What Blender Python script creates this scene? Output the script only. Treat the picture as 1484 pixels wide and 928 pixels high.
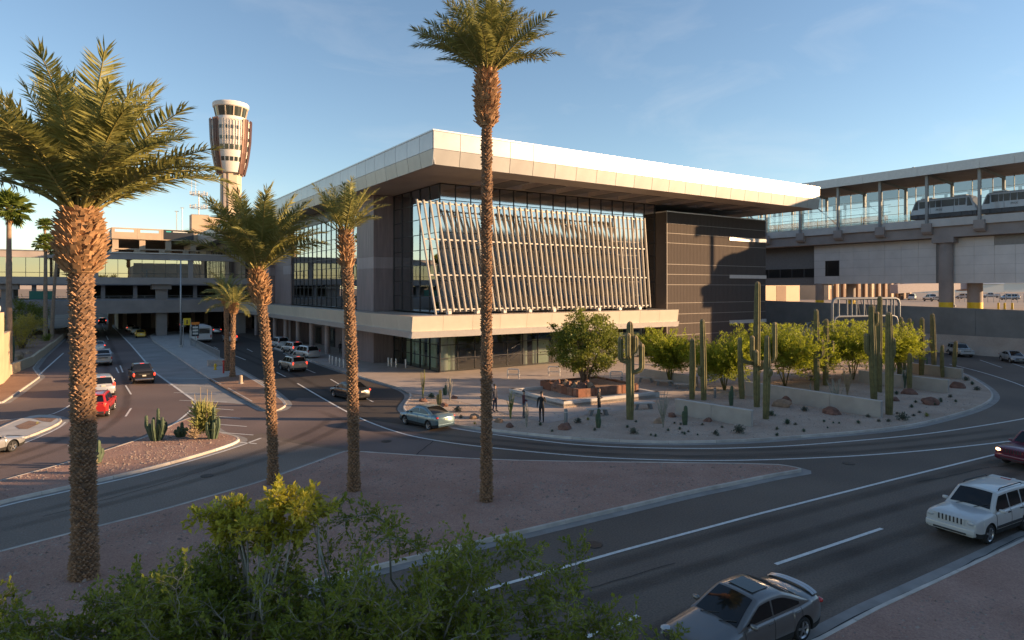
import bpy, math, random
from mathutils import Vector, Matrix, noise
from math import sin, cos, pi, sqrt, atan2, tan
R = math.radians
random.seed(7)
for o in list(bpy.data.objects): bpy.data.objects.remove(o)
scene = bpy.context.scene
col = scene.collection
# ---------------------------------------------------------------- camera, sky, sun, exposure
FX, V0, CX, CAMH = 945.0, 418.0, 742.0, 9.6
YAW = R(33.7)
FS, FC = sin(YAW), cos(YAW)
cam = bpy.data.cameras.new('camera'); camo = bpy.data.objects.new('camera', cam); col.objects.link(camo)
camo.location = (0, 0, CAMH); camo.rotation_euler = (R(90), 0, -YAW)
cam.sensor_width = 36; cam.lens = 36*FX/1484; cam.shift_y = -(464-V0)/1484
cam.clip_start = 0.1; cam.clip_end = 30000
scene.camera = camo
SUN_TO = Vector((.812, -.584, 0)).normalized()
SUN_EL = R(12.5)
SUN_ROT = atan2(SUN_TO.x, SUN_TO.y)
world = bpy.data.worlds.new('World'); scene.world = world; world.use_nodes = True
wn = world.node_tree; wn.nodes.clear()
wo = wn.nodes.new('ShaderNodeOutputWorld'); bg = wn.nodes.new('ShaderNodeBackground'); sk = wn.nodes.new('ShaderNodeTexSky')
sk.sky_type = 'NISHITA'; sk.sun_disc = False; sk.sun_elevation = R(16.0); sk.sun_rotation = SUN_ROT
sk.altitude = 340; sk.air_density = 1.1; sk.dust_density = .05; sk.ozone_density = 1.9
bg.inputs[1].default_value = 0.077
# faint high cirrus mixed into the sky colour by direction
tc = wn.nodes.new('ShaderNodeTexCoord'); mp = wn.nodes.new('ShaderNodeMapping'); nz = wn.nodes.new('ShaderNodeTexNoise')
mp.inputs['Scale'].default_value = (1.2, 4.0, 9.0); mp.inputs['Rotation'].default_value = (0, R(14), R(25))
nz.inputs['Scale'].default_value = 1.6; nz.inputs['Detail'].default_value = 7; nz.inputs['Roughness'].default_value = .58; nz.inputs['Distortion'].default_value = .5
rmp = wn.nodes.new('ShaderNodeMapRange'); rmp.inputs[1].default_value = .52; rmp.inputs[2].default_value = .82; rmp.inputs[3].default_value = 0; rmp.inputs[4].default_value = .13
mx = wn.nodes.new('ShaderNodeMix'); mx.data_type = 'RGBA'; mx.inputs[7].default_value = (6.2, 5.9, 5.6, 1)
wn.links.new(tc.outputs['Generated'], mp.inputs[0]); wn.links.new(mp.outputs[0], nz.inputs[0]); wn.links.new(nz.outputs[0], rmp.inputs[0])
wn.links.new(rmp.outputs[0], mx.inputs[0]); wn.links.new(sk.outputs[0], mx.inputs[6]); wn.links.new(mx.outputs[2], bg.inputs[0]); wn.links.new(bg.outputs[0], wo.inputs[0])
sl = bpy.data.lights.new('sun', 'SUN'); so = bpy.data.objects.new('sun', sl); col.objects.link(so)
sl.energy = 4.8; sl.angle = R(0.5); sl.color = (1.0, .655, .36)
sdir = Vector((SUN_TO.x*cos(SUN_EL), SUN_TO.y*cos(SUN_EL), sin(SUN_EL)))
so.rotation_euler = sdir.to_track_quat('Z', 'Y').to_euler(); so.location = sdir*300
scene.view_settings.view_transform = 'Standard'; scene.view_settings.look = 'None'
scene.view_settings.exposure = 1.32; scene.view_settings.gamma = 1
scene.render.engine = 'CYCLES'
scene.cycles.max_bounces = 8; scene.cycles.transparent_max_bounces = 16
# ---------------------------------------------------------------- helpers
def G(u, v, z=0.0):
    d = FX*(CAMH-z)/(v-V0); r = (u-CX)/FX*d
    return (d*FS+r*FC, d*FC-r*FS)
def DP(u, v, d):
    r = (u-CX)/FX*d
    return Vector((d*FS+r*FC, d*FC-r*FS, CAMH-(v-V0)*d/FX))
def ray(u):
    r = (u-CX)/FX
    return (FS+r*FC, FC-r*FS)
def depth(x, y): return x*FS+y*FC
MATS = {}
def mat(name, c, rough=.7, metal=0., var=.12, scale=3., bump=0., bscale=40., spec=.5, coat=0., stretch=None, c2=None, detail=5., emit=None, orand=0.):
    if name in MATS: return MATS[name]
    m = bpy.data.materials.new(name); m.use_nodes = True; nt = m.node_tree; b = nt.nodes['Principled BSDF']
    b.inputs['Roughness'].default_value = rough; b.inputs['Metallic'].default_value = metal
    b.inputs['Specular IOR Level'].default_value = spec; b.inputs['Coat Weight'].default_value = coat
    b.inputs['Base Color'].default_value = (*c, 1)
    if emit:
        b.inputs['Emission Color'].default_value = (*emit[0], 1); b.inputs['Emission Strength'].default_value = emit[1]
    if var > 0 or c2:
        t = nt.nodes.new('ShaderNodeTexCoord'); mpn = nt.nodes.new('ShaderNodeMapping'); n = nt.nodes.new('ShaderNodeTexNoise')
        if stretch: mpn.inputs['Scale'].default_value = stretch
        n.inputs['Scale'].default_value = scale; n.inputs['Detail'].default_value = detail; n.inputs['Roughness'].default_value = .6
        nt.links.new(t.outputs['Object'], mpn.inputs[0]); nt.links.new(mpn.outputs[0], n.inputs[0])
        cr = nt.nodes.new('ShaderNodeValToRGB')
        a = [max(0, k*(1-var*1.6)) for k in c]; d = c2 if c2 else [min(1, k*(1+var*1.6)) for k in c]
        cr.color_ramp.elements[0].position = .28; cr.color_ramp.elements[0].color = (*a, 1)
        cr.color_ramp.elements[1].position = .72; cr.color_ramp.elements[1].color = (*d, 1)
        nt.links.new(n.outputs[0], cr.inputs[0]); nt.links.new(cr.outputs[0], b.inputs['Base Color'])
        if orand:
            oi = nt.nodes.new('ShaderNodeObjectInfo'); mr = nt.nodes.new('ShaderNodeMapRange'); mr.inputs[3].default_value = 1-orand; mr.inputs[4].default_value = 1+orand
            hs = nt.nodes.new('ShaderNodeHueSaturation'); nt.links.new(oi.outputs['Random'], mr.inputs[0]); nt.links.new(mr.outputs[0], hs.inputs['Value']); nt.links.new(cr.outputs[0], hs.inputs['Color']); nt.links.new(hs.outputs[0], b.inputs['Base Color'])
    if bump > 0:
        t2 = nt.nodes.new('ShaderNodeTexCoord'); n2 = nt.nodes.new('ShaderNodeTexNoise'); bp = nt.nodes.new('ShaderNodeBump')
        n2.inputs['Scale'].default_value = bscale; n2.inputs['Detail'].default_value = 4
        bp.inputs['Strength'].default_value = bump; bp.inputs['Distance'].default_value = .03
        nt.links.new(t2.outputs['Object'], n2.inputs[0]); nt.links.new(n2.outputs[0], bp.inputs['Height']); nt.links.new(bp.outputs[0], b.inputs['Normal'])
    MATS[name] = m
    return m
def glassmat(name, tint, refl=.35, rough=.01, edge=.5, gcol=(1, 1, 1)):
    """thin architectural glass: tinted see-through sheet plus mirror reflection that grows at grazing angles"""
    if name in MATS: return MATS[name]
    m = bpy.data.materials.new(name); m.use_nodes = True; nt = m.node_tree; nt.nodes.clear()
    out = nt.nodes.new('ShaderNodeOutputMaterial'); mix = nt.nodes.new('ShaderNodeMixShader')
    tr = nt.nodes.new('ShaderNodeBsdfTransparent'); gl = nt.nodes.new('ShaderNodeBsdfGlossy'); lw = nt.nodes.new('ShaderNodeLayerWeight'); mr = nt.nodes.new('ShaderNodeMapRange')
    tr.inputs[0].default_value = (*tint, 1); gl.inputs['Roughness'].default_value = rough; gl.inputs[0].default_value = (*gcol, 1)
    lw.inputs[0].default_value = edge
    mr.inputs[3].default_value = refl; mr.inputs[4].default_value = min(1, refl+.6)
    t = nt.nodes.new('ShaderNodeTexCoord'); n = nt.nodes.new('ShaderNodeTexNoise'); bp = nt.nodes.new('ShaderNodeBump')
    n.inputs['Scale'].default_value = .45; bp.inputs['Strength'].default_value = .012; bp.inputs['Distance'].default_value = .1
    nt.links.new(t.outputs['Object'], n.inputs[0]); nt.links.new(n.outputs[0], bp.inputs['Height']); nt.links.new(bp.outputs[0], gl.inputs['Normal'])
    nt.links.new(lw.outputs['Fresnel'], mr.inputs[0]); nt.links.new(mr.outputs[0], mix.inputs[0])
    nt.links.new(tr.outputs[0], mix.inputs[1]); nt.links.new(gl.outputs[0], mix.inputs[2]); nt.links.new(mix.outputs[0], out.inputs[0])
    MATS[name] = m
    return m
def obj(name, me, parent=None):
    o = bpy.data.objects.new(name, me); col.objects.link(o)
    if parent is not None: o.parent = parent
    return o
def tag(o, label=None, cat=None, group=None, kind=None):
    if label: o['label'] = label
    if cat: o['category'] = cat
    if group: o['group'] = group
    if kind: o['kind'] = kind
    return o
def thing(name, label, cat, loc=(0, 0, 0), rz=0., group=None):
    o = bpy.data.objects.new(name, None); col.objects.link(o); o.empty_display_size = .3
    o.location = loc; o.rotation_euler = (0, 0, rz)
    return tag(o, label, cat, group)
def copy_tree(o, parent=None):
    c = o.copy(); col.objects.link(c); c.parent = parent
    for ch in list(o.children): copy_tree(ch, c)
    return c
class MB:
    def __init__(s): s.v = []; s.f = []; s.m = []
    def add(s, vs, fs, mi=0):
        b = len(s.v); s.v += [tuple(p) for p in vs]
        for f in fs: s.f.append(tuple(b+i for i in f)); s.m.append(mi)
        return s
    def quad(s, a, b, c, d, mi=0): return s.add([a, b, c, d], [(0, 1, 2, 3)], mi)
    def box(s, x0, y0, z0, x1, y1, z1, mi=0):
        v = [(x0, y0, z0), (x1, y0, z0), (x1, y1, z0), (x0, y1, z0), (x0, y0, z1), (x1, y0, z1), (x1, y1, z1), (x0, y1, z1)]
        return s.add(v, [(0, 3, 2, 1), (4, 5, 6, 7), (0, 1, 5, 4), (1, 2, 6, 5), (2, 3, 7, 6), (3, 0, 4, 7)], mi)
    def prism(s, poly, z0, z1, mi=0):
        n = len(poly); v = [(p[0], p[1], z0) for p in poly]+[(p[0], p[1], z1) for p in poly]
        return s.add(v, [tuple(range(n-1, -1, -1)), tuple(range(n, 2*n))]+[(i, (i+1) % n, n+(i+1) % n, n+i) for i in range(n)], mi)
    def extrude(s, prof, axis, a, b, mi=0):
        """profile in the plane normal to axis ('x': (y,z), 'y': (x,z)), extruded from a to b"""
        n = len(prof)
        mk = (lambda p, t: (t, p[0], p[1])) if axis == 'x' else (lambda p, t: (p[0], t, p[1]))
        v = [mk(p, a) for p in prof]+[mk(p, b) for p in prof]
        fs = [tuple(range(n)), tuple(range(2*n-1, n-1, -1))]+[((i+1) % n, i, n+i, n+(i+1) % n) for i in range(n)]
        return s.add(v, fs, mi)
    def beam(s, p, q, w, h, mi=0, up=(0, 0, 1)):
        p = Vector(p); q = Vector(q); d = (q-p).normalized(); up = Vector(up)
        if abs(d.dot(up)) > .99: up = Vector((0, 1, 0))
        x = d.cross(up).normalized(); y = x.cross(d).normalized(); x *= w/2; y *= h/2
        v = [p-x-y, p+x-y, p+x+y, p-x+y, q-x-y, q+x-y, q+x+y, q-x+y]
        return s.add(v, [(3, 2, 1, 0), (4, 5, 6, 7), (0, 1, 5, 4), (1, 2, 6, 5), (2, 3, 7, 6), (3, 0, 4, 7)], mi)
    def tube(s, pts, rad, n=8, mi=0, cap=True):
        pts = [Vector(p) for p in pts]; b = len(s.v); up = Vector((0, 0, 1)); prev = None
        if not hasattr(rad, '__len__'): rad = [rad]*len(pts)
        for i, p in enumerate(pts):
            d = (pts[min(i+1, len(pts)-1)]-pts[max(i-1, 0)]).normalized()
            if prev is None:
                a = d.cross(Vector((0, 0, 1)) if abs(d.z) < .9 else Vector((1, 0, 0))).normalized()
            else:
                a = (prev-d*prev.dot(d))
                a = a.normalized() if a.length > 1e-6 else d.orthogonal().normalized()
            prev = a; c = d.cross(a)
            for k in range(n):
                t = 2*pi*k/n; s.v.append(tuple(p+(a*cos(t)+c*sin(t))*rad[i]))
        for i in range(len(pts)-1):
            for k in range(n):
                s.f.append((b+i*n+k, b+i*n+(k+1) % n, b+(i+1)*n+(k+1) % n, b+(i+1)*n+k)); s.m.append(mi)
        if cap:
            s.f.append(tuple(b+k for k in range(n-1, -1, -1))); s.m.append(mi)
            e = b+(len(pts)-1)*n; s.f.append(tuple(e+k for k in range(n))); s.m.append(mi)
        return s
    def lathe(s, prof, n=16, c=(0, 0, 0), mi=0, rot=0.):
        b = len(s.v); k = len(prof)
        for i in range(n):
            t = 2*pi*i/n+rot
            for (r, z) in prof: s.v.append((c[0]+r*cos(t), c[1]+r*sin(t), c[2]+z))
        for i in range(n):
            j = (i+1) % n
            for q in range(k-1):
                s.f.append((b+i*k+q, b+j*k+q, b+j*k+q+1, b+i*k+q+1)); s.m.append(mi)
        s.f.append(tuple(b+i*k+k-1 for i in range(n))); s.m.append(mi)
        s.f.append(tuple(b+i*k for i in range(n-1, -1, -1))); s.m.append(mi)
        return s
    def mesh(s, name, mats, smooth=False):
        me = bpy.data.meshes.new(name); me.from_pydata(s.v, [], s.f)
        for m in (mats if isinstance(mats, (list, tuple)) else [mats]): me.materials.append(m)
        if isinstance(mats, (list, tuple)) and len(mats) > 1: me.polygons.foreach_set('material_index', s.m)
        if smooth:
            me.polygons.foreach_set('use_smooth', [True]*len(s.f))
            if isinstance(smooth, float):
                try: me.set_sharp_from_angle(angle=R(smooth))
                except Exception: pass
        me.update()
        return me
    def build(s, name, mats, parent=None, smooth=False, bevel=0):
        o = obj(name, s.mesh(name, mats, smooth), parent)
        if bevel:
            b = o.modifiers.new('bevel', 'BEVEL'); b.width = bevel; b.segments = 2; b.limit_method = 'ANGLE'; b.angle_limit = R(40)
        return o
def chaikin(pts, it=2, closed=False):
    for _ in range(it):
        out = []; n = len(pts)
        if not closed: out.append(pts[0])
        for i in range(n if closed else n-1):
            a = pts[i]; b = pts[(i+1) % n]
            out.append((a[0]*.75+b[0]*.25, a[1]*.75+b[1]*.25)); out.append((a[0]*.25+b[0]*.75, a[1]*.25+b[1]*.75))
        if not closed: out.append(pts[-1])
        pts = out
    return pts
def area2(p): return sum(p[i][0]*p[(i+1) % len(p)][1]-p[(i+1) % len(p)][0]*p[i][1] for i in range(len(p)))
def offset(pts, d, closed=True):
    """positive d: to the left of travel (inwards for a counter-clockwise loop)"""
    n = len(pts); out = []
    for i in range(n):
        a = pts[(i-1) % n] if (closed or i > 0) else pts[i]; c = pts[(i+1) % n] if (closed or i < n-1) else pts[i]; b = pts[i]
        t1 = Vector((b[0]-a[0], b[1]-a[1])); t2 = Vector((c[0]-b[0], c[1]-b[1]))
        if t1.length < 1e-6: t1 = t2
        if t2.length < 1e-6: t2 = t1
        t1.normalize(); t2.normalize(); n1 = Vector((-t1.y, t1.x)); n2 = Vector((-t2.y, t2.x)); m = n1+n2
        if m.length < .3: m = n1.copy()
        m.normalize(); k = d/max(.55, m.dot(n1))
        out.append((b[0]+m.x*k, b[1]+m.y*k))
    return out
def strip(mb, A, B, za, zb, closed=False, mi=0):
    n = len(A)
    for i in range(n if closed else n-1):
        j = (i+1) % n
        mb.quad((*A[i], za), (*A[j], za), (*B[j], zb), (*B[i], zb), mi)
def resample(pts, step):
    out = [pts[0]]; acc = 0.
    for i in range(len(pts)-1):
        a = Vector(pts[i][:2]); b = Vector(pts[i+1][:2]); L = (b-a).length; t = step-acc
        while t < L:
            p = a+(b-a)*(t/L); out.append((p.x, p.y)); t += step
        acc = (acc+L) % step
    out.append(pts[-1]); return out
# ================================================================ ground, roads, kerbs, markings
def gravelmat(name, c, c2, sc=1.2):
    m = bpy.data.materials.new(name); m.use_nodes = True; nt = m.node_tree; b = nt.nodes['Principled BSDF']; b.inputs['Roughness'].default_value = .95
    b.inputs['Specular IOR Level'].default_value = .2
    t = nt.nodes.new('ShaderNodeTexCoord'); n1 = nt.nodes.new('ShaderNodeTexNoise'); n2 = nt.nodes.new('ShaderNodeTexNoise'); vo = nt.nodes.new('ShaderNodeTexVoronoi')
    n1.inputs['Scale'].default_value = .35*sc; n1.inputs['Detail'].default_value = 8; n2.inputs['Scale'].default_value = 9; n2.inputs['Detail'].default_value = 3; vo.inputs['Scale'].default_value = 22
    cr = nt.nodes.new('ShaderNodeValToRGB'); cr.color_ramp.elements[0].position = .3; cr.color_ramp.elements[1].position = .7
    cr.color_ramp.elements[0].color = (*c, 1); cr.color_ramp.elements[1].color = (*c2, 1)
    mxx = nt.nodes.new('ShaderNodeMix'); mxx.data_type = 'RGBA'; mxx.blend_type = 'MULTIPLY'; mxx.inputs[0].default_value = .55
    cr2 = nt.nodes.new('ShaderNodeValToRGB'); cr2.color_ramp.elements[0].color = (.55, .5, .5, 1); cr2.color_ramp.elements[1].color = (1.3, 1.25, 1.2, 1)
    bp = nt.nodes.new('ShaderNodeBump'); bp.inputs['Strength'].default_value = .6; bp.inputs['Distance'].default_value = .04
    L = nt.links.new
    L(t.outputs['Object'], n1.inputs[0]); L(t.outputs['Object'], n2.inputs[0]); L(t.outputs['Object'], vo.inputs[0])
    L(n1.outputs[0], cr.inputs[0]); L(vo.outputs['Color'], cr2.inputs[0]); L(cr.outputs[0], mxx.inputs[6]); L(cr2.outputs[0], mxx.inputs[7])
    L(mxx.outputs[2], b.inputs['Base Color']); L(vo.outputs['Distance'], bp.inputs['Height']); L(bp.outputs[0], b.inputs['Normal'])
    return m
def asphaltmat(name, c, seed=0.):
    m = bpy.data.materials.new(name); m.use_nodes = True; nt = m.node_tree; b = nt.nodes['Principled BSDF']
    b.inputs['Specular IOR Level'].default_value = .35
    L = nt.links.new; t = nt.nodes.new('ShaderNodeTexCoord')
    mpn = nt.nodes.new('ShaderNodeMapping'); mpn.inputs['Location'].default_value = (seed, seed, 0); L(t.outputs['Object'], mpn.inputs[0])
    big = nt.nodes.new('ShaderNodeTexNoise'); big.inputs['Scale'].default_value = .12; big.inputs['Detail'].default_value = 6; L(mpn.outputs[0], big.inputs[0])
    fine = nt.nodes.new('ShaderNodeTexNoise'); fine.inputs['Scale'].default_value = 14; fine.inputs['Detail'].default_value = 6; L(mpn.outputs[0], fine.inputs[0])
    cr = nt.nodes.new('ShaderNodeValToRGB'); cr.color_ramp.elements[0].position = .3; cr.color_ramp.elements[1].position = .75
    cr.color_ramp.elements[0].color = (c[0]*.72, c[1]*.72, c[2]*.74, 1); cr.color_ramp.elements[1].color = (c[0]*1.3, c[1]*1.3, c[2]*1.3, 1)
    L(big.outputs[0], cr.inputs[0])
    mm = nt.nodes.new('ShaderNodeMix'); mm.data_type = 'RGBA'; mm.blend_type = 'MULTIPLY'; mm.inputs[0].default_value = .5
    c2 = nt.nodes.new('ShaderNodeValToRGB'); c2.color_ramp.elements[0].position = .3; c2.color_ramp.elements[1].position = .75
    c2.color_ramp.elements[0].color = (.5, .5, .5, 1); c2.color_ramp.elements[1].color = (1.5, 1.5, 1.5, 1); L(fine.outputs[0], c2.inputs[0])
    L(cr.outputs[0], mm.inputs[6]); L(c2.outputs[0], mm.inputs[7]); L(mm.outputs[2], b.inputs['Base Color'])
    rr = nt.nodes.new('ShaderNodeMapRange'); rr.inputs[3].default_value = .72; rr.inputs[4].default_value = .95; L(big.outputs[0], rr.inputs[0]); L(rr.outputs[0], b.inputs['Roughness'])
    bp = nt.nodes.new('ShaderNodeBump'); bp.inputs['Strength'].default_value = .35; bp.inputs['Distance'].default_value = .02; L(fine.outputs[0], bp.inputs['Height']); L(bp.outputs[0], b.inputs['Normal'])
    return m
M_ASPH = asphaltmat('asphalt', (.135, .105, .083)); M_ASPH2 = asphaltmat('asphalt_fresh', (.062, .051, .044), 40.); M_ASPH3 = asphaltmat('asphalt_sun_warmed', (.150, .110, .096), 90.)
M_SAND = gravelmat('desert_sand', (.25, .19, .14), (.34, .26, .19), .1)
M_DG = gravelmat('granite_gravel', (.37, .285, .225), (.47, .38, .305)); M_DGP = gravelmat('pink_gravel', (.31, .19, .148), (.40, .262, .21)); M_DGR = gravelmat('rust_gravel', (.24, .155, .115), (.31, .21, .155))
M_CONC = mat('concrete', (.40, .38, .355), .85, var=.10, scale=.7, bump=.15, bscale=30); M_KERB = mat('kerb_concrete', (.46, .41, .36), .85, var=.13, scale=1.4, bump=.2, orand=.14)
M_GUT = mat('gutter_concrete', (.24, .225, .21), .8, var=.16, scale=.9, bump=.2); M_PAVE = mat('pavement_concrete', (.37, .31, .27), .85, var=.10, scale=.5, bump=.15)
M_BUSLANE = mat('bus_lane_concrete', (.25, .24, .23), .82, var=.14, scale=.25, bump=.12)
M_PAINT = mat('road_paint', (.66, .65, .62), .7, var=.16, scale=5, bump=.1, c2=(.74, .73, .70))
M_DARK = mat('crack_black', (.02, .02, .02), .9, var=0)
def struct(o): o['kind'] = 'structure'; return o
gnd = struct(MB().quad((-9000, -9000, -.03), (110.4, -9000, -.03), (110.4, 12000, -.03), (-9000, 12000, -.03)).build('ground', M_SAND))
road = struct(MB().quad((-70, -34, 0), (107.2, -34, 0), (107.2, 300, 0), (-70, 300, 0)).build('road', M_ASPH))
def ribbon(pts, w, z=.016, name='lane_line', m=None, parent=None):
    pts = resample(pts, .7) if len(pts) > 2 else pts
    A = offset(pts, w/2, False); B = offset(pts, -w/2, False); mb = MB(); strip(mb, B, A, z, z)
    return mb.build(name, m or M_PAINT, parent if parent is not None else road)
def px(l, z=0.): return [G(u, v, z) for (u, v) in l]
def sheet(name, poly, z, m, parent=None):
    if area2(poly) < 0: poly = poly[::-1]
    return MB().add([(p[0], p[1], z) for p in poly], [tuple(range(len(poly)))]).build(name, m, parent)
def island(name, loop, m, h=.15, kw=.16, gut=.45):
    if area2(loop) < 0: loop = loop[::-1]
    root = struct(sheet(name, offset(loop, kw), h-.012, m))
    inn = offset(loop, kw); mb = MB()
    top_o = offset(loop, .03)
    strip(mb, loop, top_o, 0, h, True); strip(mb, top_o, inn, h, h, True); strip(mb, inn, inn, h, h-.06, True)
    lens = [0.]
    nl = len(loop)
    for i in range(nl): lens.append(lens[-1]+(Vector(loop[(i+1) % nl])-Vector(loop[i])).length)
    def at(poly, s):
        s %= lens[-1]
        for i in range(nl):
            if s <= lens[i+1]:
                f = (s-lens[i])/max(1e-6, lens[i+1]-lens[i]); a = poly[i]; b = poly[(i+1) % nl]; return (a[0]+(b[0]-a[0])*f, a[1]+(b[1]-a[1])*f)
    ns_ = max(6, int(lens[-1]/3.0)); st = lens[-1]/ns_
    for k in range(ns_):
        s0, s1 = k*st+.012, (k+1)*st-.012; kk = [s0]+[x for x in lens if s0+.05 < x < s1-.05]+[s1]
        O = [at(loop, s) for s in kk]; T = [at(top_o, s) for s in kk]; I = [at(inn, s) for s in kk]; ks = MB(); jz = random.uniform(-.006, .006)
        strip(ks, O, T, -.01, h+jz); strip(ks, T, I, h+jz, h+jz); strip(ks, I, I, h+jz, h-.06)
        ks.quad((*O[0], -.01), (*T[0], h+jz), (*I[0], h+jz), (*I[0], h-.06)); ks.quad((*O[-1], -.01), (*I[-1], h-.06), (*I[-1], h+jz), (*T[-1], h+jz))
        ks.build('kerb_stone', M_KERB, root)
    if gut:
        mg = MB(); strip(mg, offset(loop, -gut), offset(loop, .0), .012, .012, True); mg.build('gutter', M_GUT, root)
    return root
# --- garden island in front of the terminal
front = [(466, 529), (501, 541), (545, 554), (578, 563), (593, 571), (594, 578), (586, 587), (583, 595), (597, 604), (625, 612), (651, 617), (695, 624), (763, 631), (822, 637), (881, 641), (950, 643.5),
         (1018, 643), (1090, 640.5), (1136, 637), (1234, 629.5), (1313, 621), (1370, 608), (1417, 594), (1438, 582), (1441, 573), (1432, 563), (1412, 550), (1393, 541), (1360, 531)]
gl = chaikin(px(front), 2)
gl = gl+[(86, 50), (92.5, 58), (93, 66), (93, 110), (33, 110), (26.2, 108)]
garden = island('garden_ground', gl, M_DG)
GZ = .138
# paved plaza sheets on the island
plz = px([(466.5, 528.5), (500, 539), (545, 552), (578, 561.5), (590, 569), (603, 571), (650, 579), (694, 589), (757, 606), (793, 614), (812, 610), (854, 600.5), (911, 594), (960, 577), (998, 573.5), (1060, 567), (1120, 553), (1170, 536)], GZ)
plz += [(70, 55), (80, 62.5), (80, 108), (33.5, 108), (26.9, 107)]
plaza = struct(sheet('plaza_pavement', plz, GZ+.012, M_PAVE))
for i in range(26):   # saw-cut joints across the plaza
    x = 30+i*1.9
    pass
# --- triangular palm island
tri = px([(1166, 684), (1150, 679.5), (1120, 675.5), (960, 673.5), (840, 672), (720, 669.5), (620, 664), (524, 657.5), (502, 656), (485, 662), (428, 683), (376, 702), (303, 723), (224, 746), (145, 766), (60, 788), (0, 804), (-120, 835), (-300, 890)])
tri += [(-9, 12), (-12, 2), (2, 3)]
tri += px([(420, 858), (540, 828), (664, 798), (777, 770), (900, 741), (1000, 717), (1057, 705.5), (1120, 692), (1150, 687)])
tri_o = island('palm_island', chaikin(tri, 1, True), M_DGP)
# --- left gravel island
li = px([(353, 640), (338, 633), (318, 630), (288, 604), (262, 612), (235, 625), (207, 638), (172, 649), (100, 673), (0, 700), (-140, 738), (-300, 780), (-300, 815), (-140, 770), (0, 731), (100, 709), (207, 685), (310, 656)])
leftisl = island('cactus_island', chaikin(li, 2, True), M_DGP)
# --- central pavement strip with the palm pair
ci = [(14.3, 160), *px([(213, 489), (260, 521), (302, 550), (340, 571), (366, 586), (385, 596), (405, 596), (416, 589), (413, 582), (389, 562), (340, 533), (277, 497)]), (20.5, 160)]
cisl = island('median_pavement', chaikin(ci, 1, True), M_CONC)
cg = px([(302, 549.5), (340, 570.5), (368, 585.5), (386, 594), (403, 594), (412, 588), (409, 582), (387, 563.5), (352, 543)], .14)
struct(sheet('median_gravel', cg, .152, M_DGR))
# --- far-left pavement and small island
fl = [(-40, 60), *px([(0, 588), (20, 575), (40, 561), (54, 551), (59, 547), (56, 545)]), *px([(47, 532), (92, 492)]), (-1.5, 170), (-40, 170)]
flo = island('left_pavement', chaikin(fl, 1, True), M_DGR)
si = px([(-60, 648), (0, 622), (22, 612), (50, 604), (78, 604), (92, 609), (84, 618), (40, 636), (-10, 652), (-70, 670)])
sio = island('small_traffic_island', chaikin(si, 1, True), M_CONC)
for q in ([(22, 618), (42, 610), (60, 613), (40, 622), (28, 622)], [(46, 606), (60, 605), (82, 606.5), (74, 612), (62, 611)]):
    struct(sheet('island_gravel_bed', px(q, .14), .152, M_DGR))
# --- near shoulder, bottom right
ns = px([(1000, 1005), (1185, 930), (1266, 887), (1384, 832), (1484, 784), (1600, 728), (1750, 662)])+[(80, -34), (2, -34), (4, 2)]
nso = island('gravel_shoulder', ns, M_DGP, gut=.5)
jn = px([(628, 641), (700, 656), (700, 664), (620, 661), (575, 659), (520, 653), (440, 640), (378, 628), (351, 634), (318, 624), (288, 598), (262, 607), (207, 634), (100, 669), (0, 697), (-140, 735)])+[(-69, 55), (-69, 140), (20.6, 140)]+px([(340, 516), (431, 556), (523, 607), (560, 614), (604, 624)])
struct(sheet('junction_road', jn, .004, M_ASPH3))  # lighter, redder asphalt; the low sun's warmth is put into its colour
ll_ = px([(378, 634), (440, 645), (500, 653), (480, 662), (428, 682), (376, 701), (303, 722), (224, 745), (145, 765), (0, 803), (-200, 860), (-300, 815), (-140, 770), (0, 732), (100, 710), (207, 686), (310, 657)])
struct(sheet('slip_lane', ll_, .0042, asphaltmat('asphalt_grey', (.20, .158, .126), 17.)))
def inside(p, poly):
    c = False; n = len(poly)
    for i in range(n):
        a, b = poly[i], poly[i-1]
        if (a[1] > p[1]) != (b[1] > p[1]) and p[0] < (b[0]-a[0])*(p[1]-a[1])/(b[1]-a[1])+a[0]: c = not c
    return c
def stones(loop, n, m, root, box, z=.138, seed=1, smin=.02, smax=.065):
    rnd = random.Random(seed); inn = offset(loop if area2(loop) > 0 else loop[::-1], .3); mb = MB(); k = 0; tries = 0
    while k < n and tries < n*6:
        tries += 1; p = (rnd.uniform(box[0], box[2]), rnd.uniform(box[1], box[3]))
        if noise.noise(Vector((p[0]*.35, p[1]*.35, seed))) < rnd.uniform(-.5, .3) or not inside(p, inn): continue
        s = rnd.uniform(smin, smax)*(2.2 if rnd.random() < .03 else 1); a = rnd.random()*6.3; q = [(p[0]+s*cos(a+i*pi/2)*rnd.uniform(.7, 1.2), p[1]+s*sin(a+i*pi/2)*rnd.uniform(.7, 1.2), z) for i in range(4)]; t = (p[0]+rnd.uniform(-.3, .3)*s, p[1]+rnd.uniform(-.3, .3)*s, z+s*rnd.uniform(.4, .9))
        mb.add(q+[t], [(0, 1, 4), (1, 2, 4), (2, 3, 4), (3, 0, 4)]); k += 1
    o = mb.build('gravel_stones', m, root); o['kind'] = 'stuff'
M_STN = mat('loose_stone', (.28, .19, .155), .95, var=.35, scale=3.5, c2=(.42, .33, .28)); M_STN2 = mat('loose_pale_stone', (.36, .28, .23), .95, var=.35, scale=3.5, c2=(.58, .49, .42))
stones(chaikin(tri, 1, True), 9000, M_STN, tri_o, (-8, 6, 32, 40), seed=3); stones(chaikin(li, 2, True), 2500, M_STN, leftisl, (-12, 35, 16, 50), seed=4); stones(gl, 9000, M_STN2, garden, (18, 22, 66, 50), z=.14, seed=5); stones(ns, 3500, M_STN, nso, (16, -6, 45, 12), seed=6)
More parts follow.
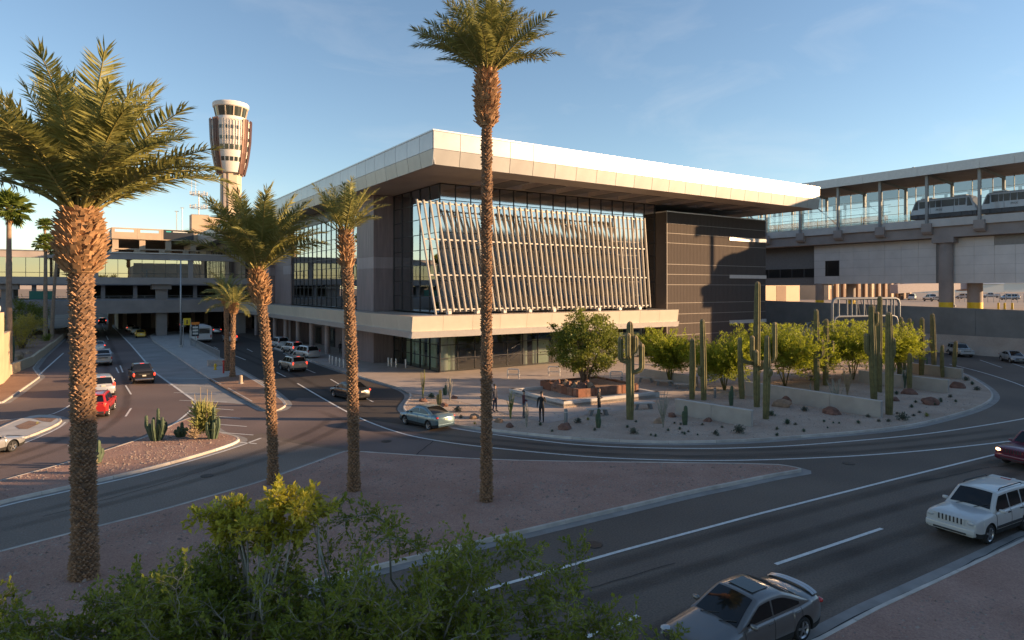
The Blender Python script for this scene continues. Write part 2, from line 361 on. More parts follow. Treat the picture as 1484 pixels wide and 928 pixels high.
# --- bus lane concrete, fresh asphalt of the terminal drive
bl = [(4.9, 240), *px([(155, 464.5), (190, 500), (224, 539), (262, 566), (283, 581)]), *px([(366, 587), (340, 572), (302, 551), (260, 522), (213, 490)]), (14, 240)]
struct(sheet('bus_lane', bl, .008, M_BUSLANE))
td = [(20.8, 160), *px([(277, 497.5), (340, 533.5), (389, 562.5), (418, 585), (431, 577), (470, 577), (523, 607), (600, 618), (640, 617), (583, 594), (594, 577), (578, 566), (545, 555), (466, 530)]), (27.3, 100), (27.3, 160)]
struct(sheet('terminal_drive', td, .0085, M_ASPH2))
# --- painted lines
W = .16
ribbon(chaikin(px([(431, 556), (480, 585), (523, 608), (583, 630), (640, 640.5), (697, 648), (820, 660), (900, 665.5), (1018, 668.5), (1136, 666.5), (1293, 658.5), (1451, 642), (1600, 622)]), 2), W)
ribbon(chaikin(px([(653, 620.5), (713, 630), (820, 644), (900, 649), (1018, 651), (1100, 649), (1175, 645), (1333, 631), (1417, 618.5), (1484, 607.5), (1560, 592)]), 2), W)
ribbon(chaikin(px([(1376, 528), (1417, 538), (1453, 549), (1484, 560), (1540, 585)]), 2), W)
ribbon(px([(560, 890), (698, 857), (900, 799), (1097, 746), (1293, 696), (1443, 659)]), W)
for a, b in (((1124, 818.5), (1278, 766.5)), ((845, 926), (925, 893)), ((1400, 722), (1470, 694))): ribbon(px([a, b]), W)
ribbon(px([(155, 464.5), (190, 500.5), (224, 540), (262, 567), (283, 582)]), .22)
ribbon(chaikin(px([(283, 582), (280, 592), (262, 608), (241, 622), (207, 636), (172, 647), (100, 671), (0, 698), (-100, 727)]), 2), .16)
ribbon(chaikin(px([(378, 635.5), (353, 645), (310, 659), (207, 688), (100, 712), (0, 734.5), (-120, 768)]), 1), .16)
ribbon(chaikin(px([(376, 703.5), (303, 725), (224, 748.5), (145, 768.5), (0, 806.5)]), 1), .14)
ribbon(px([(92, 512), (66, 535), (40, 560)]), .18)
ribbon(chaikin(px([(0, 610), (30, 607), (70, 603), (92, 594), (105, 585)]), 1), .12)
ribbon(chaikin(px([(95, 612), (84, 622), (40, 641), (0, 656)]), 1), .12)
for i in range(9):   # gore hatching beside the bus lane
    v = 548+i*10.5+i*i*.12; a = 236+i*8.0; b = 300+i*9.6
    if v > 585: a = 296+(v-585)*.6
    ribbon(px([(a, v), (min(b, 372), v+1.5+i*.3)]), .13)
for a, b in (((182, 559), (190, 572)), ((190, 592), (182, 604)), ((174, 530), (178, 540)), ((168, 533), (172, 541)), ((158, 505), (162, 513)), ((154, 487), (157, 493)), ((150, 476), (152, 480)), ((148, 470), (149, 473)), ((135, 628), (141, 630)), ((99, 647), (108, 641)), ((128, 637), (140, 630))):
    ribbon(px([a, b]), .14)
for a, b in (((341, 516), (356, 522)), ((358, 506), (366, 510)), ((383, 515), (392, 519)), ((401, 540), (414, 546.5)), ((444, 535.5), (457, 541)), ((440, 521), (452, 525.5)), ((479, 550), (492, 557.5)), ((527, 576), (541, 583)), ((310, 503), (316, 506)), ((410, 512), (420, 516))):
    ribbon(px([a, b]), .13)
for pts in ([(1420, 522), (1452, 533)], [(1467, 527), (1500, 538)]): ribbon(px(pts), .13)
# tyre-darkened wheel paths and tar-sealed cracks
def trackmat():
    m = bpy.data.materials.new('tyre_darkening'); m.use_nodes = True; nt = m.node_tree; nt.nodes.clear(); L = nt.links.new
    out = nt.nodes.new('ShaderNodeOutputMaterial'); mix = nt.nodes.new('ShaderNodeMixShader'); tr = nt.nodes.new('ShaderNodeBsdfTransparent'); df = nt.nodes.new('ShaderNodeBsdfDiffuse'); df.inputs[0].default_value = (.022, .021, .02, 1)
    at_ = nt.nodes.new('ShaderNodeAttribute'); at_.attribute_name = 'soft'; t = nt.nodes.new('ShaderNodeTexCoord'); n = nt.nodes.new('ShaderNodeTexNoise'); n.inputs['Scale'].default_value = .5; n.inputs['Detail'].default_value = 6
    mu = nt.nodes.new('ShaderNodeMath'); mu.operation = 'MULTIPLY'; mu2 = nt.nodes.new('ShaderNodeMath'); mu2.operation = 'MULTIPLY'; mu2.inputs[1].default_value = .34
    L(t.outputs['Object'], n.inputs[0]); L(n.outputs[0], mu.inputs[0]); L(at_.outputs['Fac'], mu.inputs[1]); L(mu.outputs[0], mu2.inputs[0]); L(mu2.outputs[0], mix.inputs[0]); L(tr.outputs[0], mix.inputs[1]); L(df.outputs[0], mix.inputs[2]); L(mix.outputs[0], out.inputs[0])
    return m
M_TRACK = trackmat()
def track(pts, w=.9, z=.0135, name='tyre_path'):
    pts = resample(pts, 1.2); cols = [offset(pts, w*(f-.5), False) for f in (0, .3, .7, 1)]; mb = MB(); n = len(pts)
    for c in cols: mb.v += [(p[0], p[1], z) for p in c]
    for k in range(3):
        for i in range(n-1): mb.f.append((k*n+i, k*n+i+1, (k+1)*n+i+1, (k+1)*n+i)); mb.m.append(0)
    me = mb.mesh(name, M_TRACK); a = me.attributes.new('soft', 'FLOAT', 'POINT'); e = [0, 1, 1, 0]
    for k in range(4):
        for i in range(n): a.data[k*n+i].value = e[k]*min(1, i/3, (n-1-i)/3)
    return obj(name, me, road)
near = [G(640, 905), G(900, 835), G(1097, 776), G(1293, 722), G(1440, 682), G(1560, 650)]
for o_ in (-.85, .85): track(offset(near, o_, False))
near2 = [G(860, 985), G(1010, 905), G(1160, 838), G(1330, 780), G(1484, 728), G(1600, 690)]
for o_ in (-.85, .85): track(offset(near2, o_-.4, False))
rng = chaikin(px([(470, 592), (560, 628), (640, 649-14), (697, 640), (820, 652), (960, 658), (1100, 658), (1293, 648), (1484, 624)]), 2)
for o_ in (-.7, .7): track(offset(rng, o_, False), .8)
lft = chaikin(px([(-60, 690), (60, 655), (140, 622), (170, 590), (170, 560), (165, 530), (150, 490), (140, 470)]), 2)
for o_ in (-.75, .75): track(offset(lft, o_, False), .8)
lf2 = chaikin(px([(-60, 740), (80, 700), (207, 662), (300, 650), (400, 630), (470, 600), (440, 566)]), 2)
low = chaikin(px([(-60, 775), (100, 738), (250, 700), (400, 655), (480, 620), (500, 600)]), 2)
for o_ in (-.75, .75): track(offset(low, o_, False), .8)
drv = chaikin(px([(330, 505), (400, 535), (470, 572), (540, 600)]), 2)
for o_ in (-.7, .7): track(offset(drv, o_, False), .7)
def tar(pts, w=.05):
    pts = [(p[0]+random.gauss(0, .06), p[1]+random.gauss(0, .06)) for p in resample(px(pts), .5)]; ribbon(pts, w, .0205, 'tar_seam', M_DARK)
tar([(575, 684), (628, 640)], .06); tar([(700, 900), (980, 815)], .03); tar([(820, 655), (1000, 661), (1200, 655)], .04); tar([(60, 750), (200, 712), (330, 672)], .04); tar([(1330, 700), (1420, 680), (1484, 672)], .04)
def cover(u, v, r_, name='manhole_cover'):
    x, y = G(u, v); m_ = MB().lathe([(r_, .010), (r_, .022), (r_*.9, .024)], 20); o = m_.build(name, mat('cast_iron', (.05, .045, .04), .6, metal=.6, var=.2, scale=12), road); o.location = (x, y, 0)
cover(860, 790, .34); cover(300, 690, .32); cover(1230, 672, .32); cover(560, 640, .32)
# crack between the near gutter and the road
ck = px([(1150, 938), (1175, 927), (1215, 907), (1266, 881), (1320, 857), (1384, 828), (1430, 804), (1484, 777)])
ck = [(p[0]+random.uniform(-.05, .05), p[1]+random.uniform(-.05, .05)) for p in resample(ck, .5)]
ribbon(ck, .035, .020, 'crack', M_DARK)
# ================================================================ terminal building
M_ALU = mat('roof_aluminium_panel', (.46, .445, .43), .36, metal=.3, var=.06, scale=.6, orand=.07); M_ALUL = mat('lower_fascia_panel', (.33, .315, .295), .4, metal=.2, var=.06, scale=.6, orand=.07); M_ALU2 = mat('coping_metal', (.45, .43, .42), .4, metal=.7, var=.05)
M_CREAM = mat('cream_panel', (.48, .43, .35), .45, var=.06, scale=.5, spec=.5, orand=.05); M_LIP = mat('white_lip_metal', (.55, .52, .49), .35, metal=.3, var=.04)
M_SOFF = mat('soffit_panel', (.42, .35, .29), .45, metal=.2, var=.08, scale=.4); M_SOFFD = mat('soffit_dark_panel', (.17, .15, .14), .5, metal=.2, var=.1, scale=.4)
M_STONE = mat('plum_stone', (.20, .15, .145), .55, var=.16, scale=.5, bump=.1, bscale=20, stretch=(6, 6, .5)); M_STONEL = mat('pale_plum_stone', (.29, .235, .23), .55, var=.1, scale=.5, stretch=(6, 6, .5))
M_DWALL = mat('ribbed_brown_metal', (.095, .080, .072), .9, metal=0, spec=.08, var=.12, scale=4, stretch=(6, 6, .15))
M_TRIM = mat('pale_trim_metal', (.30, .265, .23), .6, metal=.0, var=.05, spec=.2); M_MULL = mat('dark_mullion', (.055, .055, .06), .4, metal=.7, var=.05)
M_FIN = mat('sunscreen_fin', (.44, .41, .365), .5, metal=.1, var=.05, scale=2)
M_GLASS = glassmat('curtain_glass', (.34, .40, .40), .42, .012, .35, (.92, .95, .98)); M_GLASSG = glassmat('ground_glass', (.72, .80, .74), .12, .01, .35)
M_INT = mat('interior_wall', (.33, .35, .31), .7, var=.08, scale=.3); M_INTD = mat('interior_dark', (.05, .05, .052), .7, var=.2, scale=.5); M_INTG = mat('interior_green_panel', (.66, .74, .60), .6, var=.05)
M_INTF = mat('interior_floor', (.22, .21, .20), .35, var=.08, scale=.4); M_COL = mat('white_column', (.60, .60, .56), .5, var=.04)
tb = thing('terminal_building', 'long glass and stone airport terminal under a wide overhanging aluminium roof', 'building', (60, 100, 0))
TB = (-60, -100, 0)
def tpart(mb, name, m, parent=None, **k):
    o = mb.build(name, m, parent if parent is not None else tb, **k)
    if parent is None: o.location = TB
    return o
RX0, RX1, RY0, RY1 = 28.0, 92.1, 55.4, 229.0
# roof deck (with open slots over the front overhang)
mb = MB()
zb, zt = 21.42, 24.5
SL0, SL1 = 59.2, 64.6
slots = []
x = 37.0
while x < 87: slots.append((x, x+2.3)); x += 5.2
mb.box(RX0+.5, RY0+.5, zb, RX1-.5, SL0, zt)
mb.box(RX0+.5, SL1, zb, RX1-.5, RY1, zt)
px0 = RX0+.5
for a, b in slots: mb.box(px0, SL0, zb+.02, a, SL1, zt-.02); px0 = b
mb.box(px0, SL0, zb+.02, RX1-.5, SL1, zt-.02)
roof = tpart(mb, 'roof', M_SOFF)
for a, b in slots:      # louvre blades in each slot
    lb = MB()
    for k in range(7):
        y = SL0+.35+k*.75; lb.beam((a, y, 22.0), (b, y, 22.0), .35, .04, up=(0, .5, .9))
    lb.build('roof_louvre', M_ALU, roof)
# dark soffit coffers between slots
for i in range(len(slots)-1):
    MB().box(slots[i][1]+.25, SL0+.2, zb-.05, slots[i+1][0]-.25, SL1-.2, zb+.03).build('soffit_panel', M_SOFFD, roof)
# fascia panels: upper vertical band, lower canted band
def fascia_run(axis, a0, a1, face, sgn, pw, gap=.05):
    n = max(1, round((a1-a0)/pw)); w = (a1-a0)/n
    up = low = None
    for i in range(n):
        a = a0+i*w+gap/2; b = a0+(i+1)*w-gap/2
        if up is None:
            p1 = [(0, 22.86), (0, 24.52), (sgn*.08, 24.52), (sgn*.08, 22.86)]; p2 = [(0, 22.82), (sgn*.22, 21.38), (sgn*.32, 21.38), (sgn*.1, 22.82)]
            if (axis == 'x') != (sgn > 0): p1 = p1[::-1]; p2 = p2[::-1]
            up = MB().extrude(p1, axis, 0, b-a).mesh('fascia_panel', M_ALU); low = MB().extrude(p2, axis, 0, b-a).mesh('fascia_panel', M_ALUL)
        for me in (up, low):
            o = obj('fascia_panel', me, roof); o.location = (a, face, 0) if axis == 'x' else (face, a, 0)
fascia_run('x', RX0+.02, RX1-.02, RY0, 1, 2.9); fascia_run('y', RY0+.1, RY1, RX0, 1, 2.9); fascia_run('y', RY0+.1, 120, RX1, -1, 2.9)
cp = MB(); cp.box(RX0-.06, RY0-.06, 24.52, RX1+.06, RY0+.3, 24.66); cp.box(RX0-.06, RY0+.3, 24.52, RX0+.3, RY1, 24.66); cp.box(RX1-.3, RY0+.3, 24.52, RX1+.06, RY1, 24.66)
cp.box(RX0+.1, RY0+.1, 22.70, RX1-.1, RY0+.9, 24.5); cp.box(RX0+.1, RY0+.9, 22.70, RX0+.9, RY1, 24.5); cp.box(RX1-.9, RY0+.9, 22.70, RX1-.1, RY1, 24.5)
cp.build('coping', M_ALU2, roof)
# ---- curtain wall builder: mullion grid plus one pane object per opening
def curtain(axis, face, a0, a1, levels, ncol, gm, name='curtain_wall', parent=None, mw=.07, md=.16, inward=1, pt=.02):
    fr = MB(); w = (a1-a0)/ncol
    def bx(A, B, z0, z1, d0, d1):
        if axis == 'x': fr.box(A, face+min(d0, d1), z0, B, face+max(d0, d1), z1)
        else: fr.box(face+min(d0, d1), A, z0, face+max(d0, d1), B, z1)
    for i in range(ncol+1): bx(a0+i*w-mw/2, a0+i*w+mw/2, levels[0], levels[-1], -.06*inward, md*inward)
    for z in levels: bx(a0-mw/2, a1+mw/2, z-mw/2, z+mw/2, -.045*inward, (md-.02)*inward)
    f = tpart(fr, name, M_MULL, parent)
    for j in range(len(levels)-1):
        z0, z1 = levels[j]+mw/2-.01, levels[j+1]-mw/2+.01; me = None
        for i in range(ncol):
            A = a0+i*w+mw/2-.01
            if me is None:
                q = w-mw+.02
                me = (MB().quad((0, 0, 0), (q, 0, 0), (q, 0, z1-z0), (0, 0, z1-z0)) if axis == 'x' else MB().quad((0, q, 0), (0, 0, 0), (0, 0, z1-z0), (0, q, z1-z0))).mesh('glass_pane', gm)
            o = obj('glass_pane', me, f)
            o.location = (A, face+.03*inward, z0) if axis == 'x' else (face+.03*inward, A, z0)
            o.rotation_euler = (random.uniform(-.0015, .0015), 0, random.uniform(-.0015, .0015)) if axis == 'x' else (0, random.uniform(-.0015, .0015), random.uniform(-.0015, .0015))
    return f
def lv(a, b, n): return [a+(b-a)*i/n for i in range(n+1)]
curtain('x', 65.2, 33.8, 67.6, lv(6.85, 21.35, 8), 17, glassmat('screened_glass', (.42, .47, .46), .46, .06, .35, (.95, .96, .98)))
curtain('y', 33.8, 65.3, 78.0, lv(6.85, 21.35, 8), 5, M_GLASS)
curtain('x', 65.2, 33.8, 67.6, [0.3, 1.7, 3.2, 4.7], 15, M_GLASSG, 'ground_floor_glazing')
curtain('y', 33.8, 65.3, 78.0, [0.2, 1.7, 3.2, 4.7], 5, M_GLASSG, 'ground_floor_glazing')
curtain('y', 31.4, 84.0, 116.4, lv(6.85, 19.6, 9), 14, M_GLASS)
curtain('y', 31.6, 140, 222, lv(6.85, 19.6, 5), 20, M_GLASS)
# ---- stone piers
def stone(x0, y0, x1, y1, zs, ms, name='stone_pier'):
    root = None
    for k in range(len(zs)-1):
        b = MB().box(x0, y0, zs[k]+(.01 if k else 0), x1, y1, zs[k+1]-.01)
        if root is None: root = tpart(b, name, ms[k])
        else: b.build('stone_course', ms[k], root)
ZS = [0, 4.55, 6.7, 12.1, 13.6, 21.40]; MSS = [M_STONE, M_STONE, M_STONE, M_STONEL, M_STONE]
stone(31.1, 78.1, 34.6, 84.0, ZS, MSS); stone(31.12, 116.5, 36, 121.5, ZS, MSS); stone(31.14, 132, 36, 140, ZS, MSS); stone(32.2, 121.52, 36, 131.98, [4.6, 13, 21.4], [M_STONE, M_STONE]); stone(31.2, 222, 36, 228.9, ZS, MSS)
tpart(MB().box(31.3, 84.02, 19.66, 36, 116.48, 21.4), 'header_band', M_MULL); tpart(MB().box(31.5, 140.02, 19.66, 36, 221.98, 21.4), 'header_band', M_MULL)
# ---- dark ribbed wall: courses with pale trims
WY, WX0, WX1, WZ = 63.0, 67.7, 89.9, 20.2
cuts = [0, 3.05, 4.65, 6.0, 7.55, 10.1, 11.55, 12.95, 15.9, 17.25, 18.6, WZ]
dw = tpart(MB().box(WX0+.06, WY+.25, 0.01, WX1-.06, 110, WZ-.05), 'dark_wall', M_DWALL)
for k in range(len(cuts)-1):
    z0, z1 = cuts[k]+.045, cuts[k+1]-.045
    rb = MB()
    n = 74; w = (WX1-WX0-.1)/n
    for i in range(n):      # vertical ribs
        a = WX0+.05+i*w; rb.box(a+.02, WY, z0, a+w-.02, WY+.12, z1)
    rb.box(WX0+.05, WY+.05, z0, WX1-.05, WY+.26, z1)
    rb.build('ribbed_panel', M_DWALL, dw)
    MB().box(WX0+.002, WY+.02, z0, WX0+.07, 65.1, z1).build('ribbed_panel', M_DWALL, dw)
    if k: MB().box(WX0+.01, WY+.04, cuts[k]-.04, WX1-.02, WY+.27, cuts[k]+.04).build('trim_strip', M_TRIM, dw)
for z in (17.0, 11.35, 4.55):
    MB().box(81.0, WY-.10, z-.26, WX1-.01, WY-.012, z+.26).build('pale_band', M_LIP, dw)
MB().box(WX0-.06, WY-.06, WZ-.05, WX1+.04, 110, WZ+.1).build('coping', M_LIP, dw)
MB().box(WX0-.05, WY-.05, .02, WX0+.05, WY+.05, WZ-.06).build('corner_trim', M_TRIM, dw)
# ---- first-floor canopy: fascia panels, lip, deck
cb = MB(); cb.box(27.75, 59.25, 5.2, 65.4, 65.1, 6.66); cb.box(27.75, 65.1, 5.2, 33.7, 78, 6.65); cb.box(27.76, 78, 5.2, 31.05, 146, 6.64)
can = tpart(cb, 'canopy', M_SOFF)
def canopy_run(axis, a0, a1, face, pw, m, lipm, sgn=1):
    n = max(1, round((a1-a0)/pw)); w = (a1-a0)/n; me = None
    for i in range(n):
        if me is None:
            p1 = [(0, 6.8), (sgn*.22, 5.28), (sgn*.32, 5.28), (sgn*.12, 6.8)]
            if (axis == 'x') == (sgn > 0): p1 = p1[::-1]
            me = MB().extrude(p1, axis, 0, w-.02).mesh('fascia_panel', m)
        o = obj('fascia_panel', me, can); o.location = (a0+i*w+.01, face, 0) if axis == 'x' else (face, a0+i*w+.01, 0)
    p2 = [(-sgn*.03, 5.26), (sgn*.16, 4.62), (sgn*.9, 4.62), (sgn*.9, 4.7), (sgn*.3, 5.26)]
    if (axis == 'x') == (sgn > 0): p2 = p2[::-1]
    lp = MB().extrude(p2, axis, a0-.05, a1+.05).build('canopy_lip', lipm, can)
    lp.location = (0, face, 0) if axis == 'x' else (face, 0, 0)
canopy_run('x', 27.55, 65.65, 59.0, 3.45, M_CREAM, M_LIP); canopy_run('y', 59.2, 146, 27.5, 3.6, M_CREAM, M_LIP); canopy_run('y', 59.2, 64.9, 65.7, 3.0, M_CREAM, M_LIP, -1)
sf = MB(); sf.box(28.3, 59.8, 4.72, 64.9, 65.15, 5.19); sf.box(28.31, 65.15, 4.72, 33.7, 78.0, 5.19); sf.box(28.32, 78.0, 4.72, 31.05, 146, 5.19); sf.build('canopy_soffit', M_SOFF, can)
# ---- slanted sun screen
ss = MB(); NF = 44
def scr(t, s):   # t along 0..1, s up 0..1
    return Vector((32.6+32.9*t-3.1*s, 64.1-2.0*s, 7.25+11.4*s))
screen = tpart(MB().beam(scr(0, 0), scr(1, 0), .14, .14).beam(scr(0, .333), scr(1, .333), .14, .14).beam(scr(0, .667), scr(1, .667), .14, .14).beam(scr(0, 1), scr(1, 1), .16, .16), 'sun_screen', M_FIN)
for i in range(NF):
    t = i/(NF-1); p = scr(t, -.02 if i else -.045); q = scr(t, 1.02)
    MB().beam(p+Vector((0, -.05, 0)), q+Vector((0, -.05, 0)), .14, .30, up=(0, 1, .17)).build('screen_fin', M_FIN, screen)
for i in range(9):
    t = (i+.5)/9
    for s in (0., .333, .667):
        p = scr(t, s); MB().beam(p, (p.x+.2, 65.2, p.z+.3), .07, .07).build('screen_bracket', M_FIN, screen)
    p = scr(t, 0); MB().box(p.x-.2, p.y-.1, 6.72, p.x+.2, p.y+.5, 7.12).build('screen_light', M_LIP, screen)
# ---- interior seen through the glass
it = MB(); it.box(34.4, 65.9, 6.0, 89, 100, 6.6); it.box(34.4, 70, 12.9, 89, 100, 13.4); it.box(32, 84.2, 6.0, 36, 228, 6.6); it.box(33.2, 84.2, 12.9, 45, 228, 13.4)
inter = tpart(it, 'interior_floor', M_INTF)
MB().box(34.6, 82, .02, 67.4, 82.4, 21.3).build('interior_back_wall', M_INT, inter)
MB().box(45, 82.5, .02, 45.4, 228, 21.3).build('interior_back_wall', M_INTD, inter)
MB().box(34.4, 65.4, .0, 67.5, 100, .16).build('interior_ground_floor', M_INTF, inter)
for i in range(7): MB().lathe([(.42, 0), (.42, 6.0)], 16, (36.2+i*5.1, 66.9, .16)).build('interior_column', M_COL, inter, smooth=40.)
for i in range(7): MB().lathe([(.4, 0), (.4, 14.6)], 16, (36.2+i*5.1, 69.5, 6.65)).build('interior_column', M_COL, inter, smooth=40.)
for i in range(9): MB().lathe([(.4, 0), (.4, 14.6)], 12, (34.6, 87+i*5.1, 6.65)).build('interior_column', M_COL, inter, smooth=40.)
# stair flight inside, pale green lift and shop panels, seating
st = MB(); st.beam((45, 69.5, .4), (55, 69.5, 6.2), 1.6, .5); st.beam((45, 68.6, 1.4), (55, 68.6, 7.2), .06, .06); st.build('interior_stair', M_INTD, inter)
for (a, b, z) in ((47.5, 50, 3.2), (52.3, 56.2, 4.6), (57, 58.4, 4.6), (35.0, 35.8, 4.6), (60.5, 66, 3.5)):
    MB().box(a, 66.5, .2, b, 66.7, z).build('interior_green_panel', M_INTG, inter)
for y in (69, 72.4, 75): MB().box(35.2, y, .2, 35.4, y+2.2, 3.9).build('interior_green_panel', M_INTG, inter)
MB().box(34.5, 68.5, 13.4, 67, 68.6, 14.4).build('interior_balustrade', M_INTG, inter)
for i in range(12):
    a = 36+random.random()*28; MB().box(a, 73+random.random()*6, .2, a+1.2+random.random()*2, 79.4, 1.0+random.random()*1.6).build('interior_counter', random.choice([M_INT, M_INTD, M_TRIM]), inter)
for i in range(10):
    a = 36+random.random()*26; MB().box(a, 72+random.random()*6, 6.62, a+1+random.random()*3, 79.6, 7.6+random.random()*1.8).build('interior_counter', random.choice([M_INT, M_INTD, M_INTG]), inter)
# ---- recessed ground floor along the drive: stone wall, door bays, columns
rw = MB(); rw.box(34.2, 84.02, 0.01, 34.9, 228, 4.7); rec = tpart(rw, 'recessed_wall', M_STONE)
for i, y in enumerate((88, 95, 102, 109, 118, 127, 136, 146, 158)):
    MB().box(34.10, y, .2, 34.19, y+3.2, 3.2).build('door_frame', M_MULL, rec)
    for k in range(2): MB().box(34.06, y+.15+k*1.5, .3, 34.095, y+1.5+k*1.5, 3.0).build('door_glass', M_GLASSG, rec)
    if i in (0, 2, 5): MB().box(34.02, y+3.6, .2, 34.18, y+4.5, 3.4).build('door_panel', M_COL, rec)
for y in (86, 93.5, 101, 108.5, 116, 123.5, 131, 138.5):
    MB().lathe([(.4, .14), (.4, 4.72)], 16, (30.2, y, 0)).build('entrance_column', M_STONEL, rec, smooth=40.)
tpart(MB().lathe([(.5, .14), (.5, 4.71)], 20, (34.75, 66.1, 0)), 'corner_column', M_COL, smooth=40.)
# ================================================================ train guideway, walkway, retaining wall, apron
M_GWC = mat('guideway_concrete', (.27, .235, .22), .8, var=.1, scale=.4, bump=.1); M_GWS = mat('guideway_edge', (.45, .43, .41), .75, var=.08, scale=.4)
M_STEEL = mat('grey_steel', (.19, .195, .20), .45, metal=.4, var=.06); M_WPAN = mat('walkway_panel', (.56, .55, .545), .5, metal=.2, var=.06, scale=.4); M_RPAN = mat('station_roof_panel', (.42, .42, .42), .45, metal=.35, var=.05)
M_SGL = glassmat('station_glass', (.34, .37, .39), .20, .015, .4); M_RGL = glassmat('railing_glass', (.82, .86, .88), .12, .01, .4)
M_RWALL = mat('retaining_concrete', (.21, .20, .19), .85, var=.12, scale=.35, bump=.1); M_YEL = mat('safety_yellow', (.70, .48, .02), .5, var=.06); M_APR = mat('apron_concrete', (.25, .20, .165), .85, var=.1, scale=.08)
XT = 115.0; YE, YB = 34.0, 118.0
gw = thing('train_station', 'elevated grey train station and guideway on concrete brackets at the right', 'train station', (118, 70, 6.3))
GO = (-118, -70, -6.3)
def gpart(mb, name, m, **k):
    o = mb.build(name, m, gw, **k); o.location = GO; return o
gpart(MB().box(XT-.1, YE, 19.5, XT+12.5, YB, 20.4), 'guideway_deck', M_GWS)
gpart(MB().box(XT+.35, YE, 17.75, XT+2.6, YB, 19.5), 'guideway_beam', M_GWC)
gpart(MB().box(XT+8, YE, 17.75, XT+10.2, YB, 19.5), 'guideway_beam', M_GWC)
gpart(MB().box(XT-.05, YE, 20.4, XT+.2, YB, 20.75), 'kerb_edge', M_GWS)
posts = [43.3+7.43*i for i in range(-1, 11)]
for y in posts:
    br = MB(); br.extrude([(XT-.45, 20.1), (XT-.45, 18.75), (XT-.1, 18.35), (XT+1.6, 18.35), (XT+1.6, 20.1)], 'y', y-.75, y+.75); gpart(br, 'bracket', M_GWC)
    gpart(MB().box(XT-.35, y-.2, 20.1, XT+.05, y+.2, 28.2), 'post', M_STEEL)
    gpart(MB().box(XT+8.6, y-.2, 20.4, XT+9.0, y+.2, 27.6), 'post', M_STEEL)
    gpart(MB().beam((XT-.1, y, 28.0), (XT+8.8, y, 27.4), .3, .4), 'frame_beam', M_STEEL)
for y in posts[4:11:2]:
    gpart(MB().beam((XT+.3, y, 20.8), (XT+.3, y+7.4, 27.4), .16, .16), 'brace', M_STEEL)
# roof: fascia panels and soffit
rf = MB().box(XT-1.2, YE, 28.2, XT+13.5, YB, 28.9); rfo = gpart(rf, 'station_roof', M_GWC)
n = 19; w = (YB-YE)/n; me = MB().box(-.1, .012, 0, .0, w-.012, 1.5).mesh('roof_panel', M_RPAN)
for i in range(n):
    o = obj('roof_panel', me, rfo); o.location = (XT-1.21, YE+i*w, 27.85)
MB().box(XT-1.3, 52.1, 27.8, XT-1.2, 52.5, 29.42).build('rain_pipe', M_STEEL, rfo)
# rear glass wall: panes in a grid, pale band below
fr = MB(); cols = 28; cw = (YB-YE)/cols; zs = [20.4, 21.9, 23.4, 24.9, 26.4, 28.1]
for i in range(cols+1): fr.box(XT+12, YE+i*cw-.04, 20.4, XT+12.2, YE+i*cw+.04, 28.2)
for z in zs[1:]: fr.box(XT+12.02, YE, z-.03, XT+12.18, YB, z+.03)
gfr = gpart(fr, 'rear_glazing', M_STEEL)
for j in range(len(zs)-1):
    q = cw-.08; me = MB().quad((0, q, .03), (0, 0, .03), (0, 0, zs[j+1]-zs[j]-.06), (0, q, zs[j+1]-zs[j]-.06)).mesh('glass_pane', M_SGL)
    for i in range(cols):
        o = obj('glass_pane', me, gfr); o.location = (XT+12.1, YE+i*cw+.04, zs[j])
# front railing: glass panels between posts, two rails
rl = MB()
for z in (21.3, 22.6, 23.8): rl.beam((XT+.08, 56.5, z), (XT+.08, YB, z), .06, .06)
railing = gpart(rl, 'railing', M_STEEL)
for i in range(16):
    y = 57+i*3.72; me = MB().box(-.01, 0, 0, .01, 3.66, 3.3).mesh('railing_glass', M_RGL)
    o = obj('railing_glass', me, railing); o.location = (XT+.16, y, 20.45)
for i in range(14):
    y = 52+i*4.3; gpart(MB().box(XT+6.5, y, 20.4, XT+6.56, y+.12, 23.2), 'platform_door_post', M_YEL if i % 2 else M_LIP)
gpart(MB().box(XT+6.9, 54.6, 20.4, XT+6.93, YB, 22.6), 'platform_screen', M_RGL)
# walkway box below: panel grid
WXF = XT+2.2
wk = gpart(MB().box(WXF, YE, 10.45, XT+9.5, 71.6, 17.7), 'walkway', M_STEEL)
pz = [10.4, 11.85, 13.3, 14.75, 16.2, 17.65]
yy = [34.02+2.72*i for i in range(14)]+[71.6]
for j in range(5):
    for i in range(len(yy)-1):
        a, b = yy[i]+.012, yy[i+1]-.012
        if b-a < .4: continue
        if j == 4 and b < 42.4: continue
        if i in (6,) : b -= .0
        if a < 50.2 < b or a < 48.9 < b: b = min(b, 48.7) if a < 48.9 else b; a = max(a, 50.4) if b > 50.4 else a
        if b-a < .2: continue
        if a > 65.5 and 1 <= j <= 2 and b < 71: continue
        MB().box(WXF-.09, a, pz[j]+.012, WXF-.004, b, pz[j+1]-.012).build('cladding_panel', M_WPAN, wk)
wf = MB(); wf.box(WXF-.1, 66.8, 11.87, WXF-.02, 66.95, 14.7); wf.box(WXF-.1, 68.9, 11.87, WXF-.02, 69.0, 14.7); wfo = wf.build('window_frame', M_MULL, wk)
for a, b in ((64.0, 66.8), (66.95, 68.9), (69, 71.5)): MB().quad((WXF-.05, b, 11.9), (WXF-.05, a, 11.9), (WXF-.05, a, 14.7), (WXF-.05, b, 14.7)).build('window_pane', M_SGL, wk)
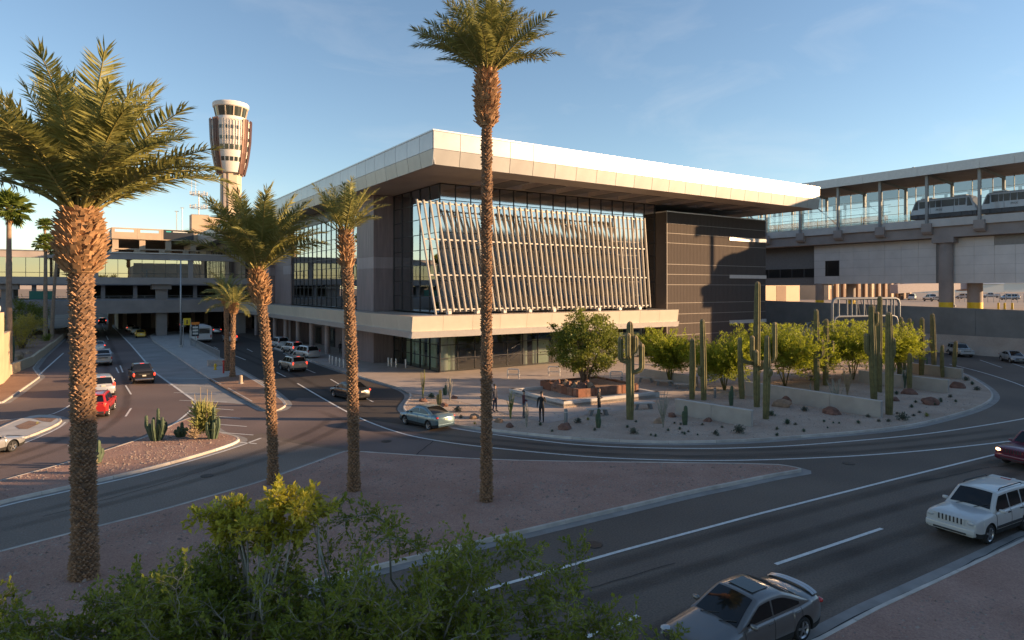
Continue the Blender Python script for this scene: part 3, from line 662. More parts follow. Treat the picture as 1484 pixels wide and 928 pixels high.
# recessed link towards the terminal
gpart(MB().box(XT+3.4, 71.7, 10.2, XT+9, YB, 18.0), 'link_walkway', mat('link_grey', (.16, .165, .17), .6, var=.08))
lf = gpart(MB().box(XT+3.3, 71.8, 13.4, XT+3.38, YB, 13.5).box(XT+3.3, 71.8, 11.6, XT+3.38, YB, 11.7), 'link_rail', M_STEEL)
for i in range(10): MB().quad((XT+3.33, 74.4+i*2.6, 11.7), (XT+3.33, 71.9+i*2.6, 11.7), (XT+3.33, 71.9+i*2.6, 13.4), (XT+3.33, 74.4+i*2.6, 13.4)).build('link_pane', M_SGL, lf)
# columns with yellow feet
for (u, x, w) in ((1188, 117.5, .75), (1233, 121.5, .8), (1371, 116.6, 1.0), (1413, 119.6, 1.05), (1500, 117, 1.)):
    rx, ry = ray(u); y = x/rx*ry; top = 18.0 if u == 1371 else 10.5
    c = gpart(MB().lathe([(w, 0), (w, top-6.3)], 20, (x, y, 6.3)), 'column', M_GWC, smooth=40.)
    MB().lathe([(w+.012, .02), (w+.012, 1.05)], 20, (x, y, 6.3)).build('yellow_base', M_YEL, c, smooth=40.)
    if u == 1371: gpart(MB().box(XT+.3, y-1.6, 16.9, XT+10.4, y+1.6, 17.74), 'pier_cap', M_GWC)
# ---- train cars
M_TW = mat('train_white', (.36, .37, .38), .3, var=.03, coat=.4); M_TB = mat('train_black', (.02, .02, .022), .35, var=.1); M_TG = glassmat('train_glass', (.10, .11, .12), .25, .01, .4); M_TS = mat('train_grey_skirt', (.06, .06, .065), .6, var=.15, scale=4)
def traincar(y0, y1, label):
    t = thing('train_car', label, 'train', (XT+3.4, (y0+y1)/2, 20.9), 0, 'train cars on the guideway'); L = y1-y0; h = L/2
    b = MB()
    prof = lambda w, top: [(-w, .95), (-w-.02, 1.9), (-w+.08, top-.35), (-w+.35, top-.05), (-w+.8, top), (w-.8, top), (w-.35, top-.05), (w-.08, top-.35), (w+.02, 1.9), (w, .95)]
    secs = [(-h+.5, prof(1.36, 3.45)), (-h+.9, prof(1.4, 3.5)), (h-.9, prof(1.4, 3.5)), (h-.5, prof(1.36, 3.45))]
    vs = []; n = 10
    # raked ends: bottom pushed out
    def ring(y, pr, rake):
        return [(p[0], y+rake*(3.5-p[1])/2.6, p[1]) for p in pr]
    rings = [ring(-h+.95, prof(1.28, 3.4), -.95), ring(-h+1.25, prof(1.4, 3.5), -.95), ring(h-1.25, prof(1.4, 3.5), .95), ring(h-.95, prof(1.28, 3.4), .95)]
    for r_ in rings: vs += r_
    fs = [tuple(range(n)), tuple(range(4*n-1, 3*n-1, -1))]
    for k in range(3):
        for i in range(n): fs.append((k*n+(i+1) % n, k*n+i, (k+1)*n+i, (k+1)*n+(i+1) % n))
    b.add(vs, fs); b.build('train_body', M_TW, t, smooth=35.)
    u = MB(); u.box(-1.3, -h+.1, .25, 1.3, h-.1, .94); 
    for k in range(6): u.box(-1.38, -h+.6+k*L/6.2, .3, -1.3, -h+1.4+k*L/6.2, .85)
    u.build('undercarriage', M_TS, t)
    for s in (-1, 1):   # side windows, both sides
        y = -h+1.55; spans = [1.0, .55, 2.0, .85, .85, .55, 1.0]; k = (L-3.1-.12*6)/sum(spans)
        for q in spans:
            MB().box(min(s*1.39, s*1.435), y, 1.95, max(s*1.39, s*1.435), y+q*k, 3.05).build('window', M_TB, t); y += q*k+.12
        for ys in (-h*.35, h*.35): MB().box(min(s*1.40, s*1.428), ys-.02, 1.0, max(s*1.40, s*1.428), ys+.02, 1.9).build('door_seam', M_TS, t)
    for s in (-1, 1):   # raked end windscreens
        y0_ = s*(h-1.0); f = lambda z, off: (y0_+s*(.95*(3.5-z)/2.6+off))
        MB().add([(-1.15, f(1.7, .01), 1.7), (1.15, f(1.7, .01), 1.7), (1.12, f(3.2, .01), 3.2), (-1.12, f(3.2, .01), 3.2), (-1.1, f(1.7, -.1), 1.7), (1.1, f(1.7, -.1), 1.7), (1.1, f(3.2, -.1), 3.2), (-1.1, f(3.2, -.1), 3.2)],
                 [(0, 1, 2, 3), (7, 6, 5, 4), (0, 4, 5, 1), (1, 5, 6, 2), (2, 6, 7, 3), (3, 7, 4, 0)]).build('windscreen', M_TB, t)
        for sx in (-1, 1):
            MB().add([(sx*1.425, s*(h-1.35), 1.75), (sx*1.425, s*(h-.55), 1.75), (sx*1.425, s*(h-1.05), 3.1), (sx*1.425, s*(h-1.3), 3.1)], [(0, 1, 2, 3)]).build('quarter_window', M_TB, t)
    u2 = MB(); u2.box(-1.1, -h+1.6, 3.5, 1.1, -h+3.4, 3.66); u2.box(-1.1, h-3.4, 3.5, 1.1, h-1.6, 3.66); u2.build('roof_unit', M_TW, t)
    for k in range(2):   # the dark operator lettering on the side, as small flat bars
        pass
    c = bpy.data.curves.new('operator_lettering', 'FONT'); c.body = 'PHX'; c.size = .5; c.extrude = .004; c.materials.append(M_TB)
    tmp = bpy.data.objects.new('tmp', c); col.objects.link(tmp); bpy.context.view_layer.update(); me = bpy.data.meshes.new_from_object(tmp.evaluated_get(bpy.context.evaluated_depsgraph_get())); bpy.data.objects.remove(tmp); o = obj('operator_lettering', me, t); o.location = (-1.44, .9, 1.35); o.rotation_euler = (R(90), 0, R(-90))
traincar(44.5, 54.4, 'white train car with its sloped windscreen end facing the glass railing')
traincar(34.2, 44.1, 'white train car coupled behind, nearest the right edge')
# ---- retaining wall with gravel berm, raised apron
rwt = thing('retaining_wall', 'long dark concrete retaining wall behind the loop road', 'wall', (110, 60, 0))
def rtop(y): return 6.5+(y-36)*.018
ys = [-30+6*i for i in range(34)]
for i in range(len(ys)-1):
    a, b = ys[i]+.015, ys[i+1]-.015
    o = MB().add([(110, a, 0), (110.4, a, 0), (110.4, b, 0), (110, b, 0), (110, a, rtop(a)), (110.4, a, rtop(a)), (110.4, b, rtop(b)), (110, b, rtop(b))],
             [(0, 3, 2, 1), (4, 5, 6, 7), (0, 1, 5, 4), (1, 2, 6, 5), (2, 3, 7, 6), (3, 0, 4, 7)]).build('wall_panel', M_RWALL, rwt); o.location = (-110, -60, 0)
bm_ = MB(); n = 40
for i in range(n):
    a, b = -30+i*5.1, -30+(i+1)*5.1
    bm_.quad((107.0, a, .02), (110.05, a, 2.6), (110.05, b, 2.6), (107.0, b, .02))
struct(bm_.build('gravel_berm', M_DG))
apron = struct(MB().quad((110.4, -400, 6.2), (9000, -400, 6.2), (9000, 9000, 6.2), (110.4, 9000, 6.2)).build('apron', M_APR))
# ================================================================ vehicles
def paint(name, c, metal=.35, rough=.28): return mat('paint_'+name, c, rough, metal=metal, var=.02, scale=2, coat=.6)
P_SILVER = paint('silver', (.42, .42, .42), .6); P_GREYM = paint('warm_grey', (.155, .15, .148), .5); P_WHITE = paint('white', (.46, .46, .45), 0., .3); P_PALE = paint('pale_silver', (.50, .49, .47), .4)
P_MAROON = paint('maroon', (.12, .012, .03), .3); P_RED = paint('red', (.42, .02, .02), .1); P_BLACK = paint('black', (.012, .012, .014), .2); P_BLUE = paint('steel_blue', (.13, .20, .23), .5)
P_GOLD = paint('champagne', (.42, .37, .30), .5); P_YEL = paint('taxi_yellow', (.62, .36, .02), .0)
M_CGL = mat('car_glass', (.008, .009, .010), .05, var=0, spec=.55); M_TYRE = mat('tyre_rubber', (.018, .018, .018), .85, var=.2, scale=20); M_RIM = mat('alloy_rim', (.45, .45, .46), .3, metal=.9, var=.03); M_PLAST = mat('black_plastic', (.025, .025, .026), .6, var=.1)
M_HL = mat('headlight_lens', (.36, .38, .40), .08, var=.08, scale=30, spec=.8, coat=.5); M_TL = mat('tail_lens', (.42, .012, .012), .15, var=.05, spec=.7, coat=.5); M_BRAKE = mat('lit_brake_lamp', (.6, .02, .01), .2, var=0, emit=((1., .05, .02), 1.3))
M_CHROME = mat('chrome', (.6, .6, .6), .15, metal=1., var=.02); M_PLATE = mat('licence_plate', (.55, .5, .42), .5, var=.1, scale=20); M_UNDER = mat('underbody', (.015, .015, .015), .9, var=0); M_INTC = mat('car_interior', (.06, .06, .06), .8, var=.1)
M_HLON = mat('lit_headlight', (.8, .7, .5), .2, var=0, emit=((1., .55, .25), 3.)); M_AMBER = mat('amber_lamp', (.7, .25, .02), .3, var=0, emit=((1., .35, .03), 1.2))
def interp(tab, x):
    tab = sorted(tab)
    if x <= tab[0][0]: return tab[0][1]
    for (a, b), (c, d) in zip(tab, tab[1:]):
        if x <= c:
            t = (x-a)/(c-a); return b+(d-b)*t
    return tab[-1][1]
def sm(tab, x, e=.10): return (interp(tab, x-e)+interp(tab, x)*2+interp(tab, x+e))/4
SPEC = {
 'sedan': dict(L=4.78, w=.89, wr=.33, ax=(1.42, -1.40), top=[(2.39, .60), (2.25, .70), (1.9, .78), (1.1, .92), (.9, .95), (-1.3, 1.0), (-1.75, 1.06), (-2.25, 1.04), (-2.39, .86)], belt=[(2, .90), (.9, .93), (-1.3, 1.0), (-1.8, 1.04)],
    cab=(1.12, .22, -.72, -1.72), roof=1.445, tumble=.30, wins=[(.82, -.18), (-.25, -1.30)], clear=.20, grille=(.62, .10, .55), hl=(2.16, .64, .66), tl=(-2.26, .66, .88)),
 'compact': dict(L=4.45, w=.875, wr=.315, ax=(1.38, -1.32), top=[(2.22, .58), (2.05, .72), (1.7, .82), (1.25, .93), (.9, .97), (-1.2, 1.02), (-1.62, 1.08), (-2.1, 1.06), (-2.22, .9)], belt=[(2, .90), (.9, .94), (-1.2, 1.01), (-1.7, 1.06)],
    cab=(1.35, .30, -.72, -1.66), roof=1.44, tumble=.30, wins=[(.95, -.12), (-.2, -1.2)], clear=.19, grille=(.62, .08, .5), hl=(2.0, .62, .68), tl=(-2.08, .64, .90)),
 'suv': dict(L=4.74, w=.93, wr=.37, ax=(1.42, -1.36), top=[(2.37, .95), (2.32, 1.01), (1.9, 1.06), (1.05, 1.10), (.9, 1.1), (-2.0, 1.16), (-2.28, 1.14), (-2.37, 1.0)], belt=[(2, 1.04), (.9, 1.07), (-2.3, 1.14)],
    cab=(1.05, .42, -1.86, -2.26), roof=1.73, tumble=.26, wins=[(.80, -.16), (-.24, -1.08), (-1.18, -1.86)], clear=.27, grille=(.86, .105, .46), hl=(2.335, .68, .87), tl=(-2.33, .78, 1.02)),
 'minivan': dict(L=4.9, w=.95, wr=.34, ax=(1.55, -1.42), top=[(2.45, .64), (2.3, .80), (1.95, .92), (1.5, 1.02), (1.3, 1.05), (-2.1, 1.1), (-2.36, 1.08), (-2.45, .9)], belt=[(2, 1.0), (1.2, 1.02), (-2.4, 1.1)],
    cab=(1.75, .70, -1.95, -2.36), roof=1.75, tumble=.24, wins=[(1.2, .35), (.27, -.8), (-.88, -1.95)], clear=.22, grille=(.66, .12, .5), hl=(2.22, .68, .78), tl=(-2.40, .82, 1.12)),
 'pickup': dict(L=5.6, w=.98, wr=.40, ax=(1.80, -1.75), top=[(2.8, .96), (2.7, 1.08), (2.3, 1.14), (1.35, 1.18), (1.2, 1.2), (-.7, 1.2), (-.9, 1.26), (-2.72, 1.26), (-2.8, 1.2)], belt=[(2.4, 1.14), (-2.7, 1.2)],
    cab=(1.4, .75, -.62, -.92), roof=1.88, tumble=.22, wins=[(1.1, .22), (.12, -.6)], clear=.34, grille=(.92, .24, .62), hl=(2.70, .78, .94), tl=(-2.77, .88, 1.0)),
}
PROTO = {}
def build_car(kind):
    S = SPEC[kind]; L, w, wr, ax = S['L'], S['w'], S['wr'], S['ax']; h = L/2; Ra = wr+.075; clear = S['clear']
    root = thing('car', '', 'car')
    # stations
    xs = set([round(-h+i*L/46, 3) for i in range(47)])
    for e in (-h, h):
        for k in (.0, .02, .05, .09, .15, .22): xs.add(round(e-k*(1 if e > 0 else -1), 3))
    for a in ax:
        for k in range(-6, 7): xs.add(round(a+Ra*sin(k/6*pi/2), 3))
    xs = sorted(xs)
    def wid(x):
        t = max(0, (abs(x)-(h-.62))/.62); return w*(1-(.035 if kind in ('suv', 'pickup') else (.07 if kind == 'minivan' else .16))*t**2.2-.05*max(0, (abs(x)-(h-.12))/.12)**2)
    def arch(x):
        z = 0
        for a in ax:
            if abs(x-a) < Ra-1e-4: z = max(z, wr+sqrt(Ra*Ra-(x-a)**2))
        return z
    def bot(x):
        t = max(0, (abs(x)-(h-.5))/.5); return clear+.10*t*t
    def section(x):
        T = sm(S['top'], x); W_ = wid(x); B = bot(x); ar = arch(x); fl = .018 if ar else 0.
        k = min(1, max(0, (h-abs(x))/.25)); cr = .035*k
        pts = [(0, T+cr), (.5*W_, T+cr*.75), (.82*W_, T+.0), (.93*W_, T-.05), (.985*W_+fl, T-.14), (1.0*W_+fl, (T+B)*.5+.06), (.995*W_+fl, B+.20), (.965*W_+fl, B+.03), (.9*W_, B), (0, B)]
        if ar:
            o = []
            for i, (y, z) in enumerate(pts):
                if i >= 5: z = max(z, ar+(.0 if i < 8 else .0))
                if i == 4: z = max(z, ar+.02)
                o.append((y, z))
            pts = o
        return pts
    b = MB(); n = 10; ring = []
    for x in xs:
        p = section(x); full = [(x, y, z) for (y, z) in p]+[(x, -y, z) for (y, z) in p[-2:0:-1]]
        ring.append(len(b.v)); b.v += full
    m = 2*n-2
    for i in range(len(xs)-1):
        for k in range(m):
            k2 = (k+1) % m; b.f.append((ring[i]+k, ring[i]+k2, ring[i+1]+k2, ring[i+1]+k)); b.m.append(1 if 6 <= k <= 11 else 0)
    b.f.append(tuple(ring[0]+k for k in range(m-1, -1, -1))); b.m.append(0); b.f.append(tuple(ring[-1]+k for k in range(m))); b.m.append(0)
    body = b.build('body', [P_SILVER, M_UNDER], root, smooth=38.)
    # greenhouse
    c0, c1, c2, c3 = S['cab']; rz = S['roof']
    def beltz(x): return interp(S['belt'], x)
    def zr(x):
        if x >= c1:
            t = (c0-x)/(c0-c1); base = sm(S['top'], c0)-.02; return base+(rz-base)*(t*(1.0+.18*(1-t)))
        if x <= c2:
            t = (x-c3)/(c2-c3); base = sm(S['top'], c3)-.02; return base+(rz-base)*(t*(1.0+.22*(1-t)))
        t = (x-c2)/(c1-c2); return rz+.035*sin(pi*t)
    def yb(x): return wid(max(-h+.7, min(h-.7, x)))*.955
    def yy_(x, z): return yb(x)-S['tumble']*max(0, z-beltz(x))*1.0-.03
    cx_ = [c3+(c0-c3)*i/40 for i in range(41)]+[c1, c2]; cx_ = sorted(set(cx_))
    g = MB(); rings = []; npt = 8
    for x in cx_:
        z = zr(x); bz = min(beltz(x)-.05, z-.04); e = max(.01, min(.07, (z-bz)*.3))
        zt_ = z-e; q = [(yy_(x, bz), bz), (yy_(x, (bz+zt_)/2), (bz+zt_)/2), (yy_(x, zt_), zt_), (yy_(x, z)-.03, z-e*.35), (yy_(x, z)-.10, z), (.55*yy_(x, z), z+.018), (0, z+.028)]
        full = [(x, y, zz) for y, zz in q]+[(x, -y, zz) for y, zz in q[-2::-1]]
        rings.append(len(g.v)); g.v += full; M_ = len(full)
    for i in range(len(cx_)-1):
        for k in range(M_-1): g.f.append((rings[i]+k, rings[i+1]+k, rings[i+1]+k+1, rings[i]+k+1)); g.m.append(0)
    g.build('roof_shell', [P_SILVER], root, smooth=45.)
    # glass panes, 6 mm proud
    def screen_pane(xa, xb, name, nrm):
        p = MB(); nx, ny = 8, 10; ids = []
        for i in range(nx+1):
            x = xa+(xb-xa)*i/nx; z = zr(x)
            for j in range(ny+1):
                f = -1+2*j/ny; Y = (yy_(x, z)-.13)*f; z2 = z+.028*(1-abs(f)**2)+.012
                p.v.append((x+nrm*.008, Y, z2))
        for i in range(nx):
            for j in range(ny): a = i*(ny+1)+j; p.f.append((a, a+1, a+ny+2, a+ny+1)); p.m.append(0)
        p.build(name, M_CGL, root, smooth=True)
    screen_pane(c0-.07, c1+.06, 'windscreen', 1); screen_pane(c3+.06, c2-.05, 'rear_window', -1)
    for s in (-1, 1):
        for (xa, xb) in S['wins']:
            p = MB(); nx = 10
            for i in range(nx+1):
                x = xa+(xb-xa)*i/nx; z0 = beltz(x)+.035; z1 = max(z0+.015, min(rz-.10, zr(x)-.13))
                for j in range(4):
                    z = z0+(z1-z0)*j/3; p.v.append((x, s*(yy_(x, z)+.009), z))
            for i in range(nx):
                for j in range(3): a = i*4+j; p.f.append((a, a+1, a+5, a+4)); p.m.append(0)
            p.build('side_window', M_CGL, root, smooth=True)
        # seams and handles
        for i, (xa, xb) in enumerate(S['wins'][:2]):
            for x in ((xa+.12 if i == 0 else None), xb-.03):
                if x is None: continue
                sec = [q for q in section(x)[3:8]]
                sd = MB(); pts = [(x, s*(y+.003), z) for y, z in sec if z > clear+.1]
                if len(pts) > 1: sd.tube(pts, .008, 4); sd.build('door_seam', M_PLAST, root)
            x = xb+.13; sec = section(x); MB().box(x-.09, s*sec[4][0]-.02, sec[4][1]-.015, x+.09, s*sec[4][0]+.02, sec[4][1]+.02).build('door_handle', P_SILVER if kind != 'suv' else M_PLAST, root)
        # mirror
        x = S['wins'][0][0]-.08; z = beltz(x)+.07; Y = yb(x)+.12
        mm = MB(); mm.lathe([(.02, -.07), (.085, -.055), (.10, 0), (.085, .055), (.02, .07)], 10, (0, 0, 0)); mo = mm.build('mirror', P_SILVER, root, smooth=True); mo.location = (x, s*Y, z); mo.scale = (.75, 1.25, .95)
        # wheels
        for a in ax:
            wl = MB(); wl.tube([(0, -.10, 0), (0, .07, 0)], wr*.66, 20); wo_ = wl.build('wheel', M_UNDER, root); wo_.location = (a, s*(w-.125), wr)
            if s < 0: wo_.rotation_euler = (0, 0, pi)
            ty = MB()
            prof = [(wr*.66, -.115), (wr*.93, -.118), (wr*.99, -.09), (wr, -.03), (wr, .05), (wr*.985, .095), (wr*.92, .118), (wr*.68, .11)]
            N = 28
            for i in range(N):
                t = 2*pi*i/N
                for (r_, q) in prof: ty.v.append((r_*cos(t), q, r_*sin(t)))
            for i in range(N):
                for q in range(len(prof)-1):
                    A = i*8+q; B_ = ((i+1) % N)*8+q; ty.f.append((A, A+1, B_+1, B_)); ty.m.append(0)
            ty.build('tyre', M_TYRE, wo_, smooth=50.)
            rm = MB(); rm.tube([(0, .075, 0), (0, .092, 0)], wr*.17, 12)
            for k in range(5):
                t = 2*pi*k/5+.3; d = Vector((cos(t), 0, sin(t))); rm.beam(d*wr*.12+Vector((0, .085, 0)), d*wr*.67+Vector((0, .10, 0)), .055 if kind != 'suv' else .075, .03, up=(0, 1, 0))
            pr = [(wr*.60, .075), (wr*.70, .113), (wr*.66, .09)]
            for i in range(N):
                t = 2*pi*i/N; t2 = 2*pi*(i+1)/N
                for q in range(2): rm.quad((pr[q][0]*cos(t), pr[q][1], pr[q][0]*sin(t)), (pr[q+1][0]*cos(t), pr[q+1][1], pr[q+1][0]*sin(t)), (pr[q+1][0]*cos(t2), pr[q+1][1], pr[q+1][0]*sin(t2)), (pr[q][0]*cos(t2), pr[q][1], pr[q][0]*sin(t2)))
            rm.build('rim', M_RIM, wo_)
            # inner arch liner
        # lamps
        hx, hy, hz = S['hl']; lo = MB().lathe([(.01, -1), (.55, -.85), (.9, -.45), (1, 0), (.9, .45), (.55, .85), (.01, 1)], 14).build('headlight', M_HL, root, smooth=True)
        lo.location = (hx, s*hy, hz); lo.scale = (.17, .19, .085) if kind not in ('suv', 'pickup') else (.06, .17, .095); lo.rotation_euler = (0, R(-6), s*R(-22 if kind not in ('suv', 'pickup') else -8))
        tx, ty_, tz = S['tl']; lo = MB().lathe([(.01, -1), (.6, -.9), (.95, -.55), (1, 0), (.95, .55), (.6, .9), (.01, 1)], 14).build('tail_light', M_TL, root, smooth=True)
        lo.location = (tx, s*ty_, tz); lo.scale = (.055, .10, .17) if kind in ('suv', 'minivan', 'pickup') else (.11, .20, .075); lo.rotation_euler = (0, 0, s*R(20))
    # grille, bumpers, plates
    gz, gh, gw_ = S['grille']; nose = h+.012
    gr = MB().box(nose-.12, -gw_, gz-gh, nose+.006, gw_, gz+gh).build('grille', M_PLAST, root, bevel=.01)
    nb = 7 if kind == 'suv' else 3
    for i in range(nb+1 if kind == 'suv' else nb):
        if kind == 'suv': y = -gw_+2*gw_*i/nb; MB().box(nose-.1, y-.035, gz-gh-.01, nose+.022, y+.035, gz+gh+.01).build('grille_bar', P_SILVER, gr, bevel=.01)
        else: z = gz-gh+2*gh*(i+.5)/nb; MB().box(nose-.1, -gw_*.97, z-.010, nose+.014, gw_*.97, z+.010).build('grille_bar', M_CHROME, gr)
    if kind in ('suv', 'pickup'):
        fb = MB(); fb.extrude([(nose-.25, clear+.10), (nose+.03, clear+.14), (nose+.065, clear+.22), (nose+.065, clear+.36), (nose+.02, clear+.40), (nose-.25, clear+.40)], 'y', -w*.93, w*.93); fb.build('front_bumper', P_SILVER if kind == 'suv' else M_CHROME, root, bevel=.03)
    MB().box(nose-.1, -w*.62, clear+.15, nose+(.072 if kind in ('suv', 'pickup') else .012), w*.62, clear+.22).build('lower_intake', M_PLAST, root)
    for s in (-1, 1): MB().tube([(nose-.09, s*w*.72, clear+.2), (nose-.02, s*w*.72, clear+.2)], .055, 12).build('fog_lamp', M_HL if kind != 'suv' else M_PLAST, root)
    MB().box(-h-.012, -w*.80, clear+.10, -h+.10, w*.80, clear+.28).build('rear_bumper', M_PLAST if kind in ('suv',) else (M_CHROME if kind == 'pickup' else P_SILVER), root, bevel=.03)
    MB().box(-h-.02, -.16, S['tl'][2]-.16 if kind not in ('suv',) else .8, -h+.02, .16, S['tl'][2]-.03 if kind not in ('suv',) else .93).build('licence_plate', M_PLATE, root)
    MB().box(nose-.01, -.16, clear+.27, nose+.022, .16, clear+.39).build('licence_plate', M_PLATE, root)
    for i in (0, 1): MB().tube([(c0-.02+.03, -.45+i*.62, sm(S['top'], c0)+.035), (c0-.16, .05+i*.55, zr(c0-.16)+.05)], .012, 5).build('wiper', M_PLAST, root)
    if kind in ('suv', 'minivan', 'pickup'):
        MB().box(c2-.02 if kind != 'pickup' else c2+.02, -.18, rz-.015, c2+.06, .18, rz+.045).build('high_brake_lamp', M_TL, root)
    if kind == 'suv':
        for s in (-1, 1):
            rr = MB(); rr.tube([(.15, s*.62, rz+.03), (.05, s*.62, rz+.09), (-1.55, s*.62, rz+.09), (-1.65, s*.62, rz+.03)], .022, 8); rr.build('roof_rail', M_PLAST, root, smooth=40.)
            sec = section(-.2); MB().box(-1.0, s*(sec[5][0]-.01), .50, .98, s*(sec[5][0]+.022), .60).build('side_moulding', M_PLAST, root, bevel=.008) if s > 0 else MB().box(-1.0, -(sec[5][0]+.022), .50, .98, -(sec[5][0]-.01), .60).build('side_moulding', M_PLAST, root, bevel=.008)
        MB().box(c2-.26, -.62, rz-.03, c2+.05, .62, rz+.035).build('rear_spoiler', P_SILVER, root, bevel=.02)
    if kind == 'sedan':
        MB().box(-.52, -.40, 0, .10, .40, .012).build('sunroof', M_CGL, root).location = (0, 0, rz+.056)
        sp = MB(); nn = 12; pr = []
        for i in range(nn+1):
            f = -1+2*i/nn; pr.append((-2.16-.12*(1-f*f)+.07, f*.74, 1.06+.06*(1-f**4)))
        sp.tube(pr, [.035]*(nn+1), 8); so_ = sp.build('rear_spoiler', P_SILVER, root, smooth=True); so_.scale = (1, 1, 1)
        wing = MB()
        for i in range(nn): 
            a, b2 = Vector(pr[i]), Vector(pr[i+1]); wing.quad(a+Vector((.10, 0, .02)), b2+Vector((.10, 0, .02)), b2+Vector((-.10, 0, .045)), a+Vector((-.10, 0, .045))); wing.quad(a+Vector((-.10, 0, .03)), b2+Vector((-.10, 0, .03)), b2+Vector((.10, 0, .005)), a+Vector((.10, 0, .005)))
        wing.build('spoiler_blade', P_SILVER, so_)
    if kind == 'pickup':
        MB().box(-2.68, -.80, 0, -1.0, .80, .02).build('bed_cover', M_PLAST, root).location = (0, 0, 1.30)
        MB().box(-h-.03, -.5, .98, -h+.03, .5, 1.10).build('tailgate_handle_panel', M_PLAST, root, bevel=.01)
    PROTO[kind] = [root, False]
PAINTED = ('body', 'roof_shell', 'mirror', 'door_handle', 'rear_spoiler', 'spoiler_blade', 'grille_bar', 'rear_bumper', 'front_bumper')
def setmat(o, m, i=0):
    if o.material_slots: o.material_slots[i].link = 'OBJECT'; o.material_slots[i].material = m
def car(kind, p, u, v, head, label, cat='car', brake=False, name='car', off=(0, 0), hl=None, group=None):
    if kind not in PROTO: build_car(kind)
    root, used = PROTO[kind]
    if used: root = copy_tree(root)
    else: PROTO[kind][1] = True
    root.name = name
    x, y = G(u, v); root.location = (x+off[0], y+off[1], .004); root.rotation_euler = (0, 0, head); root['label'] = label; root['category'] = cat
    if group: root['group'] = group
    for c in root.children:
        bn = c.name.split('.')[0]
        if bn in PAINTED and c.material_slots[0].material and c.data.materials[0] == P_SILVER: setmat(c, p)
        if bn == 'grille': 
            for q in c.children:
                if q.data.materials[0] == P_SILVER: setmat(q, p)
        if bn in ('tail_light', 'high_brake_lamp'): setmat(c, M_BRAKE if brake else M_TL)
        if bn == 'headlight': setmat(c, hl or M_HL)
    return root
def hd(a, b):
    p, q = G(*a), G(*b); return atan2(q[1]-p[1], q[0]-p[0])
HR = hd((1278, 766), (1124, 818.5))
CARS = []
car('sedan', P_GREYM, 1076, 930, HR, 'grey sedan with a sunroof and a raised rear spoiler in the nearest lane', name='sedan')
car('suv', P_WHITE, 1424, 768, HR+R(-2), 'white boxy off-roader with black roof rails on the right road', 'suv', name='off_road_suv')
car('suv', P_MAROON, 1506, 672, HR-R(8), 'maroon off-roader cut off by the right edge of the view', 'suv', name='off_road_suv', hl=M_HLON)
car('compact', P_BLUE, 618, 617, R(101), 'steel blue sedan rounding the garden corner', name='sedan')
car('suv', P_GOLD, 424, 537, R(95), 'champagne off-roader driving away down the terminal drive', 'suv', brake=True, name='off_road_suv')
car('compact', P_BLACK, 507, 577, R(99), 'black car half hidden by a palm trunk', brake=True, name='sedan')
car('minivan', P_WHITE, 405, 504, R(93), 'white minivan, farthest of three vehicles parked at the terminal kerb', 'van', name='minivan', group='vehicles parked at the terminal kerb')
car('suv', P_PALE, 424, 512, R(96), 'silver off-roader in the middle of three vehicles parked at the terminal kerb', 'suv', brake=True, name='off_road_suv', group='vehicles parked at the terminal kerb')
car('minivan', P_PALE, 444, 519, R(98), 'silver minivan with a person at its tail, nearest of three at the terminal kerb', 'van', name='minivan', group='vehicles parked at the terminal kerb')
car('pickup', P_BLACK, 205, 553, R(91), 'black pickup truck with lit brake lamps on the left road', 'pickup truck', brake=True, name='pickup_truck')
car('pickup', P_SILVER, 149, 528, R(89), 'silver pickup truck with a black tailgate emblem following a sedan', 'pickup truck', name='pickup_truck')
car('compact', P_SILVER, 143, 508, R(90), 'silver sedan ahead of the silver pickup truck on the left road', brake=True, name='sedan')
car('minivan', P_PALE, 147, 571, R(92), 'pale silver minivan just behind the red off-roader', 'van', brake=True, name='minivan')
car('suv', P_RED, 142, 600, R(80), 'bright red off-roader beside the big palm trunk', 'suv', brake=True, name='off_road_suv')
car('sedan', P_SILVER, -34, 663, hd((60, 650), (-20, 672))+pi, 'silver sedan entering at the left edge of the view', name='sedan')
car('sedan', P_YEL, 203, 489, R(90), 'yellow taxi at the tail of the cab rank', 'taxi', name='taxi')
far = [(196, 484, 'sedan', P_WHITE, 'white sedan directly ahead of the yellow taxi'), (189, 480, 'compact', P_PALE, 'silver sedan second ahead of the yellow taxi'), (183, 476.5, 'compact', P_WHITE, 'white sedan third ahead of the yellow taxi'), (177, 473.5, 'sedan', P_SILVER, 'silver sedan fourth ahead of the yellow taxi'), (171, 469, 'minivan', P_WHITE, 'white minivan at the head of the cab rank')]
for (u, v, k, p, lab) in far: car(k, p, u, v, R(90), lab, 'van' if k == 'minivan' else 'car', brake=random.random() < .5, name='minivan' if k == 'minivan' else 'sedan', group='cars queued on the bus lane')
car('suv', P_BLACK, 148, 470, R(90), 'dark off-roader with lit brake lamps passing under the bridge', 'suv', brake=True, name='off_road_suv')
car('minivan', P_WHITE, 333, 496, R(88), 'white minivan between the shuttle bus and the palm pair', 'van', brake=True, name='minivan')
for (u, v, k, p, lab) in ((255, 473, 'compact', P_WHITE, 'white sedan under the bridge, left of the shuttle bus'), (264, 475, 'compact', P_SILVER, 'silver sedan under the bridge nearest the shuttle bus'), (312, 483, 'sedan', P_SILVER, 'silver sedan just right of the shuttle bus'), (342, 481, 'suv', P_WHITE, 'white off-roader far down the terminal drive behind the palm pair')):
    car(k, p, u, v, R(90), lab, 'car', brake=True, name='sedan')
car('suv', P_PALE, 1391, 516, hd((1391, 516), (1440, 527)), 'pale silver off-roader on the far side of the loop road', 'suv', name='off_road_suv')
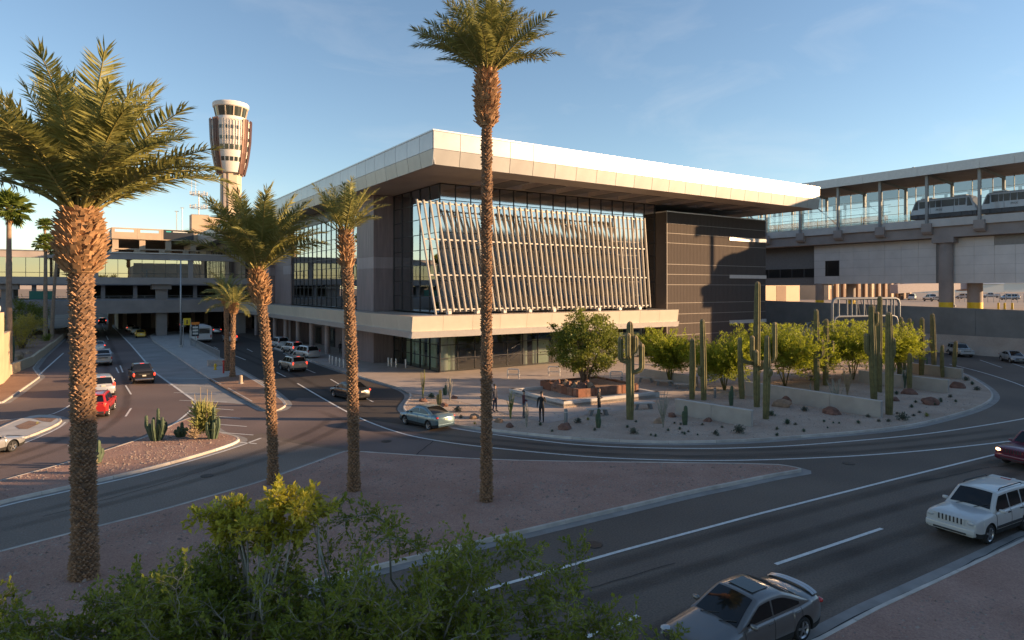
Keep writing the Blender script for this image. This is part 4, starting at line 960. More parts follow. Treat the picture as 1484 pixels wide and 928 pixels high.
car('compact', P_SILVER, 1468, 525, hd((1440, 520), (1484, 531)), 'small silver sedan on the loop road near the right edge', name='sedan')
# ================================================================ bridge, garage, control tower and the far left
M_BRC = mat('bridge_concrete', (.25, .215, .20), .8, var=.1, scale=.3, bump=.1); M_BRL = mat('bridge_parapet', (.32, .28, .26), .8, var=.1, scale=.3); M_TAN = mat('tan_concrete', (.42, .32, .23), .8, var=.08, scale=.3)
M_BGL = glassmat('bridge_glass', (.20, .20, .19), .48, .01, .4, (.95, .9, .75)); M_SIGNG = mat('green_sign', (.01, .12, .09), .5, var=.03); M_POLE = mat('galvanised_pole', (.36, .37, .38), .5, metal=.5, var=.05)
br = thing('pedestrian_bridge', 'two-level concrete bridge with a glazed walkway crossing the left road', 'bridge', (0, 150, 0)); BO = (0, -150, 0)
def bpart(mb, name, m, **k):
    o = mb.build(name, m, br, **k); o.location = BO; return o
BX0, BX1, BY = -75, 31.0, 146.0
bpart(MB().box(BX0, BY, 4.75, 27.4, BY+14, 7.25), 'road_deck', M_BRC)
bpart(MB().box(BX0, BY+.4, 10.4, 31.2, BY+7, 11.7), 'walkway_slab', M_BRL)
bpart(MB().box(BX0, BY+.3, 15.2, 31.2, BY+7.2, 16.4), 'walkway_roof', M_BRL)
bpart(MB().box(BX0, BY+.1, 16.4, 31.2, BY+7.3, 16.55), 'roof_coping', M_ALU2)
fr = MB(); n = 52; w = (BX1-BX0)/n
for i in range(n+1): fr.box(BX0+i*w-.04, BY+.75, 11.7, BX0+i*w+.04, BY+.9, 15.2)
fr.box(BX0, BY+.76, 12.45, BX1, BY+.88, 12.53)
bf = bpart(fr, 'walkway_glazing', M_MULL)
me = MB().quad((0, 0, 0), (w-.08, 0, 0), (w-.08, 0, 2.67), (0, 0, 2.67)).mesh('glass_pane', M_BGL); me2 = MB().quad((0, 0, 0), (w-.08, 0, 0), (w-.08, 0, .75), (0, 0, .75)).mesh('glass_pane', M_BGL)
for i in range(n):
    for q, z in ((me2, 11.7), (me, 12.53)):
        o = obj('glass_pane', q, bf); o.location = (BX0+i*w+.04, BY+.82, z)
for i in (7, 15, 23, 30, 31.6, 38, 46): bpart(MB().box(BX0+i*w, BY+.5, 11.7, BX0+i*w+.9, BY+1.2, 15.2), 'pilaster', M_BRL)
bpart(MB().box(BX0, BY+6.4, 11.7, BX1, BY+6.6, 15.2), 'walkway_rear_wall', M_INTD)
for x in (-34, -10.5, 14.1, 29):
    bpart(MB().box(x-.95, BY+1.5, 0, x+.95, BY+3.6, 4.75), 'pier', M_BRC); bpart(MB().box(x-.9, BY+2, 7.25, x+.9, BY+4, 10.4), 'upper_pier', M_BRC); bpart(MB().box(x-1.7, BY+1.2, 9.4, x+1.7, BY+4.6, 10.39), 'pier_cap', M_BRC)
rl = MB()
for z in (7.7, 8.1): rl.beam((BX0, BY+.25, z), (27, BY+.25, z), .05, .05)
for i in range(50): rl.box(BX0+i*2, BY+.22, 7.25, BX0+i*2+.06, BY+.28, 8.1)
bpart(rl, 'deck_railing', M_STEEL)
MB().box(-7.2, BY-.1, 7.6, -3.6, BY-.02, 9.1).build('guide_sign', M_SIGNG, br).location = BO
# dim level behind the bridge: the older terminal's upper drive
ot = thing('older_terminal', 'dim concrete terminal front behind the bridge', 'building', (0, 175, 0)); OO = (0, -175, 0)
def opart(mb, name, m):
    o = mb.build(name, m, ot); o.location = OO; return o
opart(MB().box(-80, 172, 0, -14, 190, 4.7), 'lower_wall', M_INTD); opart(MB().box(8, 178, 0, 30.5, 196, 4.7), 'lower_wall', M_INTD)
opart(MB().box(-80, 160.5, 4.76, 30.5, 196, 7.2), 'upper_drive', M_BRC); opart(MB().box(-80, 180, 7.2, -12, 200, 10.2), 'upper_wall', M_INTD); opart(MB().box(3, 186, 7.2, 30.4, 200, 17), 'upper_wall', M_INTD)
opart(MB().box(-80, 170, 10.3, 30.4, 199.5, 11.4), 'upper_roof', M_BRL)
for i in range(16): opart(MB().box(-70+i*6.2, 171, 7.2, -69.2+i*6.2, 171.8, 10.3), 'drive_column', M_BRL)
for i in range(9): opart(MB().box(-66+i*6.2, 179.9, 7.5, -62.5+i*6.2, 179.99, 9.8), 'shopfront_glass', M_BGL)
for i in range(8): opart(MB().box(6+i*2.9, 177, 0, 6.8+i*2.9, 177.8, 4.75), 'lower_column', M_BRC)
# ---- parking garage
pg = thing('parking_garage', 'sunlit tan multi-storey parking garage above the bridge', 'parking garage', (17, 215, 0)); PO = (-17, -215, 0)
def ppart(mb, name, m):
    o = mb.build(name, m, pg); o.location = PO; return o
GX0, GX1, GY0, GY1 = 7.5, 60, 200.2, 300
ppart(MB().box(GX0+1.5, GY0+1.5, 0, GX1-1, GY1-1, 17), 'core', M_INTD)
for z0, z1 in ((12.5, 15.3), (17.6, 20.2), (20.25+2.4, 25.6)):
    for i in range(9):
        a, b = GX0+i*(GX1-GX0)/9+.02, GX0+(i+1)*(GX1-GX0)/9-.02
        p = MB(); zs_ = z0+(z1-z0)*.62
        p.box(a, GY0, z0, b, GY0+.5, zs_); p.box(a, GY0, z1-.35, b, GY0+.5, z1); p.box(a, GY0, zs_, a+.7, GY0+.5, z1-.35); p.box(b-.7, GY0, zs_, b, GY0+.5, z1-.35)
        ppart(p, 'parapet_panel', M_TAN)
    for i in range(14): ppart(MB().box(GX0, GY0+.52+i*7, z0, GX0+.5, GY0+.48+(i+1)*7, z1), 'parapet_panel', M_TAN)
    ppart(MB().box(GX0+.5, GY0+.5, z0, GX1-.5, GY1, z0+.5), 'floor_slab', M_TAN)
for i in range(8):
    ppart(MB().box(GX0+.2+i*6.2, GY0+.55, 0, GX0+1.6+i*6.2, GY0+1.6, 24), 'column', M_TAN)
ppart(MB().box(19.6, GY0-.06, 22.9, 27, GY0-.01, 25.5), 'dark_sign_panel', M_MULL)
ppart(MB().box(20.2, GY0-.1, 24.9, 21.4, GY0-.07, 25.2), 'sign_bar', mat('teal_sign', (.05, .4, .4), .5, var=0)); ppart(MB().box(21.8, GY0-.1, 24.9, 25.4, GY0-.07, 25.15), 'sign_bar', M_COL)
for u, vt, vb in ((256, 307, 332), (264, 302, 332)):
    p = DP(u, vb, 200); q = DP(u, vt, 200); t = thing('roof_light_pole', 'thin pale light pole on the garage roof, '+('shorter left one' if u < 260 else 'taller right one'), 'light pole', (p.x, p.y, 25.0), 0, 'light poles on the garage roof')
    MB().tube([(0, 0, 0), (0, 0, q.z-25.0)], .12, 8).build('pole', M_POLE, t); MB().box(-.5, -.2, q.z-25.0, .5, .2, q.z-24.8).build('lamp_head', M_POLE, t)
# brown stair tower and antenna mast
p = DP(288, 331, 232)
stt = thing('stair_tower', 'brown rooftop stair tower below the antenna mast', 'building', (p.x, p.y, 0)); h1 = DP(288, 313, 232).z
MB().box(-2.6, -2.6, 0, 2.9, 3, h1).build('tower_wall', M_TAN, stt); MB().box(-2.7, -2.7, h1, 3.0, 3.1, h1+.25).build('tower_cap', M_ALU2, stt)
p2 = DP(306, 320, 240); MB().box(p2.x-p.x-2.2, p2.y-p.y, 0, p2.x-p.x+4, p2.y-p.y+4, p2.z+1.5).build('tower_wall', M_TAN, stt)
an = thing('antenna_mast', 'lattice antenna mast with two round platforms above the stair tower', 'antenna', (p.x, p.y, h1+.25)); z2 = DP(288, 284, 232).z-h1; z1 = DP(288, 303, 232).z-h1
MB().tube([(0, 0, 0), (0, 0, z2+1.5)], .2, 8).build('mast', M_POLE, an)
for z in (z1, z2):
    mb = MB(); pts = [(2.6*cos(2*pi*i/12), 2.6*sin(2*pi*i/12), z) for i in range(13)]; mb.tube(pts, .09, 6, cap=False); mb.tube([(q[0], q[1], z+.9) for q in pts], .07, 6, cap=False)
    for i in range(12): mb.tube([pts[i], (pts[i][0], pts[i][1], z+.9)], .05, 4)
    for i in range(4): mb.tube([(0, 0, z), (2.6*cos(i*pi/2), 2.6*sin(i*pi/2), z)], .08, 5)
    mb.build('platform', M_POLE, an)
    for i in range(6): MB().box(-.18, -.15, 0, .18, .15, 1.3).build('panel_antenna', M_LIP, an).location = (2.75*cos(i*pi/3), 2.75*sin(i*pi/3), z-.1)
for dx in (-2.3, -1.0): MB().tube([(dx, 0, z2), (dx, 0, z2+5.2)], .07, 6).build('whip_antenna', M_POLE, an)
# ---- control tower
p = DP(334.5, 418, 316); ct = thing('control_tower', 'tall tan air traffic control tower with a flared brown pod and glass cab', 'control tower', (p.x, p.y, 0)); k = 316/945.
def tz(v): return CAMH+(V0-v)*k
M_TAN2 = mat('tower_tan', (.50, .39, .28), .75, var=.05, scale=.2); M_COP = mat('copper_fin', (.105, .05, .035), .45, metal=.35, var=.12, scale=1.5, stretch=(1, 1, .2)); M_TWH = mat('tower_white', (.66, .60, .53), .6, var=.04)
MB().lathe([(4.9, 0), (4.9, tz(247))], 8, rot=pi/8).build('shaft', M_TAN2, ct); MB().lathe([(.9, 0), (.9, tz(250))], 6, (-3.6, -3.5, 0)).build('stair_rib', M_BRC, ct)
NS = 24
def pr(v): return interp([(178, 9.5), (205, 9.1), (222, 8.5), (240, 7.4), (252, 6.3)], v)*.985
pod = MB().lathe([(pr(252), tz(252)), (pr(240), tz(240)), (pr(225), tz(225)), (pr(205), tz(205)), (pr(180), tz(180))], NS).build('pod', M_TWH, ct, smooth=30.)
M_TWGL = mat('tower_window', (.035, .045, .04), .1, var=0, spec=.8)
for (va, vb) in ((187, 192), (202, 207), (214, 221), (231, 237)):
    for i in range(NS):
        t0 = 2*pi*(i+.12)/NS; t1 = 2*pi*(i+.88)/NS; q = []
        for (t, v) in ((t0, vb), (t1, vb), (t1, va), (t0, va)): r_ = pr(v)+.06; q.append((r_*cos(t), r_*sin(t), tz(v)))
        MB().quad(*q).build('pod_window', M_TWGL, pod)
cdir = atan2(-p.y, -p.x)   # towards the viewer
for i in range(NS*2):
    t = 2*pi*(i+.5)/(NS*2); dlt = (t-cdir+pi) % (2*pi)-pi
    white = -.42 < dlt < .62; w_ = .16 if white else .95
    if i % 4 == 2 and not white: continue
    f = MB(); vs = (176, 205, 225, 240, 254) if not white else (178, 200, 214)
    for a, b in zip(vs, vs[1:]):
        for (v0_, v1_) in ((a, b),):
            ra, rb = pr(a)+.35, pr(b)+.35; c, s_ = cos(t), sin(t); tx_, ty_ = -s_*w_/2, c*w_/2
            A = Vector((ra*c, ra*s_, tz(a))); B = Vector((rb*c, rb*s_, tz(b))); T_ = Vector((tx_, ty_, 0)); I = Vector((-c*.3, -s_*.3, 0))
            f.add([A-T_, A+T_, B+T_, B-T_, A-T_+I, A+T_+I, B+T_+I, B-T_+I], [(3, 2, 1, 0), (4, 5, 6, 7), (0, 1, 5, 4), (2, 3, 7, 6), (1, 2, 6, 5), (3, 0, 4, 7)])
    f.build('pod_fin', M_COP if not white else M_TWH, pod)
MB().lathe([(9.0, tz(180)), (9.2, tz(177.5)), (7.6, tz(176.5)), (7.0, tz(172))], NS).build('cab_base', M_TWH, ct, smooth=30.)
MB().lathe([(6.6, tz(172.2)), (7.6, tz(158.5))], NS).build('cab_glass', M_TWGL, ct)
for i in range(12):
    t = 2*pi*i/12; MB().beam((6.75*cos(t), 6.75*sin(t), tz(172.2)), (7.75*cos(t), 7.75*sin(t), tz(158.5)), .5, .25).build('cab_mullion', M_TAN2, ct)
MB().lathe([(7.7, tz(158.7)), (8.15, tz(157.5)), (8.3, tz(153)), (8.0, tz(151.3)), (7, tz(150.8))], NS).build('cab_roof', M_TWH, ct, smooth=30.)
# ---- far-left boundary wall, planter
M_LW = mat('sand_wall', (.48, .37, .24), .85, var=.08, scale=.5, bump=.12)
a = G(-60, 588); b = G(6, 557); c = G(15, 547)
bw = thing('boundary_wall', 'tall sand-coloured wall at the left edge of the view', 'wall', (*b, 0))
def wallseg(p, q, t, z0, z1, name, m, parent, loc):
    p = Vector(p[:2]); q = Vector(q[:2]); d = (q-p).normalized(); nrm = Vector((-d.y, d.x))*t; pts = [p, q, q+nrm, p+nrm]
    if area2([(v.x, v.y) for v in pts]) < 0: pts = pts[::-1]
    return MB().prism([(v.x-loc[0], v.y-loc[1]) for v in pts], z0-loc[2], z1-loc[2]).build(name, m, parent)
wallseg(a, b, .4, .1, 7.2, 'wall_panel', M_LW, bw, (*b, 0)); wallseg(b, c, .4, .1, 5.0, 'wall_panel', M_LW, bw, (*b, 0))
MB().lathe([(.02, 0), (.3, .1), (.36, .4), (.3, .65), (.02, .8)], 12, (b[0]*0-.6, -.1, 7.2)).build('globe_lamp', M_COL, bw, smooth=True)
pl = thing('planter_wall', 'stepped sand-coloured planter wall along the left road', 'wall', (*G(47, 532), 0)); PL = (*G(47, 532), 0)
segs = [((14, 546), (31, 539), 1.25), ((31, 539), (47, 532), 1.25), ((47, 532), (62, 519), 1.15), ((62, 519), (77, 506), 1.05), ((77, 506), (92, 492), .95), ((92, 492), (104, 481), .9)]
for q, r_, hh in segs: wallseg(G(*r_), G(*q), -.35, .1, hh, 'planter_panel', M_LW, pl, PL)
pb = px([(15, 543), (47, 529), (92, 489.5), (104, 479)], .1)+[(-6, 165), (-30, 165), (-22, 75)]
struct(sheet('planter_soil', pb, .95, M_DGR))
# ---- street furniture on the median
def pole_light(u, v, vt, label):
    x, y = G(u, v); d = depth(x, y); H_ = CAMH+(V0-vt)*d/FX
    t = thing('street_light', label, 'street light', (x, y, .15)); MB().tube([(0, 0, 0), (0, 0, H_-.15)], [.16, .1], 10).build('pole', M_POLE, t, smooth=True); MB().lathe([(.3, 0), (.3, .35), (.2, .4)], 10).build('base', M_CONC, t)
    for s in (-1, 1): MB().box(s*.9-.55, -.22, H_-.25, s*.9+.55, .22, H_-.08).build('lamp_head', M_POLE, t, bevel=.04)
    MB().box(-.9, -.05, H_-.2, .9, .05, H_-.12).build('arm', M_POLE, t)
pole_light(262, 505, 377, 'tall pale street light on the median pavement')
x, y = G(271, 502); t = thing('warning_sign', 'yellow warning sign on two posts beside the street light', 'sign', (x, y, .15))
for s in (-1, 1): MB().tube([(s*.55, 0, 0), (s*.55, 0, 4.3)], .06, 8).build('post', M_POLE, t)
MB().box(-.55, -.05, 3.35, .55, -.01, 4.5).build('sign_board', M_YEL, t); 
pm = MB(); pm.lathe([(.02, .3), (.1, .22), (.1, .12), (.02, .04)], 8, (0, -.06, 3.9)); pm.box(-.1, -.07, 3.55, .1, -.055, 3.95); pm.build('pedestrian_symbol', M_PLAST if 'M_PLAST' in globals() else M_MULL, t)
x, y = G(283, 503); t = thing('stop_sign_board', 'dark stop board with an orange header beside the shuttle bus', 'sign', (x, y, .15))
MB().tube([(0, 0, 0), (0, 0, 3.5)], .07, 8).build('post', M_POLE, t); MB().box(-.55, -.06, 1.6, .55, -.02, 3.5).build('sign_board', M_MULL, t); MB().box(-.6, -.07, 3.5, .6, -.01, 3.9).build('orange_header', mat('orange_sign', (.75, .22, .02), .5, var=0), t)
for i in range(3): MB().box(-.4, -.08, 1.9+i*.5, .4, -.065, 2.2+i*.5).build('white_lettering_bar', M_COL, t)
# picket railing on the median's right edge
A = Vector(G(277, 500, .15)); B = Vector(G(318, 521, .15)); fc = thing('picket_railing', 'pale metal picket railing along the median pavement', 'railing', (A.x, A.y, .15)); n = 34
for i in range(n+1):
    q = A+(B-A)*i/n-A; MB().box(q.x-.03, q.y-.03, 0, q.x+.03, q.y+.03, 1.15).build('picket', M_POLE, fc)
d_ = B-A; MB().beam((0, 0, 1.15), (d_.x, d_.y, 1.15), .06, .06).beam((0, 0, .15), (d_.x, d_.y, .15), .05, .05).build('rail', M_POLE, fc)
x, y = G(313, 530, .15); t = thing('concrete_block', 'low pale concrete block at the railing end', 'barrier', (x, y, .15)); MB().box(-.95, -.3, 0, .95, .3, .75).build('block_body', M_CONC, t, bevel=.05); MB().box(-.8, -.36, .25, .8, -.29, .6).build('recess_panel', M_KERB, t)
x, y = G(312, 536, .15); t = thing('fire_hydrant', 'small yellow fire hydrant in front of the concrete block', 'hydrant', (x, y, .15))
MB().lathe([(.17, 0), (.17, .08), (.11, .1), (.11, .5), (.14, .52), (.14, .58), (.1, .66), (.03, .74)], 12).build('hydrant_body', M_YEL, t, smooth=40.); MB().tube([(-.2, 0, .42), (.2, 0, .42)], .06, 8).build('hose_cap', M_YEL, t); MB().tube([(0, -.18, .38), (0, 0, .38)], .07, 8).build('pump_cap', M_YEL, t)
x, y = G(324, 541, .15); t = thing('red_standpipe', 'slim red standpipe beside the palm pair', 'standpipe', (x, y, .15)); MB().tube([(0, 0, 0), (0, 0, 1.3)], .09, 8).build('pipe', P_RED if 'P_RED' in globals() else M_YEL, t); MB().lathe([(.14, 0), (.14, .12), (.06, .2)], 10, (0, 0, 1.25)).build('cap', P_RED if 'P_RED' in globals() else M_YEL, t)
x, y = G(349, 556, .15); t = thing('stub_post', 'short tan stub post on the median gravel', 'post', (x, y, .15)); MB().lathe([(.17, 0), (.17, .75), (.12, .82)], 10).build('post_body', M_TAN, t); MB().lathe([(.24, 0), (.24, .08)], 10).build('foot', M_CONC, t)
# white shuttle bus seen from behind
x, y = G(296, 497); t = thing('shuttle_bus', 'white shuttle bus stopped by the median railing', 'bus', (x, y, 0), 0); w = 1.25
bb = MB(); prf = [(-w, .4), (-w-.03, 1.6), (-w+.05, 2.7), (-w+.25, 2.95), (w-.25, 2.95), (w-.05, 2.7), (w+.03, 1.6), (w, .4)]
bb.extrude(prf, 'y', -.2, 8.2); bb.build('bus_body', mat('bus_white', (.55, .55, .54), .4, var=.05), t, bevel=.06)
MB().box(-.85, -.23, 1.65, .85, -.19, 2.55).build('rear_window', M_BGL, t); MB().box(-1.2, -.28, .35, 1.2, -.19, .6).build('rear_bumper', M_MULL, t)
for s in (-1, 1):
    MB().box(s*1.05-.09, -.235, .9, s*1.05+.09, -.2, 1.4).build('tail_light', M_TL if 'M_TL' in globals() else M_YEL, t)
    for yy2 in (1.6, 6.4): MB().tube([(s*1.05-.15, yy2, .45), (s*1.05+.15, yy2, .45)], .45, 18).build('wheel', M_MULL, t)
    for k2 in range(5): MB().box(s*1.24-.02, .6+k2*1.45, 1.6, s*1.24+.03, 1.85+k2*1.45, 2.5).build('side_window', M_BGL, t)
# ================================================================ plants
def leafmat(name, c, c2, trans=.25, rough=.5):
    m = bpy.data.materials.new(name); m.use_nodes = True; nt = m.node_tree; nt.nodes.clear(); L = nt.links.new
    out = nt.nodes.new('ShaderNodeOutputMaterial'); mix = nt.nodes.new('ShaderNodeMixShader'); pb = nt.nodes.new('ShaderNodeBsdfPrincipled'); tl = nt.nodes.new('ShaderNodeBsdfTranslucent')
    t = nt.nodes.new('ShaderNodeTexCoord'); n = nt.nodes.new('ShaderNodeTexNoise'); n.inputs['Scale'].default_value = 1.3; n.inputs['Detail'].default_value = 4
    cr = nt.nodes.new('ShaderNodeValToRGB'); cr.color_ramp.elements[0].color = (*c, 1); cr.color_ramp.elements[1].color = (*c2, 1); cr.color_ramp.elements[0].position = .35; cr.color_ramp.elements[1].position = .65
    L(t.outputs['Object'], n.inputs[0]); L(n.outputs[0], cr.inputs[0]); L(cr.outputs[0], pb.inputs['Base Color']); L(cr.outputs[0], tl.inputs[0])
    pb.inputs['Roughness'].default_value = rough; pb.inputs['Specular IOR Level'].default_value = .35; mix.inputs[0].default_value = trans
    L(pb.outputs[0], mix.inputs[1]); L(tl.outputs[0], mix.inputs[2]); L(mix.outputs[0], out.inputs[0])
    return m
M_FROND = leafmat('date_frond', (.20, .205, .055), (.34, .325, .11), .4); M_FAN = leafmat('fan_leaf', (.12, .17, .03), (.22, .26, .05), .35); M_RACH = mat('frond_stalk', (.25, .21, .06), .5, var=.15)
M_BARK = mat('palm_bark', (.13, .08, .05), .9, var=.3, scale=6, bump=.4, bscale=25); M_SCALE = mat('palm_scale', (.27, .16, .09), .85, var=.32, scale=5); M_BOOT = mat('palm_boot', (.36, .205, .10), .85, var=.3, scale=4); M_FANBARK = mat('fan_palm_bark', (.24, .17, .12), .9, var=.15, scale=3, bump=.3)
M_PV = leafmat('palo_verde_leaf', (.25, .29, .02), (.38, .41, .045), .5); M_MESQ = leafmat('mesquite_leaf', (.12, .15, .022), (.23, .25, .04), .45); M_NEAR = leafmat('near_leaf', (.16, .195, .022), (.29, .31, .045), .5, .4)
M_NEARY = leafmat('near_leaf_sunlit', (.40, .37, .035), (.55, .50, .075), .5, .4)  # same tree's leaf with sunlit yellow put into the colour
M_TWIG = mat('pale_twig', (.26, .24, .19), .8, var=.2, scale=6); M_PVB = mat('green_bark', (.16, .15, .05), .7, var=.2, scale=5); M_WOOD = mat('grey_wood', (.15, .11, .08), .85, var=.2, scale=5, bump=.3)
M_SAG = mat('saguaro_skin', (.16, .14, .055), .75, var=.22, scale=2.5, bump=.2, bscale=30); M_SAGT = mat('saguaro_tip', (.22, .17, .09), .8, var=.15); M_CAC = mat('cactus_green', (.055, .085, .045), .7, var=.18, scale=5)
M_AGV = leafmat('agave_leaf', (.07, .11, .075), (.12, .16, .11), .1); M_GREY = leafmat('grey_shrub_leaf', (.10, .115, .09), (.17, .175, .14), .15); M_YUC = leafmat('yucca_leaf', (.20, .21, .06), (.34, .33, .11), .3); M_DRY = mat('dry_stalk', (.34, .25, .15), .85, var=.2)
M_ROCK = mat('red_rock', (.17, .085, .06), .9, var=.3, scale=3, bump=.5, bscale=8); M_ROCK2 = mat('tan_rock', (.26, .17, .11), .9, var=.25, scale=3, bump=.5, bscale=8)
def frond_mesh(L, droop, seed, leaflets=64, ll=.74, wl=.058):
    rnd = random.Random(seed); mb = MB(); pts = []; N = 18
    for i in range(N+1):
        t = i/N; a = droop*t**1.6; pts.append((t, a))
    P = [Vector((0, 0, 0))]; A = []
    for i in range(N):
        a = -droop*((i+.5)/N)**1.5; A.append(a); P.append(P[-1]+Vector((cos(a), 0, sin(a)))*(L/N))
    A.append(A[-1])
    mb.tube(P, [.045*(1-.85*i/N)*(L/4.5)+.006 for i in range(N+1)], 5, mi=1)
    for k in range(leaflets):
        t = .16+.84*(k+.5)/leaflets; f = t*N; i = min(N-1, int(f)); p = P[i].lerp(P[i+1], f-i); a = A[i]
        fw = Vector((cos(a), 0, sin(a))); up = Vector((-sin(a), 0, cos(a)))
        prof = min(1, (t-.1)/.22)*min(1, (1.06-t)/.42)**.6; le = ll*(.35+.75*prof)*L/4.5*rnd.uniform(.85, 1.12)
        for s in (-1, 1):
            sw = R(rnd.uniform(48, 62)+10*(1-t)) if t < .93 else R(rnd.uniform(12, 35))
            v = R(rnd.uniform(0, 30))*(1 if rnd.random() < .75 else -.3)
            d = (fw*cos(sw)+(Vector((0, s, 0))*cos(v)+up*sin(v))*sin(sw)).normalized()
            w = fw.cross(d).cross(d).normalized() if False else (fw-d*fw.dot(d)).normalized()
            w = (w*.8+up*rnd.uniform(-.5, .5)).normalized(); hw = wl*.5*(.5+.6*prof)*L/4.5
            m = p+d*le*.5; e = p+d*le+Vector((0, 0, -.12*le)); m = m+Vector((0, 0, .02*le))
            mb.add([p-w*hw*.5, p+w*hw*.5, m+w*hw, m-w*hw, e], [(0, 1, 2, 3), (3, 2, 4)], 0)
    return mb.mesh('frond', [M_FROND, M_RACH])
FR = {}
def fronds(L):
    k = round(L, 1)
    if k not in FR: FR[k] = [frond_mesh(L, R(d), 11+i, leaflets=92 if L > 3.2 else 60) for i, d in enumerate((18, 34, 50, 68))]
    return FR[k]
def date_palm(x, y, ztop, rt, lean, label, L=4.5, nf=44, boot=(1.6, .62), emin=2, emax=86, group=None, crown_tilt=(0, 0), seed=1, scale_rows=.09, z0=0.):
    rnd = random.Random(seed); t = thing('date_palm', label, 'palm tree', (x, y, z0), 0, group); H = ztop-z0
    lx, ly = lean; bl, br_ = boot
    def axis(z):
        f = z/H; return Vector((lx*f*f, ly*f*f, z))
    def rad(z):
        f = z/H; return rt*(1.0+.22*max(0, 1-f*7)-.06*f)
    pts = [axis(H*i/24) for i in range(25)]; mb = MB(); mb.tube(pts, [rad(p.z)*.93 for p in pts], 14); trunk = mb.build('trunk', M_BARK, t, smooth=True)
    sc = MB(); z = .05; row = 0; zt_ = H-bl*.9
    while z < zt_:
        r_ = rad(z); n = max(9, int(2*pi*r_/.15)); c = axis(z)
        for i in range(n):
            if rnd.random() < .07: continue
            a = 2*pi*(i+.5*(row % 2)+rnd.uniform(-.2, .2))/n; zz = rnd.uniform(-.035, .035); w = 2*pi*r_/n*.56; ca, sa = cos(a), sin(a); tx, ty = -sa*w, ca*w
            o = r_*.92; tip = r_+rnd.uniform(.015, .10)
            A = Vector((o*ca-tx, o*sa-ty, zz)); B = Vector((o*ca+tx, o*sa+ty, zz)); C = Vector((tip*ca+tx*.35, tip*sa+ty*.35, zz+scale_rows*.95)); D = Vector((tip*ca-tx*.35, tip*sa-ty*.35, zz+scale_rows*.95)); E = Vector((o*ca, o*sa, zz+scale_rows*1.5))
            sc.add([A+c, B+c, C+c, D+c, E+c], [(0, 1, 2, 3), (3, 2, 4), (1, 4, 2), (0, 3, 4)])
        z += scale_rows; row += 1
    so_ = sc.build('leaf_scar', M_SCALE, trunk); so_['kind'] = 'stuff'
    bo = MB(); nb = int(330*bl*br_/.6)     # swollen head of cut leaf bases
    core = [axis(H-bl*1.0+bl*1.15*i/8) for i in range(9)]; bo.tube(core, [rt*.9+(br_*.86-rt*.9)*sin(pi*min(1, .12+.80*i/8))**.7 for i in range(9)], 12)
    for k in range(nb):
        f = (k+.5)/nb; zz = H-bl+bl*1.12*f; a = k*2.39996+rnd.uniform(-.2, .2); rr = rt*.85+(br_-rt*.85)*sin(pi*min(1, .15+.76*f))**.75; c = axis(min(H, zz)); c.z = zz
        ca, sa = cos(a), sin(a); w = rnd.uniform(.04, .10)*max(.7, br_/.62); T_ = Vector((-sa, ca, 0))*w; O = Vector((ca, sa, 0)); up = Vector((0, 0, 1)); ln = rnd.uniform(.16, .36); kk = rnd.uniform(.2, 1.5)
        A = c+O*rr*.86-T_; B = c+O*rr*.86+T_; e = (O*kk+up).normalized(); C = c+O*rr*.90+e*ln+T_*.7; D = c+O*rr*.90+e*ln-T_*.7; I = -O*.06+up*.0
        bo.add([A, B, C, D, A+I, B+I, C+I*.7, D+I*.7], [(0, 1, 2, 3), (7, 6, 5, 4), (1, 5, 6, 2), (4, 0, 3, 7), (3, 2, 6, 7)])
    b_o = bo.build('leaf_boot', M_BOOT, trunk); b_o['kind'] = 'stuff'
    vs = fronds(L)
    for k in range(nf):
        f = (k+.5)/nf; el = R(emin+(emax-emin)*(1-f**.85)+rnd.uniform(-6, 6)); az = k*2.39996+rnd.uniform(-.25, .25)
        me = vs[min(3, max(0, int((1-el/R(90))*4+rnd.uniform(-.5, .7))))]
        o = obj('frond', me, t); c = axis(H); o.location = (c.x+cos(az)*.12, c.y+sin(az)*.12, H-.05+.25*(el/R(90)))
        m = Matrix.Rotation(az, 4, 'Z') @ Matrix.Rotation(-el, 4, 'Y') @ Matrix.Rotation(rnd.uniform(-.5, .5), 4, 'X')
        m = Matrix.Rotation(crown_tilt[0], 4, 'X') @ Matrix.Rotation(crown_tilt[1], 4, 'Y') @ m
        o.rotation_euler = m.to_euler(); s = rnd.uniform(.82, 1.06); o.scale = (s, s, s)
    return t
def dp_at(u, v, vt, **k):
    x, y = G(u, v, .1); d = depth(x, y); return x, y, CAMH+(V0-vt)*d/FX
x, y, zt_ = dp_at(122, 838, 318); date_palm(x, y, zt_, .345, (-.12, .0), 'big feathery date palm at the left with a thick scaly trunk', L=5.0, nf=58, boot=(1.75, .70), emin=38, seed=3)
x, y, zt_ = dp_at(396, 702, 398); date_palm(x, y, zt_, .215, (-.65, .45), 'date palm leaning left over the yellow-lit branches', L=4.2, nf=32, boot=(1.5, .42), emin=40, seed=5)
x, y, zt_ = dp_at(513, 712, 342); date_palm(x, y, zt_, .235, (-.35, .25), 'slim date palm with a small sparse crown before the terminal corner', L=2.4, nf=24, boot=(1.5, .29), emin=42, seed=8)
x, y, zt_ = dp_at(705, 727, 112); date_palm(x, y, zt_, .225, (.02, .0), 'tallest date palm, its crown cut by the top edge', L=3.55, nf=44, boot=(2.2, .50), emin=38, seed=9)
x, y, zt_ = dp_at(329, 538, 430); date_palm(x, y, zt_, .25, (-.1, .1), 'taller left palm of the pair on the median gravel', L=3.0, nf=26, boot=(1.0, .42), emin=6, seed=12, scale_rows=.25, group='palm pair on the median')
x, y, zt_ = dp_at(337, 547, 442); date_palm(x, y, zt_, .23, (.1, .0), 'shorter right palm of the pair on the median gravel', L=2.7, nf=24, boot=(1.0, .45), emin=6, seed=13, scale_rows=.25, group='palm pair on the median')
